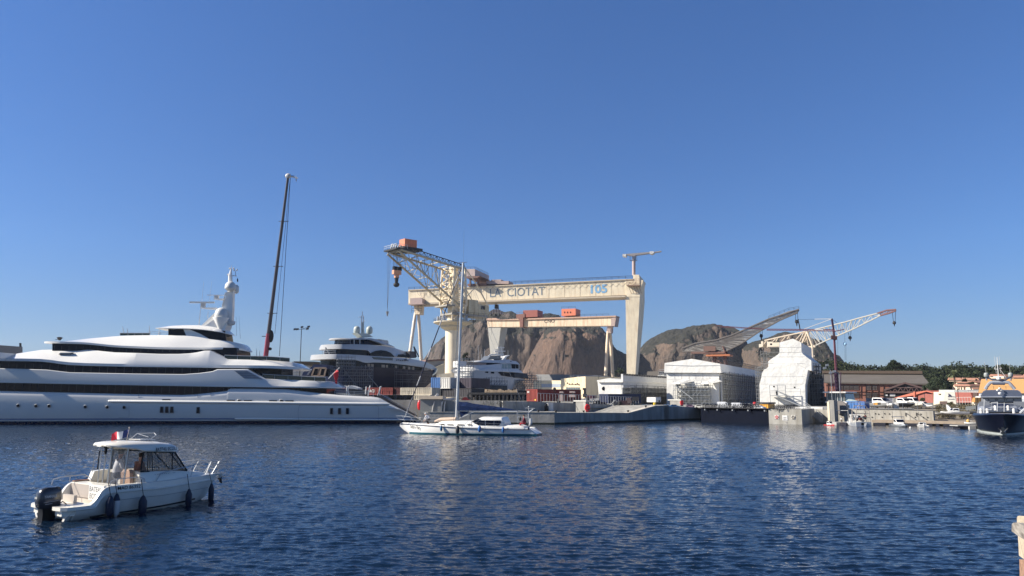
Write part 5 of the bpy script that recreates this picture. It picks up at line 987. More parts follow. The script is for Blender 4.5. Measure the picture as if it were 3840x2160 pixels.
    L4b=[(153,1285.5),(196,1287),(319,1291),(380,1297),(433,1302),(501,1305.2),(615,1309.5),(774,1310.5),(866,1309),(890,1311),(907,1314)]
    L4t=[(153,1283),(190,1280),(228,1277.5),(319,1267.5),(456,1258),(683,1258),(738,1264),(774,1271),(800,1274),(847,1279.5),(884,1288),(900,1299),(907,1311)]
    b=layer(F,xs(153,907,14,L4t,L4b),SM(L4t),SM(L4b),lambda x:-4.6+ .9*max(0,min(1,(x-450)/200)),lambda x:-2.35,TC,.12,.28,lambda x:(1 if x>220 else .72+.28*math.sqrt(max(0,(x-150)/70))) if x<780 else 1-.6*((x-780)/127)**2.2); part('bridge_roof',b,SHIPW,T,28)
    b=MB(); 
    for seg in ([(631,1231),(701,1231),(701,1264),(631,1261)],[(701,1233),(842,1240),(849,1281),(701,1266)]): b.prism([F.pt(p,-4.5) for p in seg],F.n*(2*(TC+4.5)))
    part('lounge_glazing',b,GLASS,T)
    b=MB(); b.prism([F.pt(z1(*p),-4.2) for p in ((1508,600),(1556,602),(1650,642),(1740,692),(1600,690),(1537,664))],F.n*-.3); part('raked_strut',b,SHIPW,T)
    R5b=[(577,1230.5),(640,1232.5),(700,1233.5),(757,1237),(820,1245),(851,1252)]; R5t=[(577,1228.5),(605,1224.5),(638,1220.8),(729,1219),(790,1226),(838,1238),(851,1250)]
    b=layer(F,xs(577,851,10,R5t,R5b),SM(R5t),SM(R5b),lambda x:-4.8,lambda x:-3.7,TC,.12,.08,lambda x:(1 if x>620 else .7+.3*math.sqrt(max(0,(x-575)/45))) if x<780 else 1-.5*((x-780)/71)**2); part('lounge_roof',b,SHIPW,T,28)
    b=MB()
    for (x0,x1,st,yt,yb,t) in ((-60,850,29,1437,1474,-.33),(-60,780,31,1362,1396,-.73),(205,770,27,1296,1318,-2.68)):
        x=x0
        while x<x1:
            f=(x-x0)/(x1-x0); dy=(8 if t<-2 else 12)*f; a,zt=F.sz((x,yt+dy*.9),t); zb=F.sz((x,yb+dy*.3),t)[1]; b.ob(F,a-.018,a+.018,t-.02,t+.012,zb,zt); x+=st
    part('pane_joints',b,mat('pane_joint',(.03,.035,.045),.4),T)
    # glass balustrades
    def bal(pts,h_px,t,nm='balustrade'):
        b=MB(); q=[F.pt(p,t) for p in pts]; up=[F.pt((x,y-h_px),t) for x,y in pts]; b.prism(q+up[::-1],F.n*-.06); o=part(nm,b,mat('smoked_glass',(.02,.035,.03),.08,spec=.6),T)
        b=MB(); b.tube([p+Vector((0,0,.05)) for p in up],.045,5)
        for p,u_ in zip(q,up): b.bar(p,u_,.03)
        part('top_rail',b,ALU,o)
    bal([(842,1346),(890,1348),(940,1349.5),(1000,1350.5),(1050,1354),(1086,1357)],13,-1.4); bal([(985,1418),(1030,1421),(1080,1423.5),(1130,1426),(1180,1428),(1222,1430)],14,-1.3); bal([(450,1258),(480,1258),(505,1258),(535,1258),(562,1258)],8,-4.9)
    b=MB(); rail(b,[F.pt((563,1254),-4.6),F.pt((600,1258),-4.6),F.pt((725,1260),-4.6)],.5,1.2,.03); rail(b,[F.pt((1255,1478),-2),F.pt((1400,1484),-2)],.5,2,.03); rail(b,[F.pt((1425,1492),-2.5),F.pt((1560,1562),-2.5)],.6,1.5,.035); rail(b,[F.pt((1425,1492),-9),F.pt((1560,1562),-9)],.6,1.5,.035); part('hand_rails',b,ALU,T)
    b=MB(); b.prism([F.pt(p,-2) for p in ((1400,1488),(1430,1484),(1445,1494),(1555,1555),(1556,1563),(1459,1516))],F.n*-8.5); part('stern_steps',b,mat('teak_dark',(.06,.05,.045),.6),T)
    # poles and whips
    def pole(p0,p1,r=.05,t=-5,m=GREYW,nm='antenna'):
        b=MB(); b.tube([F.pt(p0,t),F.pt(p1,t)],[r,r*.5],6); return part(nm,b,m,T)
    for p0,p1 in ((z1(1020,630),z1(1007,580)),(z1(1052,635),z1(1046,595)),(z1(1228,632),z1(1230,573)),(z1(1305,655),z1(1312,600)),(z3(168,630),z3(168,560)),(z3(198,630),z3(198,580))): pole(p0,p1,.06)
    pole(z15(488,1380),z15(545,830),.07); pole(z15(565,720),z15(600,360),.025); pole(z15(690,830),z15(745,360),.025); pole(z15(668,1030),z15(680,905),.05)
    for a,b_ in (((1193,1350),(1190,1010)),((1262,1400),(1238,990))): pole(z15(*a),z15(*b_),.02,m=DARK,nm='halyard')
    # curved crane poles aft
    for L in ([(1105,1025),(1085,985),(1098,925)],[(1072,1010),(1078,935)],[(1263,1015),(1272,938)],[(1290,1030),(1292,985),(1312,928)],[(1385,1030),(1402,985),(1412,940)],[(1400,1025),(1405,975),(1420,935)]):
        b=MB(); b.tube([F.pt(z3(*p),-3) for p in L],.09,6); part('davit_pole',b,GREYW,T)
    for L in ([(2015,535),(1990,640),(1975,740)],[(2125,540),(2115,620),(2105,790)],[(2150,535),(2130,600),(2118,790)],[(2190,532),(2175,600),(2165,790)]):
        b=MB(); b.tube([F.pt(z14(*p),-2) for p in L],.085,6); part('davit_pole',b,GREYW,T)
    # mast
    M=lambda p:z15(*p)
    fin=[(555,1165),(800,925),(940,830),(925,815),(1000,640),(1015,545),(1125,545),(1118,860),(1105,1090),(1010,1160),(1005,1300),(950,1262),(700,1190)]
    b=MB(); b.prism([F.pt(M(p),TC+.55) for p in fin],F.n*-1.1); MS=part('mast',b,SHIPW,T)
    b=MB(); b.prism([F.pt(M(p),TC+1.4) for p in ((630,1165),(800,1035),(980,1040),(1010,1160),(965,1255),(850,1215))],F.n*-2.8); part('mast_base',b,SHIPW,MS)
    b=MB(); b.tube([F.pt(M((1085,550)),TC),F.pt(M((1080,250)),TC),F.pt(M((1100,110)),TC)],[.42,.28,.05],8); b.bar(F.pt(M((1100,170)),TC),F.pt(M((1103,75)),TC),.04); part('mast_tip',b,SHIPW,MS)
    b=MB(); b.bar(F.pt(M((1030,258)),TC),F.pt(M((1200,265)),TC),.08); b.bar(F.pt(M((1175,258)),TC),F.pt(M((1178,170)),TC),.05)
    for p in ((1040,240),(1150,160),(1200,155),(1140,130),(1070,130),(1080,235)): b.ell(F.pt(M(p),TC),.13,.1,.15,8,6)
    part('mast_lights',b,GREYW,MS)
    def dome(cx,cy,r_px,y0,y1,t,rz=.9):
        b=MB(); c=F.pt(M((cx,y1)),t); r=r_px/4.83/FPX*106; h=(y1-y0)/4.83/FPX*106*1.0; hs=h-r
        pr=[(r*.55,-r*.35),(r*.93,-.02),(r,.05),(r*1.02,hs*.6),(r,hs)]+[(r*math.cos(a),hs+r*math.sin(a)) for a in (.35,.7,1.0,1.25,1.45)]+[(.01,hs+r)]
        b.lathe(pr,c,24); return part('radar_dome',b,mat('dome_grey_white',(.66,.66,.63),.4,var=.03),MS,60)
    dome(912,900,118,825,1015,TC+1.2); dome(1080,430,103,350,500,TC+1.0); dome(1165,470,72,400,560,TC-1.2)
    b=MB(); c=F.pt(M((915,1020)),TC+1.2); b.lathe([(.2,-2.0),(.7,-1.0),(1.15,-.12),(1.15,0)],c,20); part('dome_pedestal',b,SHIPW,MS,50)
    b=MB(); c=F.pt(M((1068,1110)),TC); b.lathe([(.3,-.5),(.8,-.25),(.85,.2),(.3,.3)],c,16); part('searchlight_ring',b,GREYW,MS,50)
    for (x0,x1,y,th,py0,py1,ax0,ax1,ay) in ((345,795,742,15,760,830,535,830,848),(662,965,611,4,622,668,770,980,685)):
        b=MB(); a0=F.sz(M((x0,y)),TC)[0]; a1=F.sz(M((x1,y)),TC)[0]; z=F.sz(M((x0,y)),TC)[1]; h=th/4.83/FPX*106; b.ob(F,a0,a1,TC-.1,TC+.15,z-h,z+h); part('radar_bar',b,WHITE,MS)
        b=MB(); xm=(x0+x1)/2; a=F.sz(M((xm+20,py0)),TC)[0]; zb=F.sz(M((xm,py1)),TC)[1]; zt=F.sz(M((xm,py0)),TC)[1]; b.ob(F,a-.3,a+.3,TC-.25,TC+.25,zb,zt); part('radar_gearbox',b,GREYW,MS)
        b=MB(); b.prism([F.pt(M(p),TC+.35) for p in ((ax0,ay-12),(ax1,ay-12),(ax1+20,ay+35),(ax0+180,ay+18),(ax0,ay-2))],F.n*-.7); part('radar_arm',b,SHIPW,MS)
    b=MB(); b.prism([F.pt(M(p),TC+.03) for p in ((1212,300),(1222,330),(1220,380),(1200,360),(1200,325))],F.n*-.06); part('courtesy_flag',b,mat('dark_flag',(.02,.03,.04),.8),MS)
    b=MB()
    for dx in (0,60): 
        b.bar(F.pt(M((990+dx*.3,560)),TC+.6),F.pt(M((930,820)),TC+.6),.05)
    for i in range(8): b.bar(F.pt(M((985-7*i,590+30*i)),TC+.65),F.pt(M((1010-7*i,590+30*i)),TC+.65),.04)
    part('mast_ladder',b,GREYW,MS)
    # deck fittings forward
    b=MB(); c=F.pt(z20(1437,235),-4.5); b.lathe([(.12,0),(.35,.3),(.4,.42),(.2,.5)],c,10); b.bar(F.pt(z20(1340,215),-4.5),F.pt(z20(1400,215),-4.5),.05); part('searchlight',b,DARK,T)
    # red ensign
    E_=thing('ensign_flag',F.pt(z3(890,860),-5),'limp red ensign hanging from an angled staff at the yacht stern','flag'); b=MB(); b.tube([F.pt(z3(888,862),-5),F.pt(z3(1002,748),-5)],.08,6); part('flagstaff',b,GREYW,E_)
    b=MB(); q=[(972,768),(992,782),(990,835),(978,880),(978,928),(958,928),(958,878),(944,832),(945,806)]; ff=[F.pt(z3(*p),-5+.25*math.sin(i*1.7)) for i,p in enumerate(q)]; b.prism(ff,F.n*-.05); part('cloth',b,mat('ensign_red',(.55,.02,.03),.75,var=.2,scale=3),E_)
superyacht()
# ================= people =================
SKIN=mat('skin',(.50,.28,.19),.6,var=.06); HAIR=mat('dark_hair',(.03,.02,.015),.8)
def person(F,a,t,z,pose,shirt,trouser,lab,face=0,hair=HAIR,hat=None,scale=1):
    "continuous skinned body in the frame F at (a,t,z); pose = stand / sit / crouch; face = heading offset in degrees from +u"
    T=thing('person',F.w(a,t,z),lab,'person'); h=R(face); fw=F.u*math.cos(h)+F.n*math.sin(h); sd=F.n*math.cos(h)-F.u*math.sin(h)
    J=dict(pel=(0,0,.95),che=(0,0,1.28),nek=(0,0,1.48),hed=(.02,0,1.62),crn=(.02,0,1.74),hl=(0,.1,.9),kl=(.04,.11,.5),al=(-.02,.11,.08),tl=(.16,.12,.03),sl=(0,.19,1.42),el=(0,.25,1.14),wl=(.12,.24,.9),fl=(.18,.23,.82))
    if pose=='sit': J.update(pel=(0,0,.5),che=(.02,0,.84),nek=(.05,0,1.03),hed=(.08,0,1.17),crn=(.08,0,1.29),hl=(0,.1,.46),kl=(.42,.13,.48),al=(.42,.13,.08),tl=(.58,.14,.03),sl=(.02,.19,.97),el=(.1,.25,.7),wl=(.32,.18,.62),fl=(.4,.14,.62))
    if pose=='crouch': J.update(pel=(-.1,0,.55),che=(.12,0,.82),nek=(.28,0,.96),hed=(.36,0,1.06),crn=(.4,0,1.17),hl=(-.08,.1,.5),kl=(.22,.14,.42),al=(0,.12,.08),tl=(.17,.13,.03),sl=(.2,.19,.92),el=(.34,.24,.66),wl=(.46,.16,.46),fl=(.5,.14,.38))
    rad=dict(pel=.15,che=.17,nek=.06,hed=.095,crn=.07,hl=.1,kl=.065,al=.045,tl=.04,sl=.065,el=.045,wl=.03,fl=.035)
    names=[];co=[];rr=[]
    def addj(k,s=1,nm=None): names.append(nm or k); x,y,zz=J[k]; co.append(Vector((x,y*s,zz))*scale); rr.append(rad[k]*scale)
    for k in ('pel','che','nek','hed','crn'): addj(k)
    for s in (1,-1):
        for k in ('hl','kl','al','tl','sl','el','wl','fl'): addj(k,s,k+str(s))
    ed=[('pel','che'),('che','nek'),('nek','hed'),('hed','crn')]
    for s in ('1','-1'): ed+=[('pel','hl'+s),('hl'+s,'kl'+s),('kl'+s,'al'+s),('al'+s,'tl'+s),('che','sl'+s),('sl'+s,'el'+s),('el'+s,'wl'+s),('wl'+s,'fl'+s)]
    me=bpy.data.meshes.new('p'); me.from_pydata(co,[(names.index(p),names.index(q)) for p,q in ed],[]); o=bpy.data.objects.new('p',me); COL.objects.link(o)
    md=o.modifiers.new('s','SKIN'); sv=me.skin_vertices[0].data
    for i,v in enumerate(sv): v.radius=(rr[i],rr[i]*(1.25 if names[i]=='che' else 1)); v.use_root=(i==0)
    o.modifiers.new('d','SUBSURF').levels=1
    dg=bpy.context.evaluated_depsgraph_get(); m2=bpy.data.meshes.new_from_object(o.evaluated_get(dg)); bpy.data.objects.remove(o)
    vs=[v.co.copy() for v in m2.vertices]; fs=[tuple(p.vertices) for p in m2.polygons]; bpy.data.meshes.remove(m2)
    B=F.w(a,t,z); W=lambda v:B+fw*v.x+sd*v.y+Vector((0,0,v.z))
    nA=len(names)
    def near(p):
        best=(9,'') 
        for x,y in ed:
            A_,B_=co[names.index(x)],co[names.index(y)]; d=B_-A_; k=max(0,min(1,(p-A_).dot(d)/d.length_squared)); q=(p-A_-d*k).length
            if q<best[0]: best=(q,y,k)
        return best
    body=MB(); body.v=[tuple(W(v)) for v in vs]; body.f=list(fs); 
    # hands with fingers and thumb, face features
    for s in ('1','-1'):
        w_,f_=co[names.index('wl'+s)],co[names.index('fl'+s)]; d=(f_-w_).normalized(); side=Vector((0,1,0)); c=f_
        for k in range(4): o_=side*(.022*(k-1.5)); L=(.06,.07,.065,.05)[k]; body.tube([W(c+o_),W(c+o_+d*L*.6),W(c+o_+d*L+Vector((.0,0,-.02)))],[.010,.009,.007],5)
        body.tube([W(c+side*(-.035)-d*.03),W(c+side*(-.06)+d*.02)],[.011,.008],5)
    hd=co[names.index('hed')]*1; c=(co[names.index('hed')]+co[names.index('crn')])/2; body.ell(W(c+Vector((.0,0,-.03))),.078*scale,.078*scale,.115*scale,12,9)
    body.tube([W(c+Vector((.07,0,.0))),W(c+Vector((.105,0,-.03)))],[.008,.016],5)
    for s in (-1,1): body.ell(W(c+Vector((0,s*.085,-.02))),.015,.015,.03,6,5)
    part('body',body,SKIN,T,60)
    fm=MB(); 
    for s in (-1,1): fm.ell(W(c+Vector((.08,s*.032,0))),.010,.010,.008,6,5)
    fm.bar(W(c+Vector((.082,-.025,-.065))),W(c+Vector((.082,.025,-.065))),.006); part('eyes_and_mouth',fm,BLACK,T)
    def shell(sel,m,nm,off):
        mb=MB(); mp={}; 
        import collections
        nrm=collections.defaultdict(lambda:Vector((0,0,0)))
        for f in fs:
            q=(vs[f[1]]-vs[f[0]]).cross(vs[f[2]]-vs[f[0]])
            for i in f: nrm[i]+=q
        keep=[f for f in fs if sel(sum((vs[i] for i in f),Vector())/len(f))]
        idx={}
        for f in keep:
            for i in f:
                if i not in idx: idx[i]=len(idx); mb.v.append(tuple(W(vs[i]+nrm[i].normalized()*off)))
            mb.f.append(tuple(idx[i] for i in f))
        if mb.v: part(nm,mb,m,T,60,fix=False)
    def isshirt(p): q,y,k=near(p); return y[:2] in('ch','sl','el') or (y[:2]=='wl' and k<.8) or (y=='nek' and k<.5)
    def istr(p): q,y,k=near(p); return y[:2] in('hl','kl') or (y[:2]=='al' and k<.85) or (y=='che' and k<.12)
    shell(isshirt,shirt,'shirt',.018); shell(istr,trouser,'trousers',.015)
    hm=MB(); cc=c+Vector((-.012,0,.035)); vs2=[]
    hm.ell(W(cc),.088*scale,.088*scale,.095*scale,12,8); part('hair' if not hat else 'cap',hm,hat or hair,T,60)
    return T
# ================= training boat (foreground) =================
def training_boat():
    hd=R(57); O=Vector((-15.05,25.5,0)); F=Fr(O,O+Vector((math.cos(hd),math.sin(hd),0))*6)
    GC=mat('gelcoat_cream',(.80,.76,.66),.28,var=.03,coat=.3); GCH=mat('hull_gelcoat',(.76,.725,.65),.28,var=.06,scale=3,coat=.3)
    T=thing('training_boat',F.w(2.5,0,0),'small cream cabin motorboat lettered BATEAU ECOLE with an outboard, motoring in the foreground','motorboat')
    HB=[(0,1.17),(.45,1.2),(1,1.22),(2.5,1.22),(3.3,1.14),(4.2,.9),(5.0,.56),(5.6,.24),(6.0,.05)]
    ZG=[(.0,.43),(.40,.43),(.5,.47),(.62,.62),(.75,.84),(.9,.97),(1.05,1.01),(2.0,1.01),(2.7,.98),(4.2,1.0),(5.3,.97),(6.0,.93)]
    secs=[]
    for s in [0,.2,.4,.48,.55,.62,.7,.78,.88,1.0,1.2,1.6,2.1,2.2,2.6,3,3.4,3.8,4.2,4.6,5.0,5.3,5.6,5.85,6.0]:
        h=sint(HB,s); zg=interp(ZG,s); zf=.36 if .5<s<2.15 else zg+.02; ov=max(0,(s-4.2))/1.8
        zr=zg-.27; zk=-.35+.42*max(0,(s-4.6)/1.4)**1.5*1.2; lo=h*(1-.35*ov)
        pr=[(.02,zk),(lo*.72,-.12+.2*ov),(lo*.9,.12+.15*ov),(h*.975,max(zr-.12,.2) if zg>.6 else .22),(h*.99,zr if zg>.6 else .3),(h+.035,zr+.02 if zg>.6 else .33),(h+.035,zr+.06 if zg>.6 else .38),(h,zr+.09 if zg>.6 else .4),(h-.015,zg-.02),(h-.05,zg),(max(h-.16,.0),zg),(max(h-.2,0),zf)]
        secs.append([F.w(s+ (z-.9)*.0*ov,t,z) for t,z in pr]+[F.w(s,-t,z) for t,z in reversed(pr)])
    # raked stem
    for i,sq in enumerate(secs):
        s=[0,.2,.4,.48,.55,.62,.7,.78,.88,1.0,1.2,1.6,2.1,2.2,2.6,3,3.4,3.8,4.2,4.6,5.0,5.3,5.6,5.85,6.0][i]
        if s>4: 
            for j,p in enumerate(sq): k=(s-4)/2; sq[j]=p-F.u*max(0,(.95-p.z))*.55*k*k
    H=part('hull',MB().loft(secs),GCH,T,35)
    b=MB(); ln_=[.5,1,2,3,4,4.6]
    b.tube([F.w(s,sint(HB,s)*.935+.0,.05+.02*i) for i,s in enumerate(ln_)],[.035]*6,4); part('waterline_stripe',b,BLACK,T)
    b=MB(); b.tube([F.w(s,sint(HB,s)*.985+.01,interp(ZG,s)-.5) for s in (1,2,3,4,4.8,5.4)],.007,4); part('hull_line',b,mat('hull_line_grey',(.2,.2,.22),.6),T)
    # stern: platforms, transom, seat module
    b=MB()
    for s_ in (-1,1):
        pts=[(-.38,.42),(-.42,.6),(-.38,.95),(-.25,1.13),(0,1.2),(.5,1.2),(.5,.42)]; b.prism([F.w(a,t*s_,.33) for a,t in pts],Vector((0,0,.11)))
        b.prism([F.w(-.28,s_*.45,.33),F.w(-.3,s_*.9,.33),F.w(0,s_*1.1,.33),F.w(0,s_*.45,.33)],Vector((0,0,-.18)))
    part('swim_platforms',b,GC,T)
    b=MB()
    for s_ in (-1,1): b.prism([F.w(0,s_*1.12,.33),F.w(-.22,s_*.98,.1),F.w(-.22,s_*.75,-.25),F.w(0,s_*.6,-.3)],F.n*-.12*s_)
    part('trim_pods',b,GCH,T)
    b=MB(); b.ob(F,.95,1.32,-1.05,1.05,.36,.97); b.ob(F,.36,.46,-.42,.30,.36,.7); part('stern_bench',b,mat('bench_beige',(.50,.44,.38),.5),T)
    b=MB(); b.ob(F,.91,.95,-1.0,.2,.55,.98); part('bench_back',b,mat('vinyl_taupe',(.40,.35,.31),.5,var=.05),T)
    b=MB(); b.ob(F,.93,1.36,-1.08,1.08,.97,1.01); part('bench_top',b,GC,T)
    TF=Fr(F.w(.90,-1.2,0),F.w(.90,1.2,0))
    b=MB(); b.ob(TF,1.42,2.34,0,.03,.5,1.0); SG=part('sign_board',b,WHITE,T)
    text('BATEAU',TF,Vector((1.47,.79)),.032,.165,BLACK,SG,width=.80,bold=-.004); text('ECOLE',TF,Vector((1.51,.56)),.032,.165,BLACK,SG,width=.64,bold=-.004)
    # port/starboard coaming behind the cabin, seats, floor
    b=MB(); b.prism([F.w(1.5,-1.12,1.0),F.w(1.62,-1.12,1.33),F.w(2.1,-1.1,1.36),F.w(2.3,-1.1,1.0)],F.n*.22); part('port_screen_base',b,GC,T)
    WD=mat('teak_trim',(.25,.12,.06),.5)
    b=MB(); b.ob(F,1.0,1.6,-1.15,-1.0,1.02,1.05); part('teak_step',b,WD,T)
    # cabin trunk and foredeck
    secs=[]
    for s,hw,z in ((2.2,1.0,1.36),(2.8,.98,1.34),(3.4,.9,1.30),(4.0,.74,1.24),(4.5,.56,1.17),(4.9,.42,1.10),(5.25,.26,1.03),(5.45,.12,.97)):
        secs.append(sec(F,s,[(min(hw+.06,sint(HB,s)-.12),.96),(hw,z-.08),(hw-.05,z-.015),(hw*.6,z+.01)],0))
    part('cabin_trunk',MB().loft(secs),GC,T,35)
    # glazing
    g=mat('clear_tinted_glass',(.06,.065,.07),.05,var=.05,alpha=.32,spec=.8); fr=BLACK
    st=[(2.2,1.0,1.37),(4.30,.56,1.2),(3.66,.70,1.93),(2.3,.95,2.03)]
    for s_ in (1,-1):
        q=[F.w(a,t*s_,z) for a,t,z in st]; b=MB(); b.prism(q,F.n*.012); W_=part('side_window',b,g,T); b=MB()
        for i in range(4): b.bar(q[i],q[(i+1)%4],.03)
        m1=q[0]+(q[1]-q[0])*.62; m2=q[3]+(q[2]-q[3])*.98; b.bar(q[0]+(q[1]-q[0])*.14,q[3]+(q[2]-q[3])*.14,.018); b.bar(q[0]+(q[1]-q[0])*.66,q[3]+(q[2]-q[3])*.93,.022); b.bar(q[0]+(q[1]-q[0])*.25,q[3]+(q[2]-q[3])*.25,.015); part('window_frame',b,fr,W_)
    q=[F.w(4.3,.56,1.2),F.w(4.5,0,1.2),F.w(3.85,0,1.95),F.w(3.66,.7,1.93)]; q2=[F.w(4.3,-.56,1.2),F.w(4.5,0,1.2),F.w(3.85,0,1.95),F.w(3.66,-.7,1.93)]
    b=MB(); b.prism(q,F.u*.01); b.prism(q2,F.u*.01); W_=part('windscreen',b,g,T); b=MB()
    for k in (q,q2):
        for i in range(4): b.bar(k[i],k[(i+1)%4],.025)
    part('window_frame',b,fr,W_)
    # roof
    secs=[]
    for s,hw,zt,ze in ((1.22,.22,2.33,2.30),(1.26,.45,2.36,2.28),(1.38,.66,2.38,2.26),(1.6,.82,2.395,2.22),(2.0,.96,2.395,2.16),(2.3,1.02,2.39,2.05),(3.0,.98,2.34,2.0),(3.6,.8,2.24,1.95),(3.85,.62,2.14,1.95),(3.98,.4,2.05,1.96)):
        zi=ze+.0 if s>2.2 else ze-.02
        secs.append(sec(F,s,[(hw*.5,min(zt-.09,2.27)),(hw*.9,ze+.0),(hw,zi),(hw+.02,zi+.04),(hw-.02,zi+(zt-zi)*.5),(hw*.86,zi+(zt-zi)*.82),(hw*.5,zt)],0))
    RF_=part('roof',MB().loft(secs),GC,T,35)
    text('BATEAU ECOLE',Fr(F.w(2.3,1.10,0),F.w(3.6,.86,0)),Vector((.40,2.035)),.02,.12,BLACK,RF_,width=.95,bold=.015)
    b=MB(); q=[F.w(2.45,-.3,2.42),F.w(2.95,-.3,2.40),F.w(3.1,.3,2.40),F.w(2.55,.3,2.42)]; b.prism(q,Vector((0,0,.02))); o=part('roof_hatch',b,WHITE,RF_); b=MB(); e=[F.w(2.5,-.25,2.44),F.w(2.75,-.28,2.62),F.w(3.35,-.2,2.62),F.w(3.2,.2,2.56),F.w(2.95,.3,2.44)]; b.tube(e,.015,5)
    b.bar(e[1],F.w(2.9,.2,2.5),.012); part('hatch_frame',b,ALU,T)
    # door and posts
    AL=mat('anodised_frame',(.42,.43,.42),.35,metal=.5)
    dq=[F.w(1.45,.3,.93),F.w(1.86,.6,.93),F.w(1.95,.6,2.24),F.w(1.53,.3,2.29)]
    b=MB(); b.prism(dq,Vector((.006,.006,0))); g2=mat('pale_clear_glass',(.35,.36,.36),.06,alpha=.25,spec=.8); D=part('glass_door',b,g2,T); b=MB()
    for i in range(4): b.bar(dq[i],dq[(i+1)%4],.035)
    part('door_frame',b,AL,D)
    b=MB(); b.bar(F.w(1.36,.1,.4),F.w(1.42,.12,2.28),.025); b.bar(F.w(1.3,-.05,.95),F.w(1.38,-.1,2.28),.02); b.bar(F.w(1.5,-.8,1.3),F.w(1.5,-.75,2.25),.012); part('aft_posts',b,AL,T)
    b=MB(); e=[F.w(2.25,-.95,1.35),F.w(2.25,-.93,2.0),F.w(1.75,-.9,2.02),F.w(1.75,-.95,1.38)]; b.tube(e,.025,5); part('port_window_frame',b,fr,T)
    b=MB(); b.ell(F.w(1.35,.22,2.1),.05,.04,.13); b.bar(F.w(1.3,.2,2.22),F.w(1.45,.2,2.18),.03); part('door_latch',b,BLACK,T)
    # helm seat, steering console
    b=MB(); b.ob(F,2.05,2.5,.15,.7,.36,.8); part('helm_seat_base',b,GC,T); b=MB(); b.prism([F.w(2.0,.12,.85),F.w(1.98,.15,1.3),F.w(2.02,.25,1.42),F.w(2.02,.6,1.42),F.w(1.98,.72,1.3),F.w(2.0,.75,.85)],F.u*.12); part('seat_back',b,mat('tan_leather',(.34,.22,.16),.5,var=.1),T)
    b=MB(); b.ob(F,3.3,3.9,-.6,.55,.9,1.22); b.tube([F.w(3.2,.35+.17*math.cos(k),1.28+.17*math.sin(k)) for k in [i*.52 for i in range(13)]],.015,5,False); part('dashboard',b,BLACK,T)
    # rails
    b=MB(); b.tube([F.w(1.05,1.15,1.0),F.w(1.1,1.15,1.14),F.w(1.25,1.14,1.2),F.w(2.1,1.13,1.2),F.w(2.3,1.1,1.12),F.w(2.35,1.08,.99)],.016,6); b.bar(F.w(1.3,1.15,1.0),F.w(1.3,1.15,1.2),.014); part('cockpit_rail',b,ALU,T)
    b=MB(); b.tube([F.w(.3,-1.12,.98),F.w(.35,-1.12,1.15),F.w(.6,-1.12,1.2),F.w(1.4,-1.12,1.22),F.w(1.55,-1.12,1.12),F.w(1.6,-1.1,1.0)],.016,6); b.bar(F.w(.9,-1.12,1.0),F.w(.9,-1.12,1.2),.014); part('cockpit_rail',b,ALU,T)
    for s_ in (1,-1):
        b=MB(); b.tube([F.w(2.75,1.08*s_,.98),F.w(2.95,1.04*s_,1.24),F.w(3.3,1.0*s_,1.3),F.w(4.4,.8*s_,1.42),F.w(5.4,.42*s_,1.47),F.w(5.85,.26*s_,1.45),F.w(5.75,.24*s_,.95)],.015,6)
        b.bar(F.w(4.3,.82*s_,1.0),F.w(4.4,.8*s_,1.42),.012); b.bar(F.w(5.2,.42*s_,.98),F.w(5.45,.4*s_,1.46),.012); part('bow_rail',b,ALU,T)
    b=MB(); b.bar(F.w(5.7,-.22,1.15),F.w(5.75,.22,1.15),.014); b.bar(F.w(5.6,-.25,.95),F.w(5.9,-.2,1.4),.013); b.bar(F.w(5.6,.25,.95),F.w(5.95,.2,1.42),.013); part('bow_ladder',b,STEEL,T)
    b=MB(); b.ob(F,5.8,6.2,-.07,.07,.86,.93); b.lathe([(.07,-.06),(.07,.06)],F.w(6.15,0,.84),10,tuple(F.n)); part('anchor_roller',b,STEEL,T)
    b=MB(); b.tube([F.w(6.1,0,.9),F.w(6.25,0,.78),F.w(6.15,0,.58)],.03,6); b.prism([F.w(6.1,.1,.75),F.w(6.22,.0,.52),F.w(6.1,-.1,.75)],F.u*.06); part('anchor',b,BLACK,T)
    text('MAD 86352',Fr(F.w(1,1.205,0),F.w(2.6,1.205,0)),Vector((.30,.845)),.03,.11,BLACK,T,width=.80,bold=.006)
    b=MB()
    for s0,s1 in ((2.55,2.66),(3.45,3.62)): b.bar(F.w(s0,.985-.0*(s0),1.22),F.w(s1,.97-.09*(s1-2.6),1.21),.006)
    for i in range(7): b.bar(F.w(2.75+i*.09,1.0-.07*i*.09-.01,1.205),F.w(2.80+i*.09,1.0-.07*i*.09-.015,1.225),.006)
    part('side_script',b,mat('grey_script',(.12,.13,.18),.5),T)
    scribble(Fr(F.w(.5,-1.2,0),F.w(.5,1.2,0)),2.0,.445,.0,.14,.035,5,BLACK,T)
    # outboard engine
    E_=MB(); em=mat('engine_graphite',(.035,.037,.045),.22,var=.1,coat=.4); secs=[]
    for z,a0,a1,w_ in ((.36,-.58,-.06,.16),(.42,-.64,-.0,.20),(.6,-.68,.03,.225),(.85,-.65,.03,.22),(.97,-.58,.0,.19),(1.02,-.5,-.06,.14)):
        secs.append([F.w(a,t,z) for a,t in ((a0+.05,-w_*.8),(a0,-w_*.45),(a0,w_*.45),(a0+.05,w_*.8),(a0+.16,w_),(a1-.12,w_),(a1,w_*.7),(a1,-w_*.7),(a1-.12,-w_),(a0+.16,-w_))])
    E_.loft(secs); EN=part('outboard_cowling',E_,em,T,35)
    text('YAMAHA',F,Vector((-.54,.70)),.232,.085,mat('silver_lettering',(.5,.52,.55),.3),EN,width=.38,shear=.2,bold=.012)
    AF=Fr(F.w(-.68,-.3,0),F.w(-.68,.3,0)); text('100',AF,Vector((.21,.68)),.012,.07,WHITE,EN,width=.15,bold=.02,shear=.2)
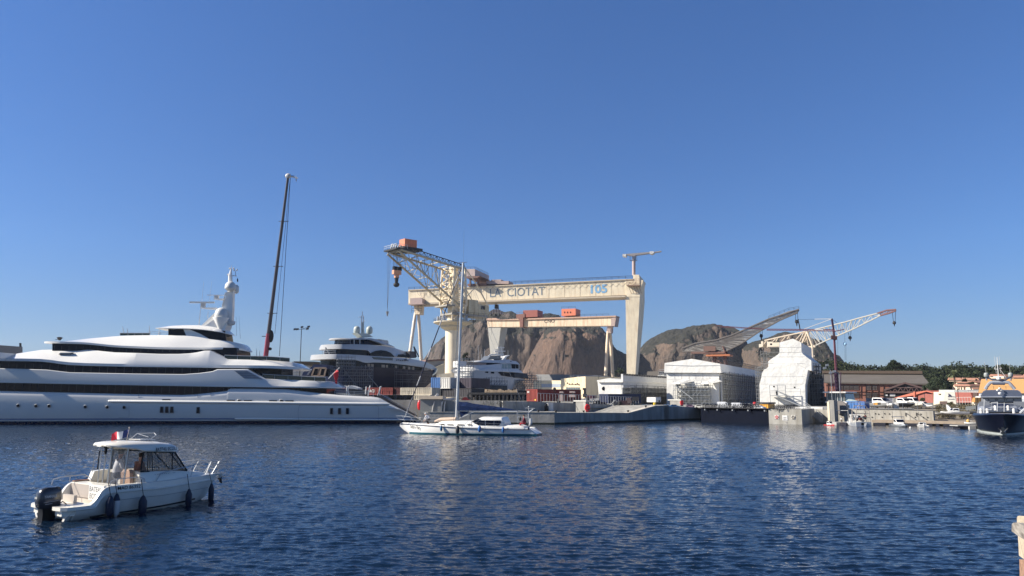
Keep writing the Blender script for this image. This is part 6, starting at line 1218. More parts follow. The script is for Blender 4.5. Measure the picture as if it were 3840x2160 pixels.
    b=MB(); b.bar(F.w(-.55,.23,.56),F.w(-.05,.23,.60),.006); b.bar(F.w(-.5,.225,.50),F.w(-.28,.225,.515),.008); part('cowling_stripe',b,mat('silver_lettering',(.5,.52,.55)),EN)
    b=MB(); b.loft([[F.w(a0,-w_,z),F.w(a0,w_,z),F.w(a1,w_,z),F.w(a1,-w_,z)] for z,a0,a1,w_ in ((.40,-.54,-.08,.15),(.2,-.52,-.08,.155),(-.05,-.52,-.14,.15),(-.35,-.46,-.2,.06),(-.6,-.44,-.22,.05))]); part('outboard_leg',b,BLACK,T)
    b=MB(); b.ob(F,-.22,.02,-.2,.2,.15,.45); b.bar(F.w(-.1,.2,.4),F.w(0,.42,.38),.04); b.tube([F.w(-.1,.15,.42),F.w(.0,.3,.55),F.w(.1,.38,.45)],.02,5); part('engine_bracket',b,DARK,T)
    # fenders hanging on the side
    fm=mat('navy_fender',(.012,.018,.045),.55,var=.15); fw=mat('white_fender',(.5,.5,.5),.4)
    for i,(x,y0,y1,rr,lab,m,tt) in enumerate(((1083,915,1165,44,'dark navy fender nearest the stern on the training boat side',fm,None),(1160,900,1160,38,'white fender with a navy cap beside the navy one on the training boat side',fw,None),(1458,912,1150,46,'dark navy fender below the registration number amidships',fm,None),(1990,838,1050,38,'dark navy fender under the forward cabin window',fm,None),(2250,775,995,35,'dark navy fender hanging at the bow of the training boat',fm,.42))):
        s0=F.sz(z2(x,y0),1.3)[0]
        for _ in range(4): t=(sint(HB,max(0,s0))+.13) if tt is None else tt+.1; s0,zt=F.sz(z2(x,y0),t)
        zb=F.sz(z2(x,y1),t)[1]; r=rr/3.0667/FPX*26.5*.95; t=t-.13+r+.03; h=zt-zb; FD=thing('fender',F.w(s0,t,zb),lab,'fender','fenders of the training boat')
        b=MB(); b.lathe([(.02,0),(r*.45,.04),(r,.14),(r,h-.2),(r*.5,h-.05),(.03,h)],F.w(s0,t,zb),16); part('fender_body',b,m,FD,50)
        if m is fw: b=MB(); b.lathe([(r*1.03,h-.2),(r*.55,h-.03),(.03,h+.02)],F.w(s0,t,zb),16); part('fender_cap',b,fm,FD,50)
        b=MB(); b.bar(F.w(s0,t,zt),F.w(s0-.02,min(t,sint(HB,min(s0,5.6))) ,interp(ZG,s0)+.12),.012); part('lanyard',b,BLACK,FD)
    # flag
    FL=thing('french_flag',F.w(2.2,0,2.4),'blue, white and red flag flying on the training boat roof','flag'); b=MB(); b.tube([F.w(2.2,0,2.39),F.w(2.27,0,2.84)],.012,6); b.ell(F.w(2.27,0,2.85),.03,.03,.03); part('flagpole',b,mat('pole_wood',(.5,.42,.35),.5),FL)
    for i,(c,nm) in enumerate((((.02,.04,.16),'blue_band'),((.75,.75,.75),'white_band'),((.65,.03,.06),'red_band'))):
        b=MB()
        def fn(u,v): d=(i+u)*.22; return F.w(2.26,0,2.78-.27*v-.13*((i+u)/3)**1.2)-Vector((1,.05,0))*d*.92+Vector((0,.05*math.sin(d*13+v),.02*math.sin(d*16)))
        b.grid(fn,[k/5 for k in range(6)],[k/4 for k in range(5)]); part(nm,b,mat('flag_'+nm,c,.8,var=.1),FL,fix=False).data.shade_smooth()
    person(F,2.0,.15-.25,.72,'sit',mat('white_shirt',(.62,.62,.64),.8),mat('grey_trousers',(.08,.08,.1),.8),'person in a white shirt sitting behind the glass door of the training boat',face=10)
    person(F,2.45,.45,.62,'sit',mat('rust_jacket',(.30,.12,.07),.8),mat('grey_trousers',(.08,.08,.1)),'person in a rust brown jacket at the helm of the training boat',face=0)
training_boat()
# ================= sailing yacht =================
def sail_yacht():
    F=Fr((-10.95,81.3),(2.6,77.4)); L=F.L
    T=thing('sailing_yacht',F.w(6.5,0,0),'white sailing yacht with a blue furled mainsail crossing in front of the grey pier','sailing yacht')
    HB=[(-.6,.03),(0,.28),(1.5,1.0),(3.5,1.65),(6,1.95),(9,1.9),(11.5,1.6),(13.2,1.3),(14.2,1.15)]
    SH=[(105,808),(400,829),(800,858),(1300,884),(1800,898),(2160,902)]
    a0,_=F.sz(z5(70,790),0); 
    def zsheer(s):
        px=None; lo,hi=100,2300
        for _ in range(18):
            m=(lo+hi)/2; q=F.sz(z5(m,interp(SH,m)),sint(HB,s))
            if q[0]<s: lo=m
            else: hi=m
        return F.sz(z5(lo,interp(SH,lo)),sint(HB,s))[1]
    s_end=F.sz(z5(2160,902),1.2)[0]; secs=[]; wl=[]; ss=[a0+.1,a0+.5,0,.6,1.3,2.2,3.5,5,7,9,10.5,12,s_end-.5,s_end]
    ZS={s:max(.5,zsheer(max(s,a0+.2))) for s in ss}
    for s in ss:
        h=sint(HB,s); zs=ZS[s]; f=max(0,min(1,(s-a0)/2.2)); zk=zs-.15-(zs+.45)*min(1,f**.8)
        fl=.55+.45*f
        secs.append([F.w(s,t,z) for t,z in ((.01,zk),(h*.6*fl,max(-.3,zk+.12)),(h*.86*fl,max(.0,zk+.3)),(h*.93*(fl*.5+.5),max(.22,zk+.4)),(h,zs-.02),(h-.02,zs+.13),(max(h-.1,0),zs+.14),(max(h-.12,0),zs+.06))])
        q=secs[-1]; secs[-1]=q+[F.w(s,-(p-F.o).dot(F.n),p.z) for p in reversed(q)]
    # reverse transom
    e=F.sz(z5(2290,1020),1.0)[0]; lastn=[]
    for t,z in ((.01,-.35),(.6,-.3),(1.0,-.02),(1.08,.12),(1.1,.18),(1.1,.2),(1.0,.2),(.98,.19)): lastn.append(F.w(e,t,z))
    secs.append(lastn+[F.w(e,-(p-F.o).dot(F.n),p.z) for p in reversed(lastn)])
    H=part('hull',MB().loft(secs),mat('sail_hull_white',(.80,.78,.73),.3,var=.03,coat=.3),T,35)
    def wlb(z0,z1_,off,nm,m):
        s2=[]
        for s in [a0+1.35,0.9,1.6,2.2,3.5,5,7,9,10.5,12,e-.5,e]:
            h=sint(HB,s); f=max(0,min(1,(s-a0)/2.2)); w_=h*.93*(.5*(.55+.45*f)+.5)+off
            w0=(h*.86*(.55+.45*f)+off)
            if s==e: w_=1.12;w0=1.05
            s2.append([F.w(s,w0,z0),F.w(s,w_,z1_),F.w(s,-w_,z1_),F.w(s,-w0,z0)])
        part(nm,MB().loft(s2),m,T)
    wlb(-.1,.17,.03,'teal_boot_stripe',mat('teal_antifouling',(.01,.11,.15),.5))
    b=MB()
    for sg in (1,-1): b.tube([F.w(s,sg*(sint(HB,s)+.005),ZS[s]-.03) for s in ss if s>=a0+.1],.045,4)
    part('navy_sheer_stripe',b,NAVY,T)
    text('Salty',Fr(F.w(.2,.42,0),F.w(1.1,.85,0)),Vector((.05,.64)),.05,.28,BLACK,T,width=.78,shear=.35,slope=-.04,bold=.01); text('Dog',Fr(F.w(1.0,.82,0),F.w(1.9,1.19,0)),Vector((.08,.59)),.05,.28,BLACK,T,width=.62,shear=.35,slope=-.04,bold=.01)
    dk=mat('deck_cream_white',(.72,.70,.65),.5,var=.04)
    def cab(sts,nm,m): return part(nm,MB().loft([sec(F,s,[(w_,z0),(w_-.06,z0+(z1_-z0)*.6),(w_-.2,z1_-.05),(w_*.45,z1_)],0) for s,w_,z0,z1_ in sts]),m,T,35)
    pz=lambda x,y,t=1.2:F.sz(z5(x,y),t)
    zd=lambda s:interp([(s_,ZS[s_]) for s_ in ss],s)+.04
    sA=pz(600,790)[0];sB=pz(1240,790)[0]
    cab([(sA,.5,zd(sA)-.1,zd(sA)+.08),(sA+.8,.95,zd(sA+.8)-.1,pz(800,775)[1]),(sA+2,1.2,zd(sA+2)-.1,pz(900,765)[1]),(sB,1.35,zd(sB)-.1,pz(1200,765)[1])],'coachroof',dk)
    s0=pz(1200,790,1.3)[0]; s1=pz(1400,700,1.1)[0]; s2=pz(1725,700,1.1)[0]; s3=pz(1762,850,1.3)[0]; zt=pz(1500,700,1.1)[1]
    cab([(s0,1.3,zd(s0)-.1,pz(1200,785)[1]),((s0+s1)/2,1.32,zd(s0)-.1,(pz(1200,785)[1]+zt)/2),(s1,1.36,zd(s1)-.1,zt),(s2,1.36,zd(s2)-.1,zt-.02),(s3,1.3,zd(s3)-.1,pz(1755,790)[1])],'doghouse',mat('white_paint',(.8,.8,.79)))
    for pts in ([(1240,782),(1335,728),(1372,742),(1290,795)],[(1292,803),(1382,758),(1447,757),(1447,836),(1335,830)],[(1465,757),(1590,757),(1590,838),(1465,835)],[(1602,757),(1695,757),(1710,795),(1680,840),(1602,840)]):
        b=MB(); b.fp(F,z5,pts,1.40,1.1); part('window',b,GLASS,T)
    for x0,x1 in ((715,775),(840,930),(1010,1105),(1170,1235)):
        b=MB(); b.fp(F,z5,[(x0,812 if x0<800 else 820),(x1,812 if x0<800 else 822),(x1,824 if x0<800 else 832),(x0,826 if x0<800 else 834)],1.36,.9); part('portlight',b,GLASS,T)
    cab([(s3,1.35,zd(s3)-.1,zd(s3)+.35),(s3+1.5,1.3,zd(s3+1.5)-.1,zd(s3)+.33),(s_end-.6,1.15,zd(s_end-.6)-.1,zd(s_end)+.22)],'cockpit_coaming',dk)
    b=MB(); b.fp(F,z5,[(1045,600),(1970,603),(1970,618),(1045,612)],.09,-.09); part('boom',b,mat('spar_silver',(.55,.55,.54),.35,metal=.4),T)
    # mast
    mt=F.pt((1737.3,986),0); mb_=F.pt(z5(990,800),0); b=MB(); b.tube([Vector((mb_.x,mb_.y,mb_.z-.3)),mt],[.15,.13],10); MS=part('mast',b,mat('spar_silver',(.55,.55,.54)),T,50)
    b=MB(); b.bar(mt,mt+Vector((.05,0,3.6)),.012); b.bar(mt+Vector((-.5,0,.05)),mt+Vector((.4,0,.08)),.04); part('masthead_aerial',b,ALU,MS)
    for f in (.36,.68):
        b=MB(); p=mb_+(mt-mb_)*f; b.bar(p-F.n*1.1,p+F.n*1.1,.04); part('spreader',b,mat('spar_silver',(.55,.55,.54)),MS)
    b=MB(); b.bar(F.pt(z5(963,700),1.2),mt,.02); b.bar(F.pt(z5(950,780),1.7),mb_+(mt-mb_)*.66+F.n*1,.02); b.bar(F.pt(z5(1035,760),1.7),mb_+(mt-mb_)*.66+F.n,.02); b.bar(F.pt(z5(905,700),-1.7),mt,.015); b.bar(F.pt(z5(2150,700),0),mt,.02); b.bar(mt,F.pt(z5(1970,600),0),.012); part('rigging',b,STEEL,T)
    # furled jib on the forestay, lower part with blue-white spiral
    fs=F.pt(z5(165,712),0); b=MB(); p1=fs+(mt-fs)*.13; p2=fs+(mt-fs)*.985; b.tube([p1]+[p1+(p2-p1)*(i/8) for i in range(1,9)],[.05,.06,.065,.065,.06,.06,.055,.05,.04],8); m=bpy.data.materials.new('furled_sail'); m.use_nodes=True; N=m.node_tree.nodes; Lk=m.node_tree.links
    tc=N.new('ShaderNodeTexCoord'); wv=N.new('ShaderNodeTexWave'); wv.bands_direction='Z'; wv.inputs['Scale'].default_value=.09; wv.inputs['Distortion'].default_value=3; Lk.new(tc.outputs['Object'],wv.inputs[0]); r=N.new('ShaderNodeValToRGB'); r.color_ramp.elements[0].position=.72; r.color_ramp.elements[1].position=.8; r.color_ramp.elements[0].color=(.012,.015,.04,1); r.color_ramp.elements[1].color=(.45,.45,.47,1); Lk.new(wv.outputs[0],r.inputs[0]); Lk.new(r.outputs[0],N['Principled BSDF'].inputs['Base Color']); N['Principled BSDF'].inputs['Roughness'].default_value=.8
    part('furled_jib',b,m,T,50)
    b=MB(); b.tube([fs,p1],[.05,.05],6); part('forestay',b,ALU,T)
    b=MB()
    for i in range(12): q=fs+(p1-fs)*(.35+i*.055); b.tube([q,q+(mt-fs).normalized()*.07],.062,6)
    part('spiral_bands',b,NAVY,T)
    # sail cover
    sc=mat('blue_sail_cover',(.006,.018,.065),.75,var=.35,scale=2.5,spec=.1)
    top=[(1030,452),(1090,462),(1160,460),(1260,485),(1400,505),(1560,525),(1700,545),(1850,570),(1930,588),(1965,600)]
    secs=[]
    for x,y in top:
        a,zt_=F.sz(z5(x,y),0); zb=F.sz(z5(x,600),0)[1]; zt_=max(zt_,zb+.03); w_=.06+.2*(1-(x-1030)/1000)
        secs.append([F.w(a,-w_,zb),F.w(a,w_,zb),F.w(a,w_*1.1,zb+(zt_-zb)*.5),F.w(a,.02,zt_),F.w(a,-.02,zt_),F.w(a,-w_*1.1,zb+(zt_-zb)*.5)])
    part('sail_cover',MB().loft(secs),sc,T)
    b=MB(); b.fp(F,z5,[(1042,612),(1210,612),(1120,665),(1065,712)],.05,-.05); part('sail_cover_flap',b,sc,T)
    b=MB(); b.bar(F.pt(z5(1000,740),0),F.pt(z5(1275,615),0),.05); part('vang_strut',b,ALU,T)
    # foredeck: rolled awning, rails, bow roller
    b=MB(); secs=[]
    for x,yb,yt in ((630,785,760),(720,780,716),(850,775,712),(968,765,708)): 
        a,zt_=F.sz(z5(x,yt),.6); zb=F.sz(z5(x,yb),.6)[1]; secs.append(sec(F,a,[(.45,zb),(.55,zb+(zt_-zb)*.5),(.35,zt_)],0))
    part('rolled_awning',MB().loft(secs),mat('peach_canvas',(.58,.44,.33),.85),T)
    b=MB(); b.tube([F.pt(z5(*p),.5) for p in ((150,750),(60,735),(22,685),(120,688),(250,705))],.022,5); b.tube([F.pt(z5(*p),-.5) for p in ((150,745),(60,735),(22,685),(120,684),(250,700))],.022,5); b.bar(F.pt(z5(125,688),.5),F.pt(z5(165,770),.5),.02); b.bar(F.pt(z5(255,705),.7),F.pt(z5(300,775),.7),.02); part('pulpit',b,ALU,T)
    b=MB(); pts=[(255,705,.8),(380,712,1.1),(700,718,1.6),(950,735,1.8),(1240,745,1.9),(1600,760,1.8),(1770,765,1.7),(2050,780,1.4)]
    for i,(x,y,t) in enumerate(pts): 
        p=F.pt(z5(x,y),t); b.bar(p,p-Vector((0,0,.62)),.015)
        if i: b.bar(F.pt(z5(*pts[i-1][:2]),pts[i-1][2]),p,.008); b.bar(F.pt(z5(*pts[i-1][:2]),pts[i-1][2])-Vector((0,0,.3)),p-Vector((0,0,.3)),.008)
    part('guard_rail',b,ALU,T)
    b=MB(); b.tube([F.pt(z5(*p),0) for p in ((40,800),(55,775),(110,790))],.09,6); part('bow_anchor',b,BLACK,T)
    # stern gear
    b=MB(); b.tube([F.pt(z5(*p),1.0) for p in ((2165,900),(2160,720),(2158,560))],.035,6); b.bar(F.pt(z5(2105,557),1),F.pt(z5(2258,565),1),.03); b.ell(F.pt(z5(2160,540),1),.09,.09,.07); b.tube([F.pt(z5(2170,625),1),F.pt(z5(2230,578),1)],[.1,.05],6); part('stern_pole',b,ALU,T)
    b=MB(); rail(b,[F.pt(z5(1975,800),1.2),F.pt(z5(2140,810),1.1)],1.2,.6,.02); rail(b,[F.pt(z5(1985,790),-1.2),F.pt(z5(2150,800),-1.1)],1.2,.6,.02); b.bar(F.pt(z5(1965,600),0),F.pt(z5(1990,800),.8),.015); part('pushpit',b,ALU,T)
    b=MB(); b.ell(F.pt(z5(2020,730),-1),.12,.1,.24); part('stern_locker',b,DARK,T)
    b=MB(); b.tube([F.pt(z5(*p),1.25) for p in ((2190,725),(2192,800),(2185,840))],[.12,.16,.1],8); part('white_float',b,mat('white_fender',(.5,.5,.5)),T)
    for x,yt,yb,r,lab,m in ((750,838,935,.13,'blue fender forward on the sailing yacht, left of the dark one',mat('blue_fender',(.012,.10,.22),.5)),(1013,838,975,.2,'large dark grey fender below the mast of the sailing yacht',mat('dark_fender',(.03,.03,.035),.5)),(1367,840,950,.16,'blue fender below the wheelhouse windows of the sailing yacht',mat('bright_blue_fender',(.02,.12,.35),.5)),(1745,858,962,.13,'blue fender aft on the sailing yacht, nearest the stern',mat('bright_blue_fender',(.02,.12,.35))),(2155,850,915,.09,'slim dark blue fender at the stern corner of the sailing yacht',NAVY)):
        s=F.sz(z5(x,yt),2.0)[0]; t=sint(HB,s)+r+.02; s,zt_=F.sz(z5(x,yt),t); zb=F.sz(z5(x,yb),t)[1]; h=zt_-zb
        FD=thing('fender',F.w(s,t,zb),lab,'fender','fenders of the sailing yacht'); b=MB(); b.lathe([(.02,0),(r*.5,.04),(r,.16),(r,h-.2),(r*.5,h-.04),(.02,h)],F.w(s,t,zb),14); part('fender_body',b,m,FD,50); b=MB(); b.bar(F.w(s,t,zt_),F.w(s,t-r,zt_+.45),.012); part('lanyard',b,BLACK,FD)
    p=F.sz(z5(545,800),.2); person(F,p[0],.2,zd(p[0])-.02,'crouch',mat('white_shirt',(.62,.62,.64)),mat('dark_trousers',(.02,.02,.03),.8),'person in a white top and hat crouching on the foredeck of the sailing yacht',face=180,hat=mat('white_hat',(.7,.7,.7),.8))
    p=F.sz(z5(2090,850),.6); person(F,p[0],.6,zd(p[0])+.05,'sit',mat('maroon_jacket',(.16,.02,.04),.8),mat('red_trousers',(.42,.03,.04),.8),'person in dark red jacket and red trousers sitting at the sailing yacht stern',face=175)
sail_yacht()
# ================= navy yacht on the hard =================
def navy_yacht():
    P0=P(1262,1350,163); F=Fr(P0,P0+Vector((.62,.785,0))*40); TC=-5
    T=thing('motor_yacht',F.w(15,TC,QZ),'dark navy hulled motor yacht with white decks standing in scaffolding left of the crane','motor yacht')
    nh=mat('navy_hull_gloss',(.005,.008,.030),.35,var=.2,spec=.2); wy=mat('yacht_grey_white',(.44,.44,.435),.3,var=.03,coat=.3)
    Z=lambda L:[z3(*p) for p in L]
    def lay(nm,top,bot,tt,tb,aft,m,bul=.1,bow=None,n=10):
        top=Z(top);bot=Z(bot); x0,x1=max(top[0][0],bot[0][0]),min(top[-1][0],bot[-1][0]); secs=[]
        a0,zb0=F.sz((x0,interp(bot,x0)),tb); zt0=F.sz((x0,interp(top,x0)),tt)[1]
        for i in range(n): 
            th=math.pi/2*(1-i/n); k=max(.05,math.cos(th)) if aft>0 else 1
            if aft<=0: break
            s=a0-aft*math.sin(th); secs.append(sec(F,s,[(TC+(tb-TC)*k,zb0),(TC+((tt+tb)/2+bul-TC)*k,(zb0+zt0)/2),(TC+(tt-TC)*k,zt0)],TC))
        for px in np.linspace(x0,x1,26):
            f=(px-x0)/(x1-x0); k=1 if not bow or f<bow else max(.04,1-((f-bow)/(1-bow))**1.7)
            a,zb=F.sz((px,interp(bot,px)),TC+(tb-TC)*k); zt=F.sz((px,interp(top,px)),TC+(tt-TC)*k)[1]; zt=max(zt,zb+.05)
            secs.append(sec(F,a,[(TC+(tb-TC)*k,zb),(TC+((tt+tb)/2+bul-TC)*k,(zb+zt)/2),(TC+(tt-TC)*k,zt)],TC))
        return part(nm,MB().loft(secs),m,T,40)
    lay('hull',[(1060,735),(1190,735),(1500,750),(1850,778),(1975,768)],[(1060,985),(1200,990),(1500,985),(1850,960),(1975,850)],0,-1.2,1.5,nh,.3,.55)
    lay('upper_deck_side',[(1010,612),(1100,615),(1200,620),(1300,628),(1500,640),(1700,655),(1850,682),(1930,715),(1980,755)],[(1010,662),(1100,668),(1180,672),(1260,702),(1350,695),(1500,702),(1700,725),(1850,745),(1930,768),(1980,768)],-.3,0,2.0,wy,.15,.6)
    lay('deck_glazing',[(1070,655),(1400,690),(1850,740)],[(1070,740),(1400,750),(1850,782)],-.4,-.4,.5,GLASS,0,.6)
    b=MB()
    for i,(x0,x1) in enumerate(((1285,1310),(1320,1345),(1425,1460),(1470,1490),(1560,1582),(1640,1662),(1690,1712),(1735,1755),(1850,1885))): y=708+(x0-1285)*.07; b.fp(F,z3,[(x0,y),(x1,y+1.5),(x1,y+30),(x0,y+29)],-.32,-.5)
    part('window_blinds',b,mat('beige_blinds',(.30,.24,.18),.6),T)
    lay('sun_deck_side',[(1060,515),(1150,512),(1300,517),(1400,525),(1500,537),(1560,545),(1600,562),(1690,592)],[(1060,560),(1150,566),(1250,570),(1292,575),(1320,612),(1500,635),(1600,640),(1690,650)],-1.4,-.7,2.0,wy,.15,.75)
    lay('upper_glazing',[(1080,550),(1290,560)],[(1080,622),(1290,630)],-1.2,-1.2,1.5,GLASS,0)
    b=MB(); arch=[(1308,612),(1330,595),(1370,578),(1420,572),(1470,578),(1520,600),(1552,632),(1552,640),(1308,622)]; b.fp(F,z3,arch,-.55,-.9); part('arched_window',b,GLASS,T)
    b=MB(); b.fp(F,z3,[(1335,640),(1540,652),(1535,680),(1345,664)],.0,-.3); part('grille',b,mat('grille_green_grey',(.06,.08,.08),.5),T)
    b=MB(); b.fp(F,z3,[(1590,640),(1600,615),(1640,612),(1690,625),(1700,650)],-.6,-.9); part('arched_window',b,GLASS,T)
    q0=F.sz(z3(1568,678),0); scribble(F,q0[0],q0[1],.08,4.2,.35,7,mat('dark_trim',(.06,.07,.09)),T); b=MB(); b.fp(F,z3,[(1660,660),(1680,660),(1680,680),(1660,680)],.1,-.1); part('hull_emblem',b,NAVY,T)
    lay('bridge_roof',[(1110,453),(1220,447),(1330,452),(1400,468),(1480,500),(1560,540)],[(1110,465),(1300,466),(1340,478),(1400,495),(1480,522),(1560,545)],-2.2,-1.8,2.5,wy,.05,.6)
    lay('bridge_glazing',[(1125,460),(1350,465),(1440,500)],[(1125,512),(1350,520),(1440,525)],-2.4,-2.0,1.2,GLASS,0,.6)
    b=MB()
    for x in (1148,1205): b.fp(F,z3,[(x,462),(x+6,462),(x+6,512),(x,512)],-1.9,-2.2)
    part('mullions',b,wy,T)
    b=MB(); b.fp(F,z3,[(1400,460),(1490,475),(1500,505),(1470,505),(1440,490)],-3,-7); part('upper_housing',b,wy,T)
    # mast & domes
    b=MB(); b.fp(F,z3,[(1180,398),(1290,405),(1340,440),(1240,445),(1215,425)],-4,-6); b.tube([F.pt(z3(1238,440),TC),F.pt(z3(1232,290),TC)],[.45,.3],8); part('mast_base',b,mat('greenish_white',(.40,.45,.43),.4),T)
    b=MB()
    for x in (1222,1244): b.bar(F.pt(z3(x,400),TC),F.pt(z3(x,225),TC),.12)
    for y in range(240,400,14): b.bar(F.pt(z3(1222,y),TC),F.pt(z3(1244,y),TC),.06)
    b.bar(F.pt(z3(1232,230),TC),F.pt(z3(1230,182),TC),.1); b.bar(F.pt(z3(1190,240),TC),F.pt(z3(1235,238),TC),.07); b.bar(F.pt(z3(1240,285),TC),F.pt(z3(1262,275),TC),.07); part('mast',b,mat('pale_spar',(.45,.47,.5),.4),T)
    for x,sg in ((1175,1),(1302,-1)):
        c=F.pt(z3(x,398),TC+sg*0); r=33/2.684/FPX*172; b=MB(); b.lathe([(r*.6,-.3),(r,.1),(r,r*1.15)]+[(r*math.cos(a),r*1.15+r*math.sin(a)) for a in (.35,.7,1.05,1.35)]+[(.02,r*2.15)],c,18); part('radar_dome',b,mat('dome_green_grey',(.42,.46,.42),.4),T,60)
        b=MB(); b.bar(c-Vector((0,0,.2)),F.pt(z3(1240,420),TC),.25,6); part('dome_arm',b,wy,T)
    b=MB(); b.bar(F.pt(z3(860,545),-4),F.pt(z3(900,610),-4),.15); b.tube([F.pt(z3(852,610),-5),F.pt(z3(852,580),-5)],[.3,.15],6); rail(b,[F.pt(z3(985,512),-4),F.pt(z3(1110,510),-1.5)],.9,1.5,.04); rail(b,[F.pt(z3(830,618),-5),F.pt(z3(960,612),-1)],.9,1.5,.04); part('deck_rails',b,STEEL,T)
    b=MB(); b.fp(F,z3,[(1705,582),(1765,585),(1772,650),(1712,645)],-3,-6); b.bar(F.pt(z3(1750,535),-3),F.pt(z3(1775,640),-3),.2); b.bar(F.pt(z3(1750,535),-3),F.pt(z3(1800,640),-3),.15); part('foredeck_crane',b,mat('dark_striped_cover',(.05,.05,.06),.6),T)
    b=MB(); b.tube([F.pt(z3(*p),-4.5) for p in ((1975,765),(1960,800),(1900,850),(1850,880))],[.5,.45,.35,.2],6); part('stem_guard',b,mat('stem_silver',(.5,.5,.45),.3,metal=.5),T)
    # cradle
    b=MB(); a0=F.sz(z3(1100,985),-1)[0]; a1=F.sz(z3(1850,960),-1)[0]
    for i in range(9): a=a0+(a1-a0)*i/8; b.ob(F,a-.4,a+.4,-8.5,-1.5,QZ,QZ+2.2)
    part('keel_blocks',b,mat('dark_blocks',(.06,.05,.045),.8),T)
    # scaffolding round the stern and along the hull
    ST_=thing('scaffolding',F.w(0,2,QZ),'dense steel scaffolding wrapped round the stern of the navy yacht','scaffolding')
    tm=mat('dull_steel',(.16,.165,.17)); V=Fr(P(1230,1400,152),P(1400,1400,156)); b=MB(); a0=V.sz(z3(890,900),0)[0]; a1,zt=V.sz(z3(1320,770),0); zt2=V.sz(z3(1000,670),0)[1]
    scaffold(b,V,a0,a1,QZ,zt,0,1.5,11,6,.055,.28,21); scaffold(b,V,a0+1.5,V.sz(z3(1140,700),0)[0],zt,zt2,0,1.5,5,3,.055,.25,22)
    b.bar(V.pt(z3(1280,810),1.6),V.pt(z3(1400,955),1.6),.1); b.bar(V.pt(z3(1040,760),1.6),V.pt(z3(1210,970),1.6),.08); part('tubes_and_boards',b,mat('mid_tube',(.2,.205,.21),.5,metal=.3),ST_)
    b=MB(); V2=Fr(F.w(8,1.2,0),F.w(34,1.2,0)); scaffold(b,V2,8,V2.L-4,QZ,QZ+7,0,.6,7,4,.03,.2,23); part('hull_side_scaffold',b,tm,ST_)
    # blue covered tender and shelter at its stern
    TB=thing('covered_boat',P(1180,1400,150),'covered boat with a pale orange framed cabin beside the navy yacht scaffold','boat'); TB.location.z=QZ; V=Fr(P(1130,1400,150),P(1240,1400,150))
    b=MB(); b.fp(V,z3,[(620,830),(640,790),(720,740),(740,715),(880,718),(880,760),(735,760),(700,830)],0,-5); part('cover',b,mat('blue_tarp',(.015,.03,.09),.6),TB)
    b=MB(); b.fp(V,z3,[(722,832),(750,752),(868,752),(848,832)],.1,-4); part('cabin_glass',b,GLASS,TB); b=MB()
    for p,q in (((722,832),(750,752)),((750,752),(868,752)),((868,752),(848,832)),((722,832),(848,832)),((790,752),(785,832)),((815,752),(798,832))): b.bar(V.pt(z3(*p),.2),V.pt(z3(*q),.2),.2 if p!=(790,752) else .1)
    part('cabin_frame',b,mat('peach_frame',(.6,.40,.25),.6),TB)
    for i in range(6): b=MB(); b.bar(V.pt(z3(672+i*6,820-i*10),.2),V.pt(z3(692+i*6,816-i*10),.2),.06); part('cover_strap',b,GREYW,TB)
navy_yacht()
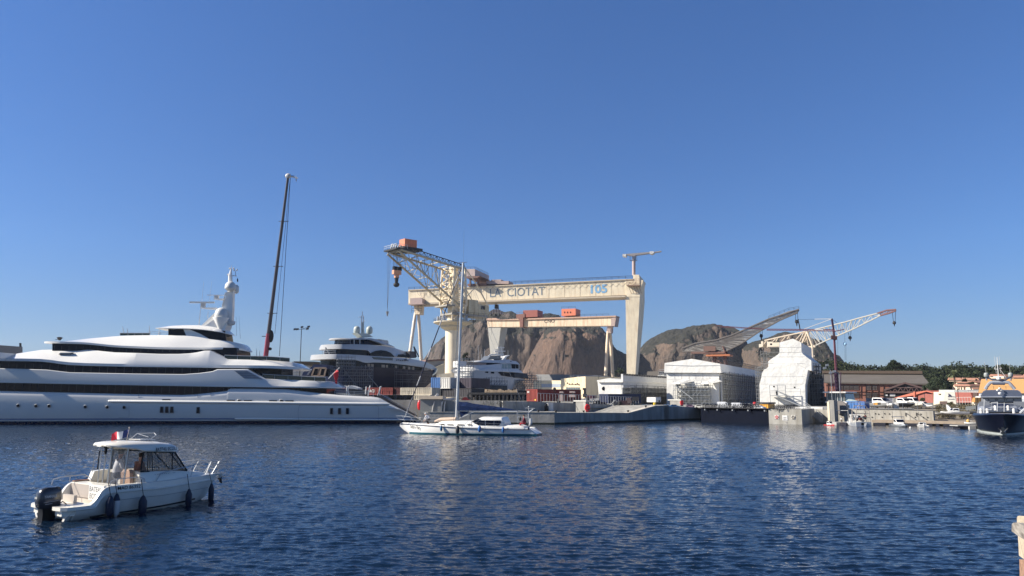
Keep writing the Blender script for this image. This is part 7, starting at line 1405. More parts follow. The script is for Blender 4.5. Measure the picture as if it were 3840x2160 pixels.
# ================= white yacht on the hard =================
def white_yacht():
    P0=P(1776,1400,150); F=Fr(P0,P0+Vector((.86,.51,0))*20); TC=-3.8
    T=thing('motor_yacht',F.w(8,TC,QZ),'white motor yacht on a cradle right of the crane column, partly scaffolded','motor yacht'); wy=mat('yacht_cool_white',(.66,.65,.63),.3,var=.03,coat=.3)
    Z=lambda L:[z18(*p) for p in L]
    def lay(nm,top,bot,tt,tb,fwd,m,bul=.05,endk=1):
        top=Z(top);bot=Z(bot); x0,x1=max(top[0][0],bot[0][0]),min(top[-1][0],bot[-1][0]); secs=[]
        a0,zb0=F.sz((x0,interp(bot,x0)),tb); zt0=max(zb0+.05,F.sz((x0,interp(top,x0)),tt)[1])
        if fwd>0:
            for i in range(8): th=math.pi/2*(1-i/8); k=max(.08,math.cos(th)); secs.append(sec(F,a0-fwd*math.sin(th),[(TC+(tb-TC)*k,zb0),(TC+((tt+tb)/2-TC)*k,(zb0+zt0)/2),(TC+(tt-TC)*k,zt0)],TC))
        for px in np.linspace(x0,x1,22):
            a,zb=F.sz((px,interp(bot,px)),tb); zt=max(zb+.04,F.sz((px,interp(top,px)),tt)[1]); secs.append(sec(F,a,[(tb,zb),((tt+tb)/2+bul,(zb+zt)/2),(tt,zt)],TC))
        return part(nm,MB().loft(secs),m,T,40)
    lay('hull',[(360,600),(640,605),(900,612),(1100,700),(1230,725),(1400,760)],[(360,1015),(900,1015),(1180,1000),(1250,860),(1400,800)],0,-.9,1.5,wy,.2)
    lay('boot_topping',[(660,878),(1080,890)],[(660,1000),(1080,1010)],.12,.05,0,mat('dark_green_grey',(.04,.05,.055),.5))
    lay('bulwark',[(455,560),(600,548),(750,520),(850,530),(960,545),(1280,562),(1380,590),(1415,640)],[(455,600),(640,606),(1000,612),(1200,622),(1415,645)],-.1,.1,2.4,wy,.12)
    lay('wheelhouse_side',[(470,480),(560,480),(770,470),(1000,440),(1330,468)],[(470,565),(700,560),(960,560),(1330,568)],-.5,-.4,1.8,wy)
    lay('wheelhouse_glazing',[(500,425),(830,430)],[(500,482),(830,484)],-.75,-.75,1.6,GLASS)
    lay('windscreen_cover',[(500,430),(680,445)],[(500,478),(660,474)],-.6,-.6,1.75,mat('beige_cover',(.42,.33,.29),.8))
    lay('roof',[(430,405),(640,372),(950,378),(1010,372),(1140,365),(1200,392),(1280,396),(1345,462)],[(430,418),(700,430),(850,434),(1000,440),(1100,443),(1345,470)],-.6,-.3,2.2,wy)
    for x0,x1,m in ((975,1025,'l'),(1040,1085,'l'),(1100,1155,'l'),(1175,1250,'d'),(1260,1315,'d')):
        b=MB(); b.fp(F,z18,[(x0+(15 if x0==975 else 0),460),(x1,462),(x1,550),(x0,545)],-.33,-.6); part('window',b,mat('pale_reflecting_glass',(.28,.36,.36),.1) if m=='l' else GLASS,T)
    b=MB(); b.fp(F,z18,[(905,620),(940,612),(1230,640),(1230,720),(1150,715),(980,690)],.16,-.5); part('side_opening',b,GLASS,T)
    b=MB(); b.fp(F,z18,[(1215,640),(1480,650),(1520,740),(1215,730)],.1,-3); part('aft_deck_shade',b,mat('dark_grey_canvas',(.07,.075,.08),.8),T)
    for q in ([(655,608),(705,608),(700,640),(640,625)],[(765,612),(825,615),(822,650),(765,645)]): b=MB(); b.fp(F,z18,q,.15,-.2); part('hull_window',b,GLASS,T)
    b=MB(); b.fp(F,z18,[(1145,395),(1170,395),(1170,430),(1150,428)],-.4,-.7); part('vent',b,GLASS,T)
    b=MB(); b.fp(F,z18,[(980,375),(1050,300),(1130,275),(1135,285),(1080,310),(1040,380)],-1.2,-6); part('radar_arch',b,wy,T)
    b=MB()
    for p,q,r in (((640,350),(750,270),.16),((750,270),(1000,270),.16),((1000,270),(1000,370),.14),((750,270),(700,360),.08),((850,260),(880,170),.1),((905,260),(930,140),.1),((965,370),(960,95),.12),((825,200),(1045,198),.13),((890,130),(1025,128),.12),((830,168),(930,165),.06),((840,260),(940,205),.08),((1000,270),(970,130),.07)): b.bar(F.pt(z18(*p),TC),F.pt(z18(*q),TC),r)
    part('mast_frame',b,wy,T)
    for x,y0,y1 in ((500,80,380),(625,160,370),(800,150,265),(570,260,375),(1100,180,280),(1010,230,270)): b=MB(); b.bar(F.pt(z18(x,y1),-2),F.pt(z18(x,y0),-2),.045); part('whip_aerial',b,wy,T)
    b=MB(); b.fp(F,z18,[(690,365),(750,290),(950,290),(960,360)],-2,-5); part('fly_screen',b,mat('smoked_grey',(.12,.13,.14),.2),T)
    b=MB(); 
    for i in range(8): a=F.sz(z18(450,1000),0)[0]+i*2.2; b.ob(F,a,a+.7,-7,-.6,QZ,F.sz(z18(450,1010),0)[1]+.2)
    part('keel_blocks',b,mat('dark_blocks',(.06,.05,.045)),T)
    S1=thing('scaffolding',P(1745,1450,146),'tall scaffold tower at the bow of the white yacht, beside the crane column','scaffolding'); S1.location.z=QZ
    V=Fr(P(1719,1450,146),P(1780,1450,148)); b=MB(); a0=V.sz(z18(110,1000),0)[0]; a1,zt=V.sz(z18(410,410),0); scaffold(b,V,a0,a1,QZ,zt,-2,0,5,9,.05,.45,31); scaffold(b,V,a0,a0+1.8,QZ,zt-3,0,1.2,1,8,.05,.5,33); part('tubes_and_boards',b,mat('light_tube',(.35,.36,.36)),S1)
    b=MB(); b.fp(V,z18,[(100,395),(250,400),(270,430),(260,500),(100,520)],.6,-1.5); part('white_sheeting',b,mat('white_shrink_wrap',(.8,.81,.82)),S1)
    S2=thing('scaffolding',P(2000,1450,155),'scaffolding stacked around the stern of the white yacht, left of the beige shed','scaffolding'); S2.location.z=QZ
    V=Fr(P(1930,1450,155),P(2030,1450,158)); b=MB(); a0=V.sz(z18(1240,1000),0)[0]; a1=V.sz(z18(1765,1000),0)[0]; zt=V.sz(z18(1500,790),0)[1]; scaffold(b,V,a0,a1,QZ,zt,-3,0,11,6,.055,.3,32); zt2=V.sz(z18(1500,690),0)[1]; scaffold(b,V,V.sz(z18(1480,700),0)[0],V.sz(z18(1690,700),0)[0],zt,zt2,-3,0,4,2,.05,.2,34); part('tubes_and_boards',b,tm2,S2)
    S3=thing('scaffolding',P(1860,1450,146),'long low scaffold walkway alongside the white yacht hull','scaffolding'); S3.location.z=QZ
    V=Fr(P(1823,1450,146),P(1905,1450,148)); b=MB(); a0,z0=V.sz(z18(662,870),0); a1,z1_=V.sz(z18(1085,795),0); scaffold(b,V,a0,a1,z0,z1_,-1.2,0,8,1,.05,.6,35); 
    for i in range(5): a=a0+(a1-a0)*i/4; b.bar(V.w(a,0,QZ),V.w(a,0,z0),.05)
    part('tubes_and_boards',b,mat('dull_steel',(.16,.165,.17)),S3)
tm2=mat('dull_steel',(.16,.165,.17))
white_yacht()
# ================= navy bowed yacht at the far right =================
def bow_yacht():
    Cx=P(3768,1630,78); F=Fr(Cx,Cx+Vector((.85,-.53,0))*5)    # u across the bow, n towards the viewer
    B=-F.n; K=lambda d,t,z: Cx+B*d+F.u*t+Vector((0,0,z-Cx.z))
    Cx.z=0
    T=thing('motor_yacht',K(8,0,0),'dark navy motor yacht seen bow on at the right edge with a silver anchor','motor yacht'); nh=mat('navy_hull_gloss',(.008,.010,.028)); nh=mat('bow_navy',(.003,.004,.011),.3,spec=.25); gp=mat('metallic_grey_blue',(.10,.115,.16),.25,metal=.3,var=.05,coat=.4); sp=mat('silver_grey_paint',(.28,.30,.34),.3,var=.05)
    secs=[]
    for d,wt,ww,zt in ((-1.3,.05,.02,2.1),(-.9,.46,.06,2.1),(0,1.15,.25,2.05),(1.5,1.85,.75,1.97),(3.5,2.4,1.45,1.9),(6,2.72,2.05,1.85),(10,2.85,2.4,1.8),(20,2.8,2.5,1.8)):
        zk=-.5 if d>0 else (.2 if d>-1 else 1.4); dd=max(d,-.2) if d<0 else d
        pr=[(0,zk),(ww*.8,max(-.2,zk+.05)),(ww,max(.12,zk+.15)),((ww+wt)/2*.98,1.1 if zk<1 else 1.7),(wt,zt-.05),(wt-.05,zt+.04),(max(wt-.25,0),zt),(0,zt-.02)]
        secs.append([K(d+(0 if z>1.4 else (0.5 if d<0 else 0)),t,z) for t,z in pr]+[K(d+(0 if z>1.4 else (0.5 if d<0 else 0)),-t,z) for t,z in reversed(pr[1:-1])])
    part('hull',MB().loft(secs),nh,T,40)
    b=MB(); b.loft([[K(d,-w_,-.2),K(d,w_,-.2),K(d,w_+.04,.17),K(d,-w_-.04,.17)] for d,w_ in ((-.15,.15),(1.5,.83),(3.5,1.52),(6,2.12),(10,2.47))]); part('boot_stripe',b,mat('pale_green_stripe',(.35,.38,.36),.4),T)
    def px(x,y,d): return F.sz(z10(x,y),-d)
    def pan(nm,pts,d0,d1,m,zm=z10,root=None): b=MB(); b.fp(F,zm,pts,-d0,-d1); return part(nm,b,m,root or T,30)
    def taper(nm,pts,pts2,d0,d1,m,root=None):
        a=[F.pt(z10(*p),-d0) for p in pts]; c=[F.pt(z10(*p),-d1) for p in pts2]; return part(nm,MB().loft([a,c]),m,root or T,30)
    mir=lambda L:L+[(2*1975-x,y) for x,y in reversed(L)]
    taper('foredeck_house',mir([(1330,640),(1345,560),(1500,520),(1700,480)]),mir([(1310,640),(1330,440),(1380,330),(1700,325)]),4,10,sp)
    for q in (mir([(1700,470),(1720,360)]),): taper('coachroof',mir([(1520,600),(1560,540),(1750,520)]),mir([(1450,600),(1480,420),(1750,380)]),3.2,6.5,gp)
    pan('side_screen',[(1340,520),(1375,330),(1655,325),(1650,450),(1500,500)],6.2,6.5,mat('grey_screen',(.16,.17,.19),.15)); pan('side_screen',[(2610,520),(2575,330),(2290,325),(2300,450),(2450,500)],6.2,6.5,mat('grey_screen',(.16,.17,.19)))
    W_=pan('windscreen',mir([(1425,335),(1430,240)]),8.6,9.5,mat('pale_windscreen',(.22,.23,.25),.12))
    for x in (1620,1808,1852,2045,2098,2285): pan('wiper',[(x,258),(x+12,258),(x+12,305),(x,305)],8.5,8.6,BLACK,root=W_)
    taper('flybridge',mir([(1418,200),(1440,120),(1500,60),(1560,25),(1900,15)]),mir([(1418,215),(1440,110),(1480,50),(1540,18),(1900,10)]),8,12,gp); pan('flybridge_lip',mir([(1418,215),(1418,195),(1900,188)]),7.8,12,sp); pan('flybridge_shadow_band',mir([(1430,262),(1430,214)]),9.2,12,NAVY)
    b=MB(); rail(b,[F.pt(z11(1160,1449),-9),F.pt(z11(1900,1449),-9)],.35,.5,.02); part('fly_rail',b,mat('brown_rail',(.16,.1,.07),.6),T)
    b=MB(); c=F.pt(z10(1935,110),-7.6); b.ell(c,.22,.15,.18); 
    for dx,dz in ((-.25,.35),(.2,.38),(0,.55)): b.ell(c+Vector((dx,0,dz)),.15,.1,.12)
    part('white_light_cluster',b,WHITE,T)
    # radar arch, domes, mast
    b=MB(); arc=[(1085,1449),(1130,1370),(1190,1290),(1245,1245),(1330,1235),(1700,1235),(1790,1240),(1840,1290),(1900,1360),(1980,1449)]
    b.tube([F.pt(z11(*p),-11) for p in arc],.17,6); part('radar_arch',b,sp,T,40); b=MB(); b.tube([F.pt(z11(*p),-11.3) for p in ((1110,1070),(1200,1110),(1300,1160),(1700,1165),(1770,1110),(1860,1070))],.1,6); b.tube([F.pt(z11(*p),-10.9) for p in ((1300,1275),(1680,1275))],.16,6); part('arch_wing',b,gp,T,40)
    for x in (1115,1848):
        b=MB(); r=62/8.05/FPX*89; c=F.pt(z11(x,1055),-11.3); b.lathe([(r*.7,-.12),(r,0),(r,r*1.0)]+[(r*math.cos(a),r+r*.8*math.sin(a)) for a in (.4,.8,1.2)]+[(.02,r*1.8)],c,16); part('radar_dome',b,mat('dome_grey',(.30,.32,.30),.35),T,60)
        b=MB(); b.bar(c-Vector((0,0,.1)),c-Vector((0,0,.5)),.08); part('dome_post',b,sp,T)
        b=MB(); b.bar(c+Vector((0,0,r*1.8)),c+Vector((-.05,0,1.75)),.012); part('whip_aerial',b,GREYW,T)
    b=MB(); b.tube([F.pt(z11(*p),-11) for p in ((1485,1060),(1460,740),(1445,500))],[.07,.05,.03],6); b.bar(F.pt(z11(1360,838),-11),F.pt(z11(1480,838),-11),.04); b.bar(F.pt(z11(1510,815),-11),F.pt(z11(1720,1110),-11),.03)
    for x,y in ((1445,505),(1450,560),(1450,620),(1450,735),(1372,810),(1565,815)): b.ell(F.pt(z11(x,y),-11),.06,.05,.08,8,6)
    part('mast',b,GREYW,T)
    for p,q in (((1365,455),(1420,970)),((1510,450),(1545,960))): b=MB(); b.bar(F.pt(z11(*q),-11),F.pt(z11(*p),-11),.02); part('whip_aerial',b,GREYW,T)
    b=MB(); b.bar(F.pt(z11(1320,1070),-10.8),F.pt(z11(1650,1068),-10.8),.09); b.bar(F.pt(z11(1490,1070),-10.8),F.pt(z11(1490,1150),-10.8),.22,8); part('radar_scanner',b,WHITE,T)
    # bow: anchor, rails, cleats, fairleads
    b=MB(); c=K(-.55,0,.55); 
    for sg in (-1,1): b.prism([F.pt(z10(2010+sg*30,1130),1.2),F.pt(z10(2010+sg*130,1040),1.2),F.pt(z10(2010+sg*60,1110),1.2),F.pt(z10(2010+sg*90,1200),1.0)],F.n*-.12)
    part('anchor',b,ALU,T)
    b=MB(); b.fp(F,z10,[(1945,1190),(1975,1020),(2050,1020),(2085,1190)],.75,-.3); part('stem_plate',b,mat('stem_dark_steel',(.03,.035,.04),.3,metal=.5),T)
    for x,y,d in ((1410,745,4.2),(1640,745,1.8),(2400,770,2.2)):
        b=MB(); c=F.pt(z10(x,y),-d+.25); b.ell(c,.16,.2,.1); part('fairlead',b,ALU,T)
    b=MB(); 
    for pts in ([(1500,640),(1515,270)],[(1860,590),(1868,340)],[(2045,600),(2050,360)],[(1330,555),(1600,555),(1720,540),(1725,450)],[(1690,560),(1700,360),(1860,350)],[(2470,640),(2576,545),(2700,470)]): b.tube([F.pt(z10(*p),-2.0) for p in pts],.045 if pts[0][0]!=2470 else .12,6)
    part('bow_rails',b,ALU,T)
    for x,y in ((1430,600),(1600,600),(1815,520),(2160,520),(2310,600)): b=MB(); c=F.pt(z10(x,y+40),-2.5); b.lathe([(.18,0),(.14,.1),(.16,.4),(.1,.5)],c,10); part('deck_fitting',b,GREYW,T,40)
    b=MB(); b.fp(F,z10,mir([(1740,440),(1760,410),(1900,400)]),-3.1,-3.6); part('deck_hatch',b,NAVY,T)
bow_yacht()
# ================= trees =================
def leaf_cloud(rg,c,rx,ry,rz,n,s0=.12,s1=.25,flat=0):
    d=rg.normal(size=(n,3)); d/=np.linalg.norm(d,axis=1)[:,None]; r=rg.rand(n)**.45; lob=1+.28*np.sin(d[:,0]*6+c[0])*np.cos(d[:,2]*5+c[1])
    p=np.array(c)+d*(r*lob)[:,None]*np.array([rx,ry,rz])
    if flat: p[:,2]=np.maximum(p[:,2],c[2]-rz*flat)
    a=rg.normal(size=(n,3)); a/=np.linalg.norm(a,axis=1)[:,None]; b=np.cross(a,rg.normal(size=(n,3))); b/=np.linalg.norm(b,axis=1)[:,None]
    s=(s0+(s1-s0)*rg.rand(n))[:,None]; return np.stack([p-a*s-b*s*.6,p+a*s-b*s*.5,p+a*s*.8+b*s*.7,p-a*s*.9+b*s*.6],1)
def tree(name,base,h,clumps,lab,cat='tree',m=None,trunk_r=.25,group=None,seed=1,bark=None):
    "clumps: (dx,dy,dz,rx,rz,n) relative to the base; limbs run from the trunk to every clump"
    rg=np.random.RandomState(seed); T=thing(name,base,lab,cat,group); b=MB(); base=Vector(base); top=base+Vector((0,0,h*.8))
    b.tube([base-Vector((0,0,.5)),base+(top-base)*.5+Vector((.15,0,0)),top],[trunk_r,trunk_r*.7,trunk_r*.3],7)
    V=[]
    for dx,dy,dz,rx,rz,n in clumps:
        c=base+Vector((dx,dy,dz)); st=base+Vector((0,0,min(h*.75,dz*.65))); b.tube([st,(st+c)/2+Vector((0,0,.1)),c],[trunk_r*.45,trunk_r*.3,trunk_r*.12],5)
        V.append(leaf_cloud(rg,(c.x,c.y,c.z),rx,rx,rz,n,.12*h/8+.05,.25*h/8+.08,.7))
    part('trunk',b,bark or mat('bark',(.10,.07,.05),.9,var=.3),T,50)
    a=np.concatenate(V)-np.array(base)[None,None,:]; a=a.reshape(-1,3); me=bpy.data.meshes.new('crown'); k=len(a)//4; me.from_pydata(a.tolist(),[],np.arange(k*4).reshape(-1,4).tolist()); me.update(); link('crown',me,m or mat('dark_leaves',(.02,.03,.013),.85,var=.45,scale=.6,spec=.2),T); return T
def dome_clumps(rx,z0,z1,n,seed,per=110,flat=1.):
    g=random.Random(seed); o=[]
    for i in range(n):
        a=g.random()*6.28; r=rx*g.random()**.5; f=1-(r/rx)**2*.8; o.append((r*math.cos(a),r*math.sin(a)*.8,z0+(z1-z0)*(f*(.6+.4*g.random())),rx*.32*(.8+.5*g.random()),(z1-z0)*.28*flat,per))
    return o
LM=mat('grey_green_leaves',(.04,.055,.03),.85,var=.4,scale=.5,spec=.2)
def gpt(p,D,z=None):
    q=P(p[0],p[1],D); 
    if z is not None: q.z=z
    return q
def tr(zm,x,ytop,ybase,D,w,lab,n=14,name='tree',m=None,seed=1,lo=.25,per=110,cat='tree'):
    b_=gpt(zm(x,ybase),D); t=gpt(zm(x,ytop),D); h=t.z-b_.z; sc={z8:3.0667,z11:8.05,z18:5.3667,z6:4.293,z10:7.156,z9:5.855,z7:2.899}[zm]; rx=w/2/sc/FPX*D
    return tree(name,b_,h,dome_clumps(rx,h*lo,h*.9,n,seed,per),lab,cat,m,trunk_r=h*.03,seed=seed)
tr(z8,1090,335,500,296,165,'tall umbrella pine rising above the wood behind the brick warehouse',22,'pine_tree',None,3,.35,150)
tr(z11,1590,665,1000,280,340,'dark flat topped pine on the ridge behind the navy yacht mast',20,'pine_tree',None,4,.3,150)
tr(z8,1590,540,700,210,230,'rounded green tree between the brick warehouse and the cream house',18,'broadleaf_tree',LM,5,.1)
tr(z8,1490,560,700,214,120,'smaller green tree against the right end of the brick warehouse',12,'broadleaf_tree',LM,6,.1)
tr(z11,700,1220,1449,222,260,'bushy tree growing beside the cream house',12,'broadleaf_tree',None,7,.1)
tr(z11,470,1105,1260,238,150,'dark tree in front of the long terracotta roof',8,'broadleaf_tree',None,8,.1)
tr(z11,820,1115,1240,236,50,'small dark cypress in front of the long terracotta roof',6,'cypress_tree',None,9,.05)
tr(z18,250,225,400,300,150,'dark conical tree behind the white sheeted scaffold tower',10,'conifer_tree',None,10,.05)
tr(z6,1800,150,350,420,200,'grey green tree at the foot of the rock left of the gantry leg',16,'broadleaf_tree',LM,11,.1)
tr(z6,2090,170,370,420,120,'grey green tree just right of the gantry leg foot',12,'broadleaf_tree',LM,12,.1)
tr(z10,610,330,480,128,190,'green shrub in front of the office building, beside the white fin',12,'shrub',mat('bright_green_leaves',(.06,.09,.035),.85,var=.4,scale=1,spec=.2),13,.1,70,'shrub')
tr(z9,2225,175,310,172,110,'small leafy tree before the coral shed wall',8,'broadleaf_tree',mat('bright_green_leaves',(.06,.09,.035)),14,.3,70)
def palm():
    b_=gpt(z11(160,1200),225); t=gpt(z11(150,1060),225); T=thing('palm_tree',b_,'palm tree in front of the wood above the long terracotta roof','tree'); b=MB(); b.tube([b_-Vector((0,0,6)),t],[.3,.22],7); part('trunk',b,mat('bark',(.1,.07,.05)),T)
    g=random.Random(5); b=MB()
    for i in range(34):
        a=g.random()*6.28; e=g.random()*1.3-.2; L=2.6+g.random()*.8; d=Vector((math.cos(a)*math.cos(e),math.sin(a)*math.cos(e),math.sin(e))); s=Vector((-math.sin(a),math.cos(a),0))*.22
        p0,p1,p2=t,t+d*L*.6+Vector((0,0,.3)),t+d*L-Vector((0,0,1.0)); b.add([p0-s*.3,p0+s*.3,p1+s,p1-s,p2],[(0,1,2,3),(3,2,4)])
    part('fronds',b,mat('palm_green',(.10,.12,.05),.8,var=.3),T,fix=False)
palm()
def bushes():
    rg=np.random.RandomState(9); V=[]
    for i in range(60):
        x=3520+rg.rand()*150; D=106+rg.rand()*22; q=P(x,1580,D); V.append(leaf_cloud(rg,(q.x,q.y,.7+(D-106)*.065+.3),.6+rg.rand()*.7,.6,.35,60,.05,.12))
    a=np.concatenate(V).reshape(-1,3); me=bpy.data.meshes.new('grass_scrub'); me.from_pydata(a.tolist(),[],np.arange(len(a)).reshape(-1,4).tolist()); me.update(); o=link('grass_scrub',me,mat('dry_scrub',(.12,.10,.055),.9,var=.4,scale=1)); struct(o,'stuff'); o['label']='dry brown scrub on the bank above the slipway'
bushes()
b=MB(); A_=[P(3400,1590,125),P(3900,1590,125)]; pts=[(59,103.2,.45),(90,96,.45),(120,112,.6),(115,130,2.1),(62,130,2.1),(60,113,1.2)]; b.add(pts,[tuple(range(6))]); b.add([(59,103.2,.45),(90,96,.45),(90,96,-3),(59,103.2,-3)],[(0,1,2,3)]); struct(part('slipway',b,mat('bank_soil',(.17,.14,.105),.9,var=.3,scale=.5,col2=(.25,.21,.16)),fix=False))
# ================= containers =================
def container(F,zm,x0,x1,y0,y1,t,depth,col,lab,rib=.38,bars=0,mark=None):
    a0,zt=F.sz(zm(x0,y0),t); a1,z0=F.sz(zm(x1,y1),t); T=thing('shipping_container',F.w((a0+a1)/2,t-depth/2,z0),lab,'shipping container'); m=mat('container_'+col[0],col[1],.55,var=.15,scale=.8,streak=tuple(c*.55 for c in col[1]),samt=.2)
    b=MB(); b.ob(F,a0,a1,t-depth,t-.06,z0,zt); part('box',b,m,T)
    b=MB(); n=max(2,int((a1-a0)/rib)); w=(a1-a0)/n
    for i in range(n): b.ob(F,a0+i*w+.05,a0+i*w+w*.55,t-.06,t,z0+.12,zt-.12)
    S_=Fr(F.w(a1,t,0),F.w(a1,t-depth,0)); k=max(2,int(depth/rib))
    for i in range(k): b.ob(S_,i*depth/k+.03,(i+.5)*depth/k,0,.05,z0+.12,zt-.12)
    part('corrugation',b,m,T)
    b=MB()
    for a in (a0,a1):
        b.ob(F,a-.07,a+.07,t-.1,t+.02,z0,zt)
    b.ob(F,a0,a1,t-.1,t+.025,z0,z0+.12); b.ob(F,a0,a1,t-.1,t+.025,zt-.12,zt); part('corner_frame',b,m,T)
    if bars:
        for k in range(3): b=MB(); b.ob(F,a0+.12+k*.19,a0+.22+k*.19,t+.03,t+.045,zt-.62,zt-.28); part('white_mark',b,WHITE,T)
        b=MB(); b.ob(F,a1-.62,a1-.32,t+.03,t+.045,z0+.12,z0+.36); part('yellow_placard',b,mat('placard_yellow',(.75,.5,.08),.5),T)
    if mark: text(mark[0],F,Vector((a0+(a1-a0)*mark[1],z0+(zt-z0)*mark[2])),t+.03,(zt-z0)*mark[3],WHITE,T,width=(a1-a0)*mark[4],bold=.02)
    return T
CR=('red',(.24,.035,.025));CD=('dark_red',(.08,.015,.015));CW=('cream',(.60,.53,.41));CB=('blue',(.04,.14,.36));CP=('plum',(.06,.045,.065));CN=('navy',(.02,.03,.08)); CS=('striped_white',(.62,.6,.55))
V=Fr(P(1370,1480,138),P(1640,1480,132))
container(V,z14,915,1335,318,432,0,3,CR,'weathered red container with white letters behind the yacht stern',mark=('ACI',.12,.35,.4,.2))
container(V,z14,1338,1470,318,430,-.3,3,CD,'dark red container end between the red and the cream containers')
container(V,z14,1472,1965,318,432,0,3,CW,'long cream ribbed container, right of the dark red one')
container(V,z14,1690,1940,434,512,.4,3,CW,'second cream container standing lower, under the long cream one')
V2=Fr(P(1618,1450,142),P(1700,1450,139))
container(V2,z14,1965,2112,155,330,0,6,CB,'bright blue container end beside the crane foot')
container(V2,z14,2114,2262,155,330,0,9,CS,'white and grey striped container end touching the blue one')
container(V2,z14,2290,2600,165,320,-2,6,CP,'dull plum coloured container behind the sailing yacht mast')
container(V2,z14,1965,2112,333,470,-.1,6,('charcoal',(.04,.04,.045)),'charcoal container under the bright blue one'); container(V2,z14,2114,2600,333,470,-.3,6,('dark_grey',(.05,.045,.05)),'long dark grey container under the striped and plum ones')  # lower containers in an even dark grey
V=Fr(P(1975,1500,131),P(2012,1500,129)); container(V,z6,328,492,515,708,0,10.5,CR,'red container end with a long dark side, left of the beige shed',rib=.3,bars=1)
V=Fr(P(2248,1500,140),P(2278,1500,138)); container(V,z6,1492,1630,590,745,0,8,CN,'navy blue container in front of the long white shelter',rib=.25)
V=Fr(P(3170,1530,122),P(3240,1530,120)); container(V,z9,540,755,262,445,0,2.5,CB,'blue container with its doors shut, left one of the pair on the right quay'); container(V,z9,758,945,268,445,.2,2.5,('mid_blue',(.06,.16,.42)),'slightly brighter blue container, right one of the pair on the right quay')
V=Fr(P(3240,1500,160),P(3400,1500,156))
for i,(x0,x1,c,l) in enumerate(((985,1120,('pale_grey',(.36,.35,.33)),'pale grey steel cage container, leftmost in the row before the warehouse'),(1125,1270,('slate',(.12,.14,.15)),'slate grey container beside the pale grey cage'),(1275,1420,('mid_grey',(.22,.24,.24)),'mid grey container in the middle of the warehouse row'),(1425,1560,('lilac_grey',(.22,.22,.27)),'lilac grey container in the warehouse row'),(1565,1705,('pale_grey',(.36,.35,.33)),'pale grey barred container second from the right in the row'),(1710,1850,('pale_grey',(.36,.35,.33)),'pale grey barred container nearest the coral shed'))): container(V,z9,x0,x1,192,330,0,2.5,c,l,.6)
container(V,z9,55,150,160,440,3,2.5,('slate',(.12,.14,.15)),'tall dark grey cage stack behind the quay pillar',.5)
# ================= ship lift platform and quay railings =================
def lift():
    F=Fr(P(1750,1490,134),P(1976,1490,131)); T=thing('ship_lift_platform',F.w(5,0,QZ),'long dark steel ship lift platform with slanted brackets under the white yacht','platform')
    b=MB(); a0,zt=F.sz(z18(290,1030),0); a1=F.sz(z18(1480,1040),0)[0]; b.ob(F,a0,a1,-8,0,zt-.35,zt); part('deck_beam',b,DARK,T)
    b=MB(); n=15
    for i in range(n+1): a=a0+(a1-a0)*i/n; b.ob(F,a-.12,a+.12,-.5,-.1,QZ,zt-.35)
    part('posts',b,DARK,T); b=MB()
    for i in range(n): a=a0+(a1-a0)*i/n; w=(a1-a0)/n; b.prism([F.w(a+.15,-.6,QZ+.2),F.w(a+w*.75,-.6,zt-.4),F.w(a+w*.95,-.6,zt-.4),F.w(a+w*.95,-.6,QZ+.9),F.w(a+.5,-.6,QZ+.2)],F.n*-.1)
    part('slanted_brackets',b,mat('olive_grey',(.17,.165,.14),.8,var=.2),T)
    b=MB(); g=random.Random(2)
    for i in range(34): a=a0+3+(a1-a0-5)*i/34; b.ob(F,a,a+.28,-1.2,-.5,zt,zt+.25+.35*g.random())
    part('timber_blocks',b,mat('pale_timber',(.40,.30,.2),.8,var=.3),T)
    b=MB(); rail(b,[F.w(a0+.2,0,QZ),F.w(a1,0,QZ)],1.1,1.2,.03); part('safety_rail',b,GREYW,T)
lift()
def qrail():
    b=MB(); pts=[z6(500,718),(z6(1250,742)),z6(2120,770)]; rail(b,[PF.pt(p,-9.3)+Vector((0,0,0)) for p in pts],1.35,.62,.035,mid=False)
    tag(part('railing',b,GREYW),'row of pale upright railing posts along the upper concrete wall','railing')
    b=MB(); a=UF.pt(z14(1180,512),-.3); c=UF.pt(z14(1700,512),-.3); rail(b,[a,c],1.3,1.0,.03); tag(part('railing',b,DARK),'dark railing on the quay below the red and cream containers','railing')
    b=MB(); rail(b,[RF.pt(z8(400,905),-.5),RF.pt(z8(1525,922),-.5)],1.0,1.7,.03,mid=False); tag(part('railing',b,STEEL),'thin steel railing on top of the right quay wall','railing')
    b=MB(); rail(b,[RF.pt(z9(330,710),2.3),RF.pt(z9(600,712),2.3)],1.6,.9,.04,mid=False); tag(part('railing',b,GREYW),'white gate frame on the boardwalk beside the standing person','gate')
qrail()
# ================= lamps and masts =================
def light_mast(F,zm,x,y0,y1,t,arms,lab,r=.14,m=DARK,hs=.6):
    top=F.pt(zm(x,y0),t); g=F.pt(zm(x,y1),t); g=Vector((g.x,g.y,min(g.z,QZ))); top=Vector((g.x,g.y,top.z)); T=thing('floodlight_mast',g,lab,'floodlight mast'); b=MB(); b.tube([g,top],[r,r*.7],8); part('pole',b,m,T,50)
    for dx,dz in arms:
        b=MB(); b.bar(top,top+F.u*dx+Vector((0,0,dz)),r*.5); part('arm',b,m,T); b=MB(); c=top+F.u*dx+Vector((0,0,dz)); b.prism([c+F.u*-.6*hs+Vector((0,0,-.5*hs)),c+F.u*.6*hs+Vector((0,0,-.25*hs)),c+F.u*.55*hs+Vector((0,0,.5*hs)),c+F.u*-.55*hs+Vector((0,0,.35*hs))],F.n*.5*hs); part('floodlight',b,STEEL if m is not DARK else DARK,T)
V=Fr(P(1000,1400,175),P(1300,1400,175)); light_mast(V,z3,600,362,830,0,((-1.5,0),(-.9,0),(.15,.5),(1.7,.6),(1.45,.1)),'dark floodlight mast standing between the two big yachts at left',.11,DARK,.5)
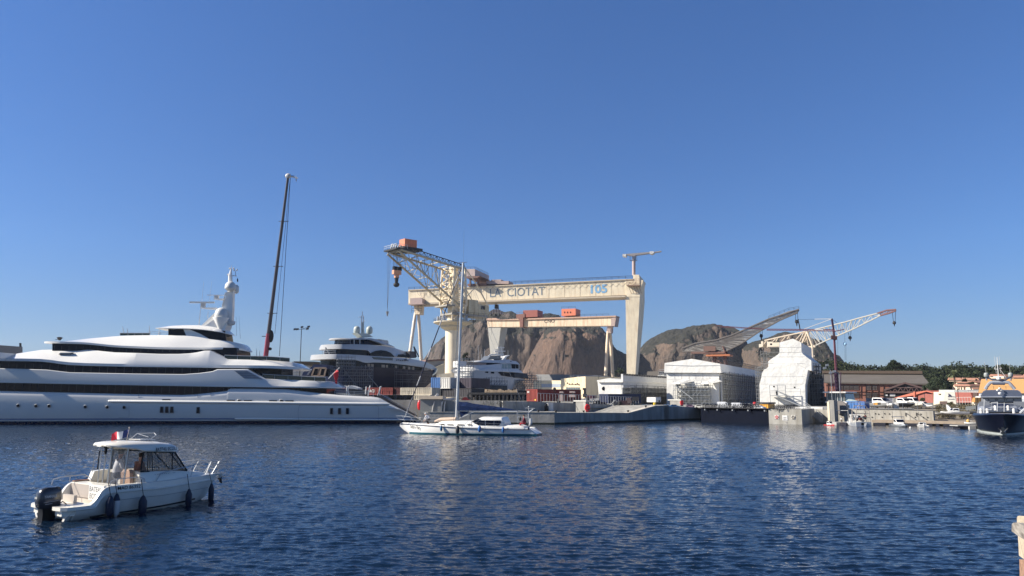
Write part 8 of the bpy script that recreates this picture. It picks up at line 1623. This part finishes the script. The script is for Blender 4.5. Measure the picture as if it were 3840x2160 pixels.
V=Fr(P(3100,1400,128),P(3200,1400,127)); light_mast(V,z8,372,450,830,0,((-.9,.3),(-.5,.8)),'thin floodlight mast in front of the glazed cabin',.06,STEEL,.45); light_mast(V,z8,468,488,830,0,((-.7,.3),(-1.3,.1)),'second thin floodlight mast, right of the purple red crane mast',.06,STEEL,.45)
V=Fr(P(3560,1500,135),P(3700,1500,133)); light_mast(V,z8,1830,640,880,0,((0,-.6),),'slim dark lamp pole in front of the red office wall',.06,DARK,.2); light_mast(V,z8,1445,720,900,0,((0,0),),'slim dark lamp pole in front of the coral shed',.05,DARK,.2)
for x in (1850,2085):
    T=thing('wall_lamp',RF.pt(z9(x,600),.1),'small bracket lamp on the quay wall '+('above the grey work boat' if x<2000 else 'above the small white boat'),'wall lamp'); b=MB(); b.bar(RF.pt(z9(x,590),.1),RF.pt(z9(x,515),.1),.05); b.bar(RF.pt(z9(x,515),.1),RF.pt(z9(x+30,540),1.3),.05); part('bracket',b,DARK,T); b=MB(); b.ob(RF,RF.sz(z9(x+15,540),1.2)[0],RF.sz(z9(x+55,540),1.2)[0],1.0,1.5,RF.sz(z9(x,548),1.2)[1],RF.sz(z9(x,535),1.2)[1]); part('lamp_head',b,DARK,T)
# ================= vehicles =================
def vehicle(F,a,t,L,H,Wd,kind,m,lab,z=QZ,sc=.42):
    T=thing('parked_'+('van' if kind=='van' else 'car'),F.w(a+L/2,t-Wd/2,z),lab,'van' if kind=='van' else 'car')
    if kind=='van': pr=[(0,.3),(0,H*.92),(.15,H),(L*.72,H),(L*.82,H*.9),(L*.9,H*.58),(L*.99,H*.48),(L,.3)]
    else: pr=[(0,.3),(0,H*.6),(L*.06,H*.85),(L*.2,H),(L*.55,H*.98),(L*.74,H*.66),(L*.97,H*.55),(L,.3)]
    b=MB(); ps=[F.w(a+x,t,z+y) for x,y in pr]; b.prism(ps,F.n*-Wd); part('body',b,m,T,30)
    b=MB(); ws=([(L*.74,H*.62),(L*.74,H*.9),(L*.81,H*.86),(L*.88,H*.6)] if kind=='van' else [(L*.12,H*.66),(L*.22,H*.93),(L*.53,H*.92),(L*.70,H*.66)]); b.prism([F.w(a+x,t+.02,z+y) for x,y in ws],F.n*-(Wd+.04)); part('side_window',b,GLASS,T)
    for x in (L*.18,L*.8):
        for tt in (t+.02,t-Wd+.22): b=MB(); b.lathe([(.2,0),(.32,.02),(.32,.2),(.2,.22)],F.w(a+x,tt-.2,z+.32),14,tuple(F.n)); part('wheel',b,BLACK,T)
    b=MB(); b.ob(F,a+L-.03,a+L+.03,t-.35,t-.1,z+.55,z+.7); part('headlight',b,GREYW,T)
    T.scale=(sc,)*3; return T
V=Fr((31.5,122.5),(38.0,111.5)); V=Fr(G(2640,1579.5)+Vector((1,3,0)),G(2881,1589)+Vector((1,3,0))); VW=Fr(P(2660,1530,126),P(2900,1530,122)); vw=mat('van_white',(.74,.75,.76),.3,var=.02,coat=.4)
def ax(F,zm,x,t=0): return F.sz(zm(x,150),t)[0]
vehicle(VW,ax(VW,z12,865)-2.2,0,4.4,2.45,2,'van',vw,'tall white van parked behind the bicycles, left one of the two')
vehicle(VW,ax(VW,z12,1069)-2.2,0,4.4,2.1,2,'van',vw,'lower white van parked behind the bicycles, right one of the two')
vehicle(VW,ax(VW,z12,1215)-2,-1,4,1.9,1.8,'car',mat('car_black',(.02,.02,.025),.3,coat=.5),'black car between the white van and the orange skip')
VC=Fr(P(2815,1540,112),P(2870,1540,110)); vehicle(VC,ax(VC,z12,1346)-2,0,4,1.55,1.8,'car',vw,'small white car parked at the right end of the dock gate')
vehicle(Fr(P(2590,1530,124),P(2640,1530,123)),-.7,0,4.2,1.35,1.8,'car',mat('car_cream',(.6,.58,.5),.4),'cream low car at the left end of the bicycle row')
for i,(x,c,l) in enumerate(((3,(.03,.10,.17),'teal blue car, leftmost of the blue parked row'),(60,(.02,.06,.14),'dark blue car, second in the blue parked row'),(250,(.03,.12,.28),'bright blue car in the middle of the blue parked row'),(330,(.02,.07,.18),'navy blue car, right of the bright blue one'),(500,(.15,.10,.14),'dusty plum car right of the red ringed post'))):
    F=Fr(P(2400+x/2.9,1520,128),P(2460+x/2.9,1520,127)); vehicle(F,-1.2,0,3.8,1.35,1.7,'car',mat('car_paint_%d'%i,c,.35,coat=.4),l)
F=Fr(P(2848,1520,114),P(2882,1520,113)); T=thing('orange_cabin',F.w(.5,-1,QZ),'orange yellow site cabin with a dark roof behind the small white car','site cabin'); a0,zt=F.sz(z12(1395,133),0); a1=F.sz(z12(1514,133),0)[0]
b=MB(); b.ob(F,a0,a1,-2.2,0,QZ,zt); part('body',b,mat('site_orange',(.72,.34,.03),.5,var=.06),T); b=MB(); b.ob(F,a0-.5,a1+.1,-2.4,.1,zt+.02,zt+.26); part('roof_housing',b,DARK,T); b=MB()
for i in range(1,5): a=a0+(a1-a0)*i/5; b.ob(F,a-.03,a+.03,0,.03,QZ+.1,zt-.1)
part('ribs',b,mat('dark_orange',(.4,.17,.02),.6),T)
F=Fr(P(2830,1500,122),P(2850,1500,122)); b=MB(); c=F.pt(z12(1327,120)); b.lathe([(.1,-.16),(.26,-.14),(.28,.1),(.18,.18)],c,14); b.bar(c-Vector((0,0,.1)),Vector((c.x,c.y,QZ)),.08); tag(part('red_tank',b,RED,None,40),'round red tank between the black car and the orange cabin','tank')
# ================= bicycles =================
def bicycle():
    T=thing('bicycle',(0,0,0),'','bicycle','bicycles parked along the dry dock edge'); ring=lambda cx:[(cx+.34*math.cos(k*math.pi/7),0,.35+.34*math.sin(k*math.pi/7)) for k in range(15)]
    for cx in (-.52,.52):
        b=MB(); b.tube(ring(cx),.028,5,False); w_=part('wheel',b,BLACK,T); b=MB()
        for k in range(5): b.bar((cx,0,.35),(cx+.33*math.cos(k*1.256),0,.35+.33*math.sin(k*1.256)),.008)
        part('spokes',b,STEEL,w_)
    b=MB(); 
    for p,q in (((-.52,0,.35),(-.05,0,.32)),((-.05,0,.32),(-.18,0,.82)),((-.52,0,.35),(-.18,0,.78)),((-.18,0,.76),(.36,0,.82)),((-.05,0,.32),(.36,0,.75)),((.52,0,.35),(.34,0,.95))): b.bar(p,q,.025)
    part('frame',b,DARK,T); b=MB(); b.ell((-.2,0,.87),.14,.07,.04); part('saddle',b,BLACK,T); b=MB(); b.tube([(.34,0,.95),(.3,0,1.05),(.36,.26,1.06)],.018,5); b.tube([(.3,0,1.05),(.36,-.26,1.06)],.018,5); part('handlebar',b,STEEL,T); return T
bike=bicycle(); g=random.Random(4); first=True
A_=G(2640,1579.5)+Vector((.4,1.0,0)); B_=G(2881,1589)+Vector((-.6,1.0,0)); spots=[]
for i in range(24): q=A_+(B_-A_)*(i/24+g.random()*.02); spots.append((q.x,q.y,math.radians(-70+g.random()*50)+1.2,'standing above the navy dock gate in a tight row'))
A2=P(2915,1530,107); B2=P(2995,1530,106)
for i in range(11): q=A2+(B2-A2)*(i/11); spots.append((q.x,q.y+.6,math.radians(-40+g.random()*60),'parked on the signed concrete block below the stair'))
for i,(x,y,rz,l) in enumerate(spots):
    o=bike if i==0 else copy_tree(bike); o.scale=(.78,)*3; o.location=(x,y,QZ+.08); o.rotation_euler=(0,0,rz); o['label']='bicycle '+l
    o['group']='bicycles on the dock gate' if 'gate' in l else 'bicycles on the signed block'
# ================= smaller quay things =================
F=LF; T=thing('machinery_cabinet',PF.pt(z6(690,880),-8.8),'white machinery cabinet with black hoses on the low pier','machinery'); 
b=MB(); b.fp(PF,z6,[(668,740),(750,736),(752,865),(690,865)],-8.6,-9.1); part('cabinet',b,GREYW,T)
b=MB()
for p,q in (((615,790),(650,750)),((650,750),(660,860)),((615,790),(620,870)),((625,800),(665,860)),((612,870),(750,880))): b.bar(PF.pt(z6(*p),-8.4),PF.pt(z6(*q),-8.4),.12)
b.ell(PF.pt(z6(635,810),-8.4),.28,.2,.5); part('hose_reel',b,BLACK,T)
def pile(F,zm,boxes,t,m,lab,cat,name):
    T=thing(name,F.pt(zm(*boxes[0][:2]),t),lab,cat); T.location.z=QZ
    for k,(x0,y0,x1,y1) in enumerate(boxes):
        b=MB(); b.fp(F,zm,[(x0,y1),(x0,y0+2),((x0+x1)/2,y0),(x1,y0+3),(x1+2,y1)],t+.2*k,t-1.2); part(('housing','drum','arm','guard','foot')[k%5],b,m if k%2==0 else DARK,T,30)
V=Fr(P(2090,1500,128),P(2200,1500,127))
pile(V,z6,[(848,548,905,575),(865,572,890,610),(850,600,900,700)],0,PINKG,'pinkish quay winch with an upright arm right of the red container','winch','quay_winch')
pile(V,z6,[(1010,545,1095,570),(1045,568,1075,610),(1000,600,1100,640)],0,PINKG,'low pink and grey winch in front of the barred shed door','winch','quay_winch')
pile(V,z6,[(1222,492,1270,525),(1240,522,1265,590),(1225,585,1275,640)],0,DARK,'tall dark winch post right of the barred shed door','winch','quay_winch')
pile(V,z6,[(1260,608,1430,660),(1280,640,1320,700),(1340,610,1420,665)],-2,mat('plum_machine',(.10,.04,.06),.6),'plum coloured machine beside the shelter scaffold','machine','quay_machine')
pile(V,z6,[(1925,650,2000,690),(2015,635,2120,700),(1940,690,2010,740)],-1,mat('brown_machine',(.10,.07,.07),.7),'brown stacked machinery behind the railing, right of the navy container','machine','quay_machine')
T=thing('floodlight',V.pt(z6(770,560),-1),'dark floodlight standing above the long dark container side','floodlight'); T.location.z=QZ; b=MB(); b.ell(V.pt(z6(770,510),-1),.28,.22,.26); part('lamp',b,DARK,T); b=MB(); q=V.pt(z6(770,518),-1); b.bar(q,Vector((q.x,q.y,QZ)),.05); part('post',b,DARK,T)
g=random.Random(8)
for i in range(16):
    x=830+i*80+g.random()*30; b=MB(); c=V.pt(z6(x,735),-1.5); h=.7+g.random()*.9; w_=.5+g.random()*.6; c.z=QZ; k=i%4
    if k==0: b.lathe([(w_*.5,0),(w_*.55,h*.3),(w_*.5,h*.9),(w_*.2,h)],c,12); nm='oil_drum'
    elif k==1: b.box(c.x-w_,c.x+w_,c.y,c.y+.8,QZ,QZ+h*.6); b.box(c.x-w_*.8,c.x+w_*.5,c.y+.1,c.y+.7,QZ+h*.6,QZ+h); nm='crate'
    elif k==2: b.tube([c,c+Vector((w_,0,h)),c+Vector((w_*1.6,0,h*.7))],.12,6); b.ell(c+Vector((w_*.5,0,.25)),w_*.6,.3,.3); nm='hose_stand'
    else: b.bar(c,c+Vector((0,0,h*1.2)),.08); b.bar(c+Vector((.8,0,0)),c+Vector((.8,0,h*1.2)),.08); b.box(c.x-.1,c.x+.9,c.y,c.y+.3,QZ+h*.5,QZ+h*.9); nm='barrier'
    o=part(nm,b,(DARK,mat('junk_grey',(.13,.13,.13),.7),mat('junk_white',(.4,.4,.38),.7),mat('junk_plum',(.09,.05,.06),.7))[(i*7)%4]); tag(o,('dark','grey','pale','plum')[(i*7)%4]+' '+nm.replace('_',' ')+' behind the pale quay railing, number %d from the red container'%(i+1) if 0 else ('dark','grey','pale','plum')[(i*7)%4]+' '+nm.replace('_',' ')+' behind the pale railing, '+['below the floodlight','beside the pinkish winch','left of the shed door','under the shed door','before the low winch','right of the low winch','left of the tall winch post','at the tall winch post','before the plum machine','right of the plum machine','left of the navy container','before the navy container','right of the navy container','before the shelter scaffold','left of the brown machinery','beside the ramp top'][i],nm.replace('_',' '),nm.replace('_',' ')+'s behind the quay railing')
T=thing('small_hut',PF.pt(z6(2440,720),-8),'small white hut with a dark opening near the blue parked cars','hut'); b=MB(); b.fp(PF,z6,[(2398,722),(2398,642),(2482,642),(2482,722)],-7,-9); part('wall',b,GREYW,T); b=MB(); b.fp(PF,z6,[(2448,718),(2448,692),(2470,692),(2470,718)],-6.95,-7.1); part('opening',b,BLACK,T)
b=MB(); c=PF.pt(z6(2382,770),-3); b.lathe([(.2,0),(.24,.1),(.24,.34),(.17,.42),(.1,.45)],c,14); tag(part('yellow_bin',b,mat('yellow_plastic',(.7,.5,.04),.4),None,40),'round yellow bin at the top of the ramp','bin')
b=MB(); b.tube([RF.pt(z8(130,893),-1),RF.pt(z8(265,898),-1)],.25,8); b.tube([RF.pt(z8(-60,893),-3),RF.pt(z8(80,893),-3)],.2,8); tag(part('white_pipe',b,GREYW),'white pipe lying on the quay above the stairway','pipe')
b=MB(); c=RF.pt(z9(412,395),.2); b.lathe([(.95,-.2),(.95,.2)],c,24,tuple(RF.n)); tag(part('cable_drum',b,mat('taupe_drum',(.2,.18,.17),.7),None,30),'large grey brown cable drum on the quay left of the blue containers','cable drum')
b=MB(); b.fp(RF,z9,[(275,300),(540,345),(540,420),(490,440),(275,430)],-1,-3); tag(part('leaning_sheet',b,mat('pale_panel',(.6,.58,.53),.7)),'pale panel leaning behind the cable drum below the glazed cabin','panel')
b=MB(); b.tube([RF.pt(z9(390,292),-.5),RF.pt(z9(560,320),-.5)],[.12,.3],8); tag(part('tilted_spar',b,GREYW),'white tilted spar under the glazed control cabin','spar')
# ================= small boats =================
def small_boat(c,hd,L,B,H,lab,hm=None,cab=None,stand=0,name='motorboat',cat='motorboat',arch=False,eng=False,sc=1):
    "c = point under the middle; hd heading in degrees; H hull height; cab=(start,end,height) as fractions"
    c=Vector(c); f=Vector((math.cos(R(hd)),math.sin(R(hd)),0)); O=c-f*L/2; F=Fr(O,O+f*L); T=thing(name,c,lab,cat); z0=c.z+stand; hm=hm or WHITE; secs=[]
    for s in (0,.15,.4,.6,.75,.87,.95,1):
        w_=B/2*(1 if s<.5 else max(.03,1-((s-.5)/.5)**2.2)); zk=z0+H*.5*max(0,(s-.55)/.45)**1.6; zt=z0+H*(.88+.2*s*s)
        pr=[(.01,zk),(w_*.75,zk+H*.2),(w_*.95,z0+H*.5 if s<.8 else zk+H*.25),(w_,zt),(w_*.9,zt+.02),(w_*.82,zt-.12)]
        secs.append([F.w(s*L,t,z) for t,z in pr]+[F.w(s*L,-t,z) for t,z in reversed(pr)])
    part('hull',MB().loft(secs),hm,T,35)
    if cab:
        s0,s1,h=cab; zt=z0+H*.85; w_=B*.38; secs=[]
        for s,k,hh in ((s0,1,h),(s0+.02,1,h),((s0+s1)/2,1,h),(s1-.08,.85,h*.95),(s1,.75,h*.45),(min(.95,s1+.15),.45,.08)): secs.append(sec(F,s*L,[(w_*k,zt),(w_*k*.96,zt+hh*.55),(w_*k*.82,zt+hh*.97),(w_*k*.4,zt+hh)],0))
        part('cabin',MB().loft(secs),WHITE,T,35)
        for sg in (1,-1): b=MB(); q=[F.w((s0+.04)*L,sg*w_*1.0,zt+h*.5),F.w((s0+.04)*L,sg*w_*.93,zt+h*.86),F.w((s1-.1)*L,sg*w_*.8,zt+h*.84),F.w((s1-.03)*L,sg*w_*.86,zt+h*.5)]; b.prism(q,F.n*.03*sg); part('side_window',b,GLASS,T)
        b=MB(); q=[F.w((s1-.07)*L,w_*.7,zt+h*.9),F.w((s1-.07)*L,-w_*.7,zt+h*.9),F.w((s1+.01)*L,-w_*.72,zt+h*.45),F.w((s1+.01)*L,w_*.72,zt+h*.45)]; b.prism(q,f*.05); part('windscreen',b,GLASS,T)
        b=MB(); q=[F.w(s0*L-.02,w_*.7,zt+h*.86),F.w(s0*L-.02,-w_*.7,zt+h*.86),F.w(s0*L-.02,-w_*.7,zt+h*.4),F.w(s0*L-.02,w_*.7,zt+h*.4)]; b.prism(q,f*-.03); part('aft_window',b,GLASS,T)
    if arch: b=MB(); 
    if arch:
        for s in (.25,.45): b.tube([F.w(s*L,B*.42,z0+H*.8),F.w(s*L,B*.36,z0+H+1.5),F.w(s*L,-B*.36,z0+H+1.5),F.w(s*L,-B*.42,z0+H*.8)],.045,6)
        b.ob(F,.22*L,.48*L,-B*.38,B*.38,z0+H+1.48,z0+H+1.56); part('frame_arch',b,STEEL,T)
    if eng: b=MB(); b.lathe([(.12,-.6),(.14,0),(.24,.15),(.26,.55),(.15,.7)],F.w(-.25,0,z0+H*.6),10); part('outboard_motor',b,eng,T,40)
    b=MB(); zt=z0+H*1.0; b.tube([F.w(.5*L,B*.46,zt-.1),F.w(.6*L,B*.42,zt+.35),F.w(.97*L,.05,zt+.5),F.w(.6*L,-B*.42,zt+.35),F.w(.5*L,-B*.46,zt-.1)],.022,5); part('bow_rail',b,ALU,T)
    if stand:
        b=MB()
        for s in (.2,.7):
            b.ob(F,s*L-.08,s*L+.08,-B*.4,B*.4,c.z+stand*.55,c.z+stand*.7)
            for t in (-.38,.38): b.bar(F.w(s*L,t*B,c.z),F.w(s*L,t*B*.8,z0+H*.35),.07)
        o=part('boat_stand',b,DARK); tag(o,' '.join(('dark trestle under the '+lab.split(',')[0]).split()[:15]),'boat stand'); o.location=c+(o.location-c)*sc; o.scale=(sc,)*3
    T.scale=(sc,)*3; return T
def gq(p,D,z): q=P(p[0],p[1],D); q.z=z; return q
gh=mat('grey_hull',(.3,.3,.29),.4)
small_boat(gq(z9(1095,440),124,QZ),-75,6,2.4,1.0,'grey motorboat bow on beside the blue containers',gh,None,.35,sc=0.62)
small_boat(gq(z9(1350,440),122,QZ),-60,6.5,2.5,1.1,'white wheelhouse boat with a grey hull on trestles',gh,(.15,.62,1.5),.35,sc=0.62)
small_boat(gq(z9(1850,440),121,QZ),-80,6.5,2.6,1.2,'black rubber hulled boat facing the water on the quay',BLACK,(.2,.6,1.4),.35,sc=0.62)
small_boat(gq(z9(2062,440),120,QZ),-85,6.2,2.4,1.1,'cream wheelhouse boat bow on, right of the black boat',mat('cream_hull',(.66,.62,.52),.4),(.2,.62,1.6),.35,sc=0.62)
small_boat(gq(z9(2270,440),119,QZ),-70,6,2.4,.8,'low white boat with a small cabin at the quay wall end',WHITE,(.3,.6,1.2),.35,sc=0.5)
small_boat(gq(z9(1500,440),121,QZ),-100,4,1.8,.8,'small white dinghy between two larger boats on the quay',WHITE,None,.5,sc=0.6)
b=MB(); T=thing('white_tank_rack',gq(z9(1640,450),121,QZ),'white upright tanks in a rack between the boats on the right quay','tank'); V=Fr(P(3345,1530,121),P(3380,1530,120.5))
for i in range(6): b=MB(); x=1575+i*24; q=V.pt(z9(x,455)); q.z=QZ; b.lathe([(.085,0),(.085,.85+.06*(i%2)),(.03,.96)],q,10); part('tank',b,WHITE if i<4 else GREYW,T,50)
b=MB(); b.fp(RF,z9,[(1145,292),(1232,288),(1235,338),(1145,340)],-4,-6); tag(part('orange_box',b,mat('site_orange',(.72,.34,.03))),'orange box behind the grey motorboat on the quay','box')
b=MB(); V=Fr(P(3170,1500,124),P(3210,1500,123)); b.loft([[V.w(a,0,3.06),V.w(a,-.2,3.06+h),V.w(a,-.9,3.06+h),V.w(a,-1.1,3.06)] for a,h in ((.0,.05),(.4,.38),(1.0,.32),(1.9,.06))]); tag(part('upturned_dinghy',b,mat('pale_green_tarp',(.28,.34,.33),.7)),'upturned pale green dinghy lying on the left blue container','dinghy')
# slipway boats
small_boat(gq(z10(300,860),107,.75),172,6,2.2,.9,'white open boat, nearer of the two on the slipway',mat('cream_hull',(.66,.62,.52)),None,1.2,sc=0.42)
small_boat(gq(z10(720,860),106,.75),172,8,2.5,1.0,'long white cabin boat on trestles on the slipway',WHITE,(.35,.62,1.2),1.3,sc=0.45)
b=MB(); V=Fr(P(3540,1500,114),P(3580,1500,113)); b.fp(V,z10,[(480,400),(540,430),(690,600),(760,650),(760,715),(600,710),(560,600),(500,540)],0,-.35); b.ell(V.pt(z10(700,690),0),1.0,.6,.9); tag(part('white_keel_fin',b,GREYW,None,40),'tall white fin shaped keel standing behind the slipway boats','keel')
T=small_boat(gq(z10(400,590),121,QZ-.9),175,6.5,2.4,.6,'dark inflatable boat with a white tower on the bank',mat('rib_grey',(.12,.12,.12),.6),None,.5,arch=True,sc=0.45)
b=MB(); V=Fr(P(3620,1520,118),P(3662,1520,117)); b.fp(V,z10,[(1010,680),(1005,460),(1285,435),(1290,680)],0,-2.5); tag(part('grey_box_trailer',b,mat('trailer_grey',(.13,.14,.14),.6)),'dark grey box trailer on the bank left of the navy yacht','trailer')
small_boat(gq(z10(1190,790),110,.9),172,7,2.4,.6,'grey inflatable under the box trailer beside the navy yacht',mat('rib_grey',(.12,.12,.12)),None,.8,sc=0.6)
small_boat(gq(z10(1210,1000),95,.3),165,3.2,1.3,.6,'white jet ski on the floating pontoon',mat('white_paint',(.8,.8,.79)),None,.05,'jet_ski','jet ski',sc=0.6)
b=MB(); V=Fr(P(3625,1580,97),P(3665,1580,97)); b.lathe([(.08,0),(.2,.1),(.2,.3),(.07,.42)],V.pt(z10(1080,890)),10); tag(part('yellow_buoy',b,mat('mooring_yellow',(.7,.42,.10),.5),None,40),'yellow orange buoy behind the jet ski','buoy')
# boats afloat
small_boat(gq(z9(195,760),103.5,-.25),-80,4.2,1.7,.8,'small red boat moored at the foot of the grey pillar',RED,(.3,.6,1.1),0,sc=0.45)
for x,y,c,l in ((290,752,WHITE,'white mooring buoy right of the small red boat'),(1955,843,WHITE,'small white float in front of the right quay'),(1748,800,GREYW,'white float under the grey work boat')):
    q=G(*z9(x,y+8)); b=MB(); b.ell(q+Vector((0,0,.06)),.12,.12,.12); tag(part('mooring_buoy',b,c,None,60),l,'buoy')
def fishing_boat():
    c=gq(z9(745,770),103,-.25); T=small_boat(c,75,8,3.4,1.3,'fishing boat moored stern on with a steel net frame and gear',mat('fishing_white',(.55,.56,.56),.5),(.35,.7,1.8),0,'fishing_boat','fishing boat',sc=0.6)
    F=Fr(c-Vector((1.7,4.0,0)),c+Vector((1.7,-4.0,0))); b=MB(); 
    for t in (0,-2):
        b.tube([F.w(.1,t,1),F.w(.3,t,3.6),F.w(.8,t,4.6),F.w(2.4,t,4.6),F.w(3.1,t,3.6),F.w(3.3,t,1)],.09,6)
        for z in (2.0,2.9,3.7): b.bar(F.w(.2,t,z),F.w(3.2,t,z),.06)
    for x in (.1,.3,.8,2.4,3.1): b.bar(F.w(x,0,3.7),F.w(x,-2,3.7),.05)
    b.bar(F.w(1.6,-1,3.5),F.w(1.4,-1,6.0),.07); b.bar(F.w(1.0,-1,5.6),F.w(2.0,-1,5.7),.05); part('net_frame',b,mat('pale_rust_tube',(.42,.36,.31),.6,var=.4,scale=4),T)
    g=random.Random(3); 
    for i in range(9): b=MB(); b.ell(F.w(.5+g.random()*2.4,-.5-g.random()*2,1.2+g.random()*1.1),.25+g.random()*.2,.3,.25+g.random()*.25,8,6); part('gear_bundle',b,(DARK,GREYW,mat('net_red',(.2,.06,.05),.8),STEEL)[i%4],T)
    b=MB(); b.ob(F,.0,3.4,0,.12,.15,1.05); part('transom',b,mat('fishing_white',(.55,.56,.56)),T); b=MB(); b.ob(F,1.15,2.3,.12,.16,.35,.9); part('transom_opening',b,BLACK,T)
fishing_boat()
small_boat(gq(z9(1730,800),99.5,-.25),-100,6.5,2.6,.9,'grey aluminium work boat with a frame arch, moored bow out',mat('alu_hull',(.28,.30,.32),.4,metal=.4),(.35,.55,1.2),0,'work_boat','work boat',arch=True,eng=WHITE,sc=0.62)
small_boat(gq(z9(2215,800),99,-.25),70,4.6,2.0,.8,'small white open boat moored stern on under the second wall lamp',WHITE,(.4,.62,.7),0,eng=mat('white_fender',(.5,.5,.5)),sc=0.6)
small_boat(gq(z9(500,760),106,-.2),170,3.4,1.5,.6,'small dark dinghy between the pontoon and the fishing boat',mat('rib_grey',(.12,.12,.12)),None,0,sc=0.5)
VP=Fr(P(3150,1590,104),P(3200,1590,104)); s_=VP.sz(z9(448,720),0); person(VP,s_[0],0,.32,'stand',mat('bright_white_shirt',(.75,.75,.75),.8),mat('black_trousers',(.015,.015,.02),.8),'person in a white shirt and black trousers standing on the pontoon',face=100).scale=(.44,)*3
# red and white small boats on the quay behind the sailing yacht
V=Fr(P(1600,1500,128),P(1680,1500,127)); small_boat(gq(z14(2050,490),127,3.3),178,8.5,2.4,.9,'dark red hulled boat with a white canopy standing above the pier hut',mat('maroon_hull',(.12,.02,.02),.5),(.4,.6,1.5),.5,sc=0.36)
small_boat(gq(z14(2230,500),124,3.0),0,4.5,1.8,1.0,'white covered dinghy right of the dark red boat',mat('white_tarp',(.5,.5,.52),.7),None,.2,sc=0.5)
b=MB(); c=gq(z5(1150,420),120,3.0); b.box(c.x-.7,c.x+.6,c.y,c.y+.8,3.0,3.4); b.prism([(c.x-.6,c.y,3.4),(c.x+.4,c.y,3.4),(c.x+.1,c.y,3.75),(c.x-.4,c.y,3.75)],(0,.8,0)); tag(part('red_machine',b,mat('dark_red_machine',(.22,.02,.02),.5)),'dark red machine on the quay right of the sailing yacht mast','machine')
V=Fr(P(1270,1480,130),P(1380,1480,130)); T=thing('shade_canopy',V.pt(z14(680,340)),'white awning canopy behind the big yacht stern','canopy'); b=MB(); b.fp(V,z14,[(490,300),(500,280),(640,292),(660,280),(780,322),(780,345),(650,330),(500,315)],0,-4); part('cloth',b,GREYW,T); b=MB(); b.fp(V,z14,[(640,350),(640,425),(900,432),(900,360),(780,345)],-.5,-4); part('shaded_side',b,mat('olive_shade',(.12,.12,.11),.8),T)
V=Fr(P(1200,1480,133),P(1290,1480,133)); b=MB(); b.fp(V,z14,[(150,405),(150,330),(640,325),(640,405)],-3,-6); tag(part('shipping_container',b,mat('container_navy',(.02,.03,.08))),'dark blue container mostly hidden behind the big yacht stern','shipping container')
# white tents behind the yacht
V=Fr(P(1100,1450,170),P(1250,1450,172)); T=thing('storage_tent',V.pt(z3(500,830)),'white storage tents and boats seen behind the big yacht stern','tent'); b=MB(); b.fp(V,z3,[(430,860),(430,760),(520,700),(600,720),(700,735),(700,860)],-10,-18); part('roof',b,mat('cream_canvas',(.6,.57,.5),.7),T); b=MB(); rail(b,[V.pt(z3(430,800),-5),V.pt(z3(700,800),-5)],1.5,1.5,.05); rail(b,[V.pt(z3(430,830),-5),V.pt(z3(700,830),-5)],1.5,1.5,.05); part('yard_rail',b,STEEL,T)
b=MB(); b.fp(V,z3,[(540,690),(540,684),(740,686),(800,690),(800,700)],-40,-60); b.fp(V,z3,[(520,720),(520,690),(820,692),(820,730)],-42,-60); tag(part('far_shed_roof',b,mat('brown_grey_roof',(.125,.11,.095))),'long low brown roof far behind the floodlight mast at left','shed')
# ================= stone and timber mooring post, bottom right =================
def corner_post():
    D=6.2; F=Fr(P(3800,2000,D),P(3900,2000,D-1.2)); zc=ZM(5.57,3780,1900)
    T=thing('quay_post',F.pt(zc(300,1450)),'pale stone post with a grey weathered timber beam at the bottom right corner','post'); T.location.z=0
    st=mat('pale_limestone',(.52,.43,.31),.85,var=.15,scale=4,bump=.4,bs=14); 
    b=MB(); b.fp(F,zc,[(190,350),(185,235),(195,205),(230,188),(290,195),(400,205),(700,215),(700,520)],0,-.5); part('capstone',b,st,T,40)
    b=MB(); b.fp(F,zc,[(205,560),(228,1020),(340,1100),(700,1330),(700,560)],-.02,-.5); part('shaft',b,st,T)
    b=MB(); b.fp(F,zc,[(235,1100),(340,1105),(700,1200),(700,2400),(260,2400),(240,1260)],-.01,-.45); part('footing',b,mat('red_brown_stone',(.34,.20,.13),.85,var=.35,scale=5,bump=.5,bs=10),T)
    wd=bpy.data.materials.new('weathered_timber'); wd.use_nodes=True; N=wd.node_tree.nodes; L=wd.node_tree.links; tc=N.new('ShaderNodeTexCoord'); mp=N.new('ShaderNodeMapping'); mp.inputs['Rotation'].default_value=(0,R(-35),0); mp.inputs['Scale'].default_value=(3,3,30); L.new(tc.outputs['Object'],mp.inputs[0]); nz=N.new('ShaderNodeTexNoise'); nz.inputs['Scale'].default_value=1.5; nz.inputs['Detail'].default_value=8; L.new(mp.outputs[0],nz.inputs[0]); r=N.new('ShaderNodeValToRGB'); r.color_ramp.elements[0].position=.3; r.color_ramp.elements[1].position=.7; r.color_ramp.elements[0].color=(.10,.085,.07,1); r.color_ramp.elements[1].color=(.42,.38,.33,1); L.new(nz.outputs[0],r.inputs[0]); L.new(r.outputs[0],N['Principled BSDF'].inputs['Base Color']); N['Principled BSDF'].inputs['Roughness'].default_value=.9
    b=MB(); b.fp(F,zc,[(75,370),(110,335),(200,330),(400,440),(700,600),(700,880),(340,690),(210,610),(75,515)],.14,.0); part('timber_beam',b,wd,T,30)
corner_post()

# ================= air: pale haze that fades the far rocks =================
b=MB(); b.box(-3100,3100,-450,2650,-6,190); hz=bpy.data.materials.new('haze_air'); hz.use_nodes=True; N=hz.node_tree.nodes; L=hz.node_tree.links; N.remove(N['Principled BSDF']); pv=N.new('ShaderNodeVolumePrincipled'); pv.inputs['Color'].default_value=(.80,.88,1,1); pv.inputs['Density'].default_value=.00009; pv.inputs['Anisotropy'].default_value=.2; L.new(pv.outputs[0],N['Material Output'].inputs['Volume'])
struct(part('haze',b,hz),'stuff')
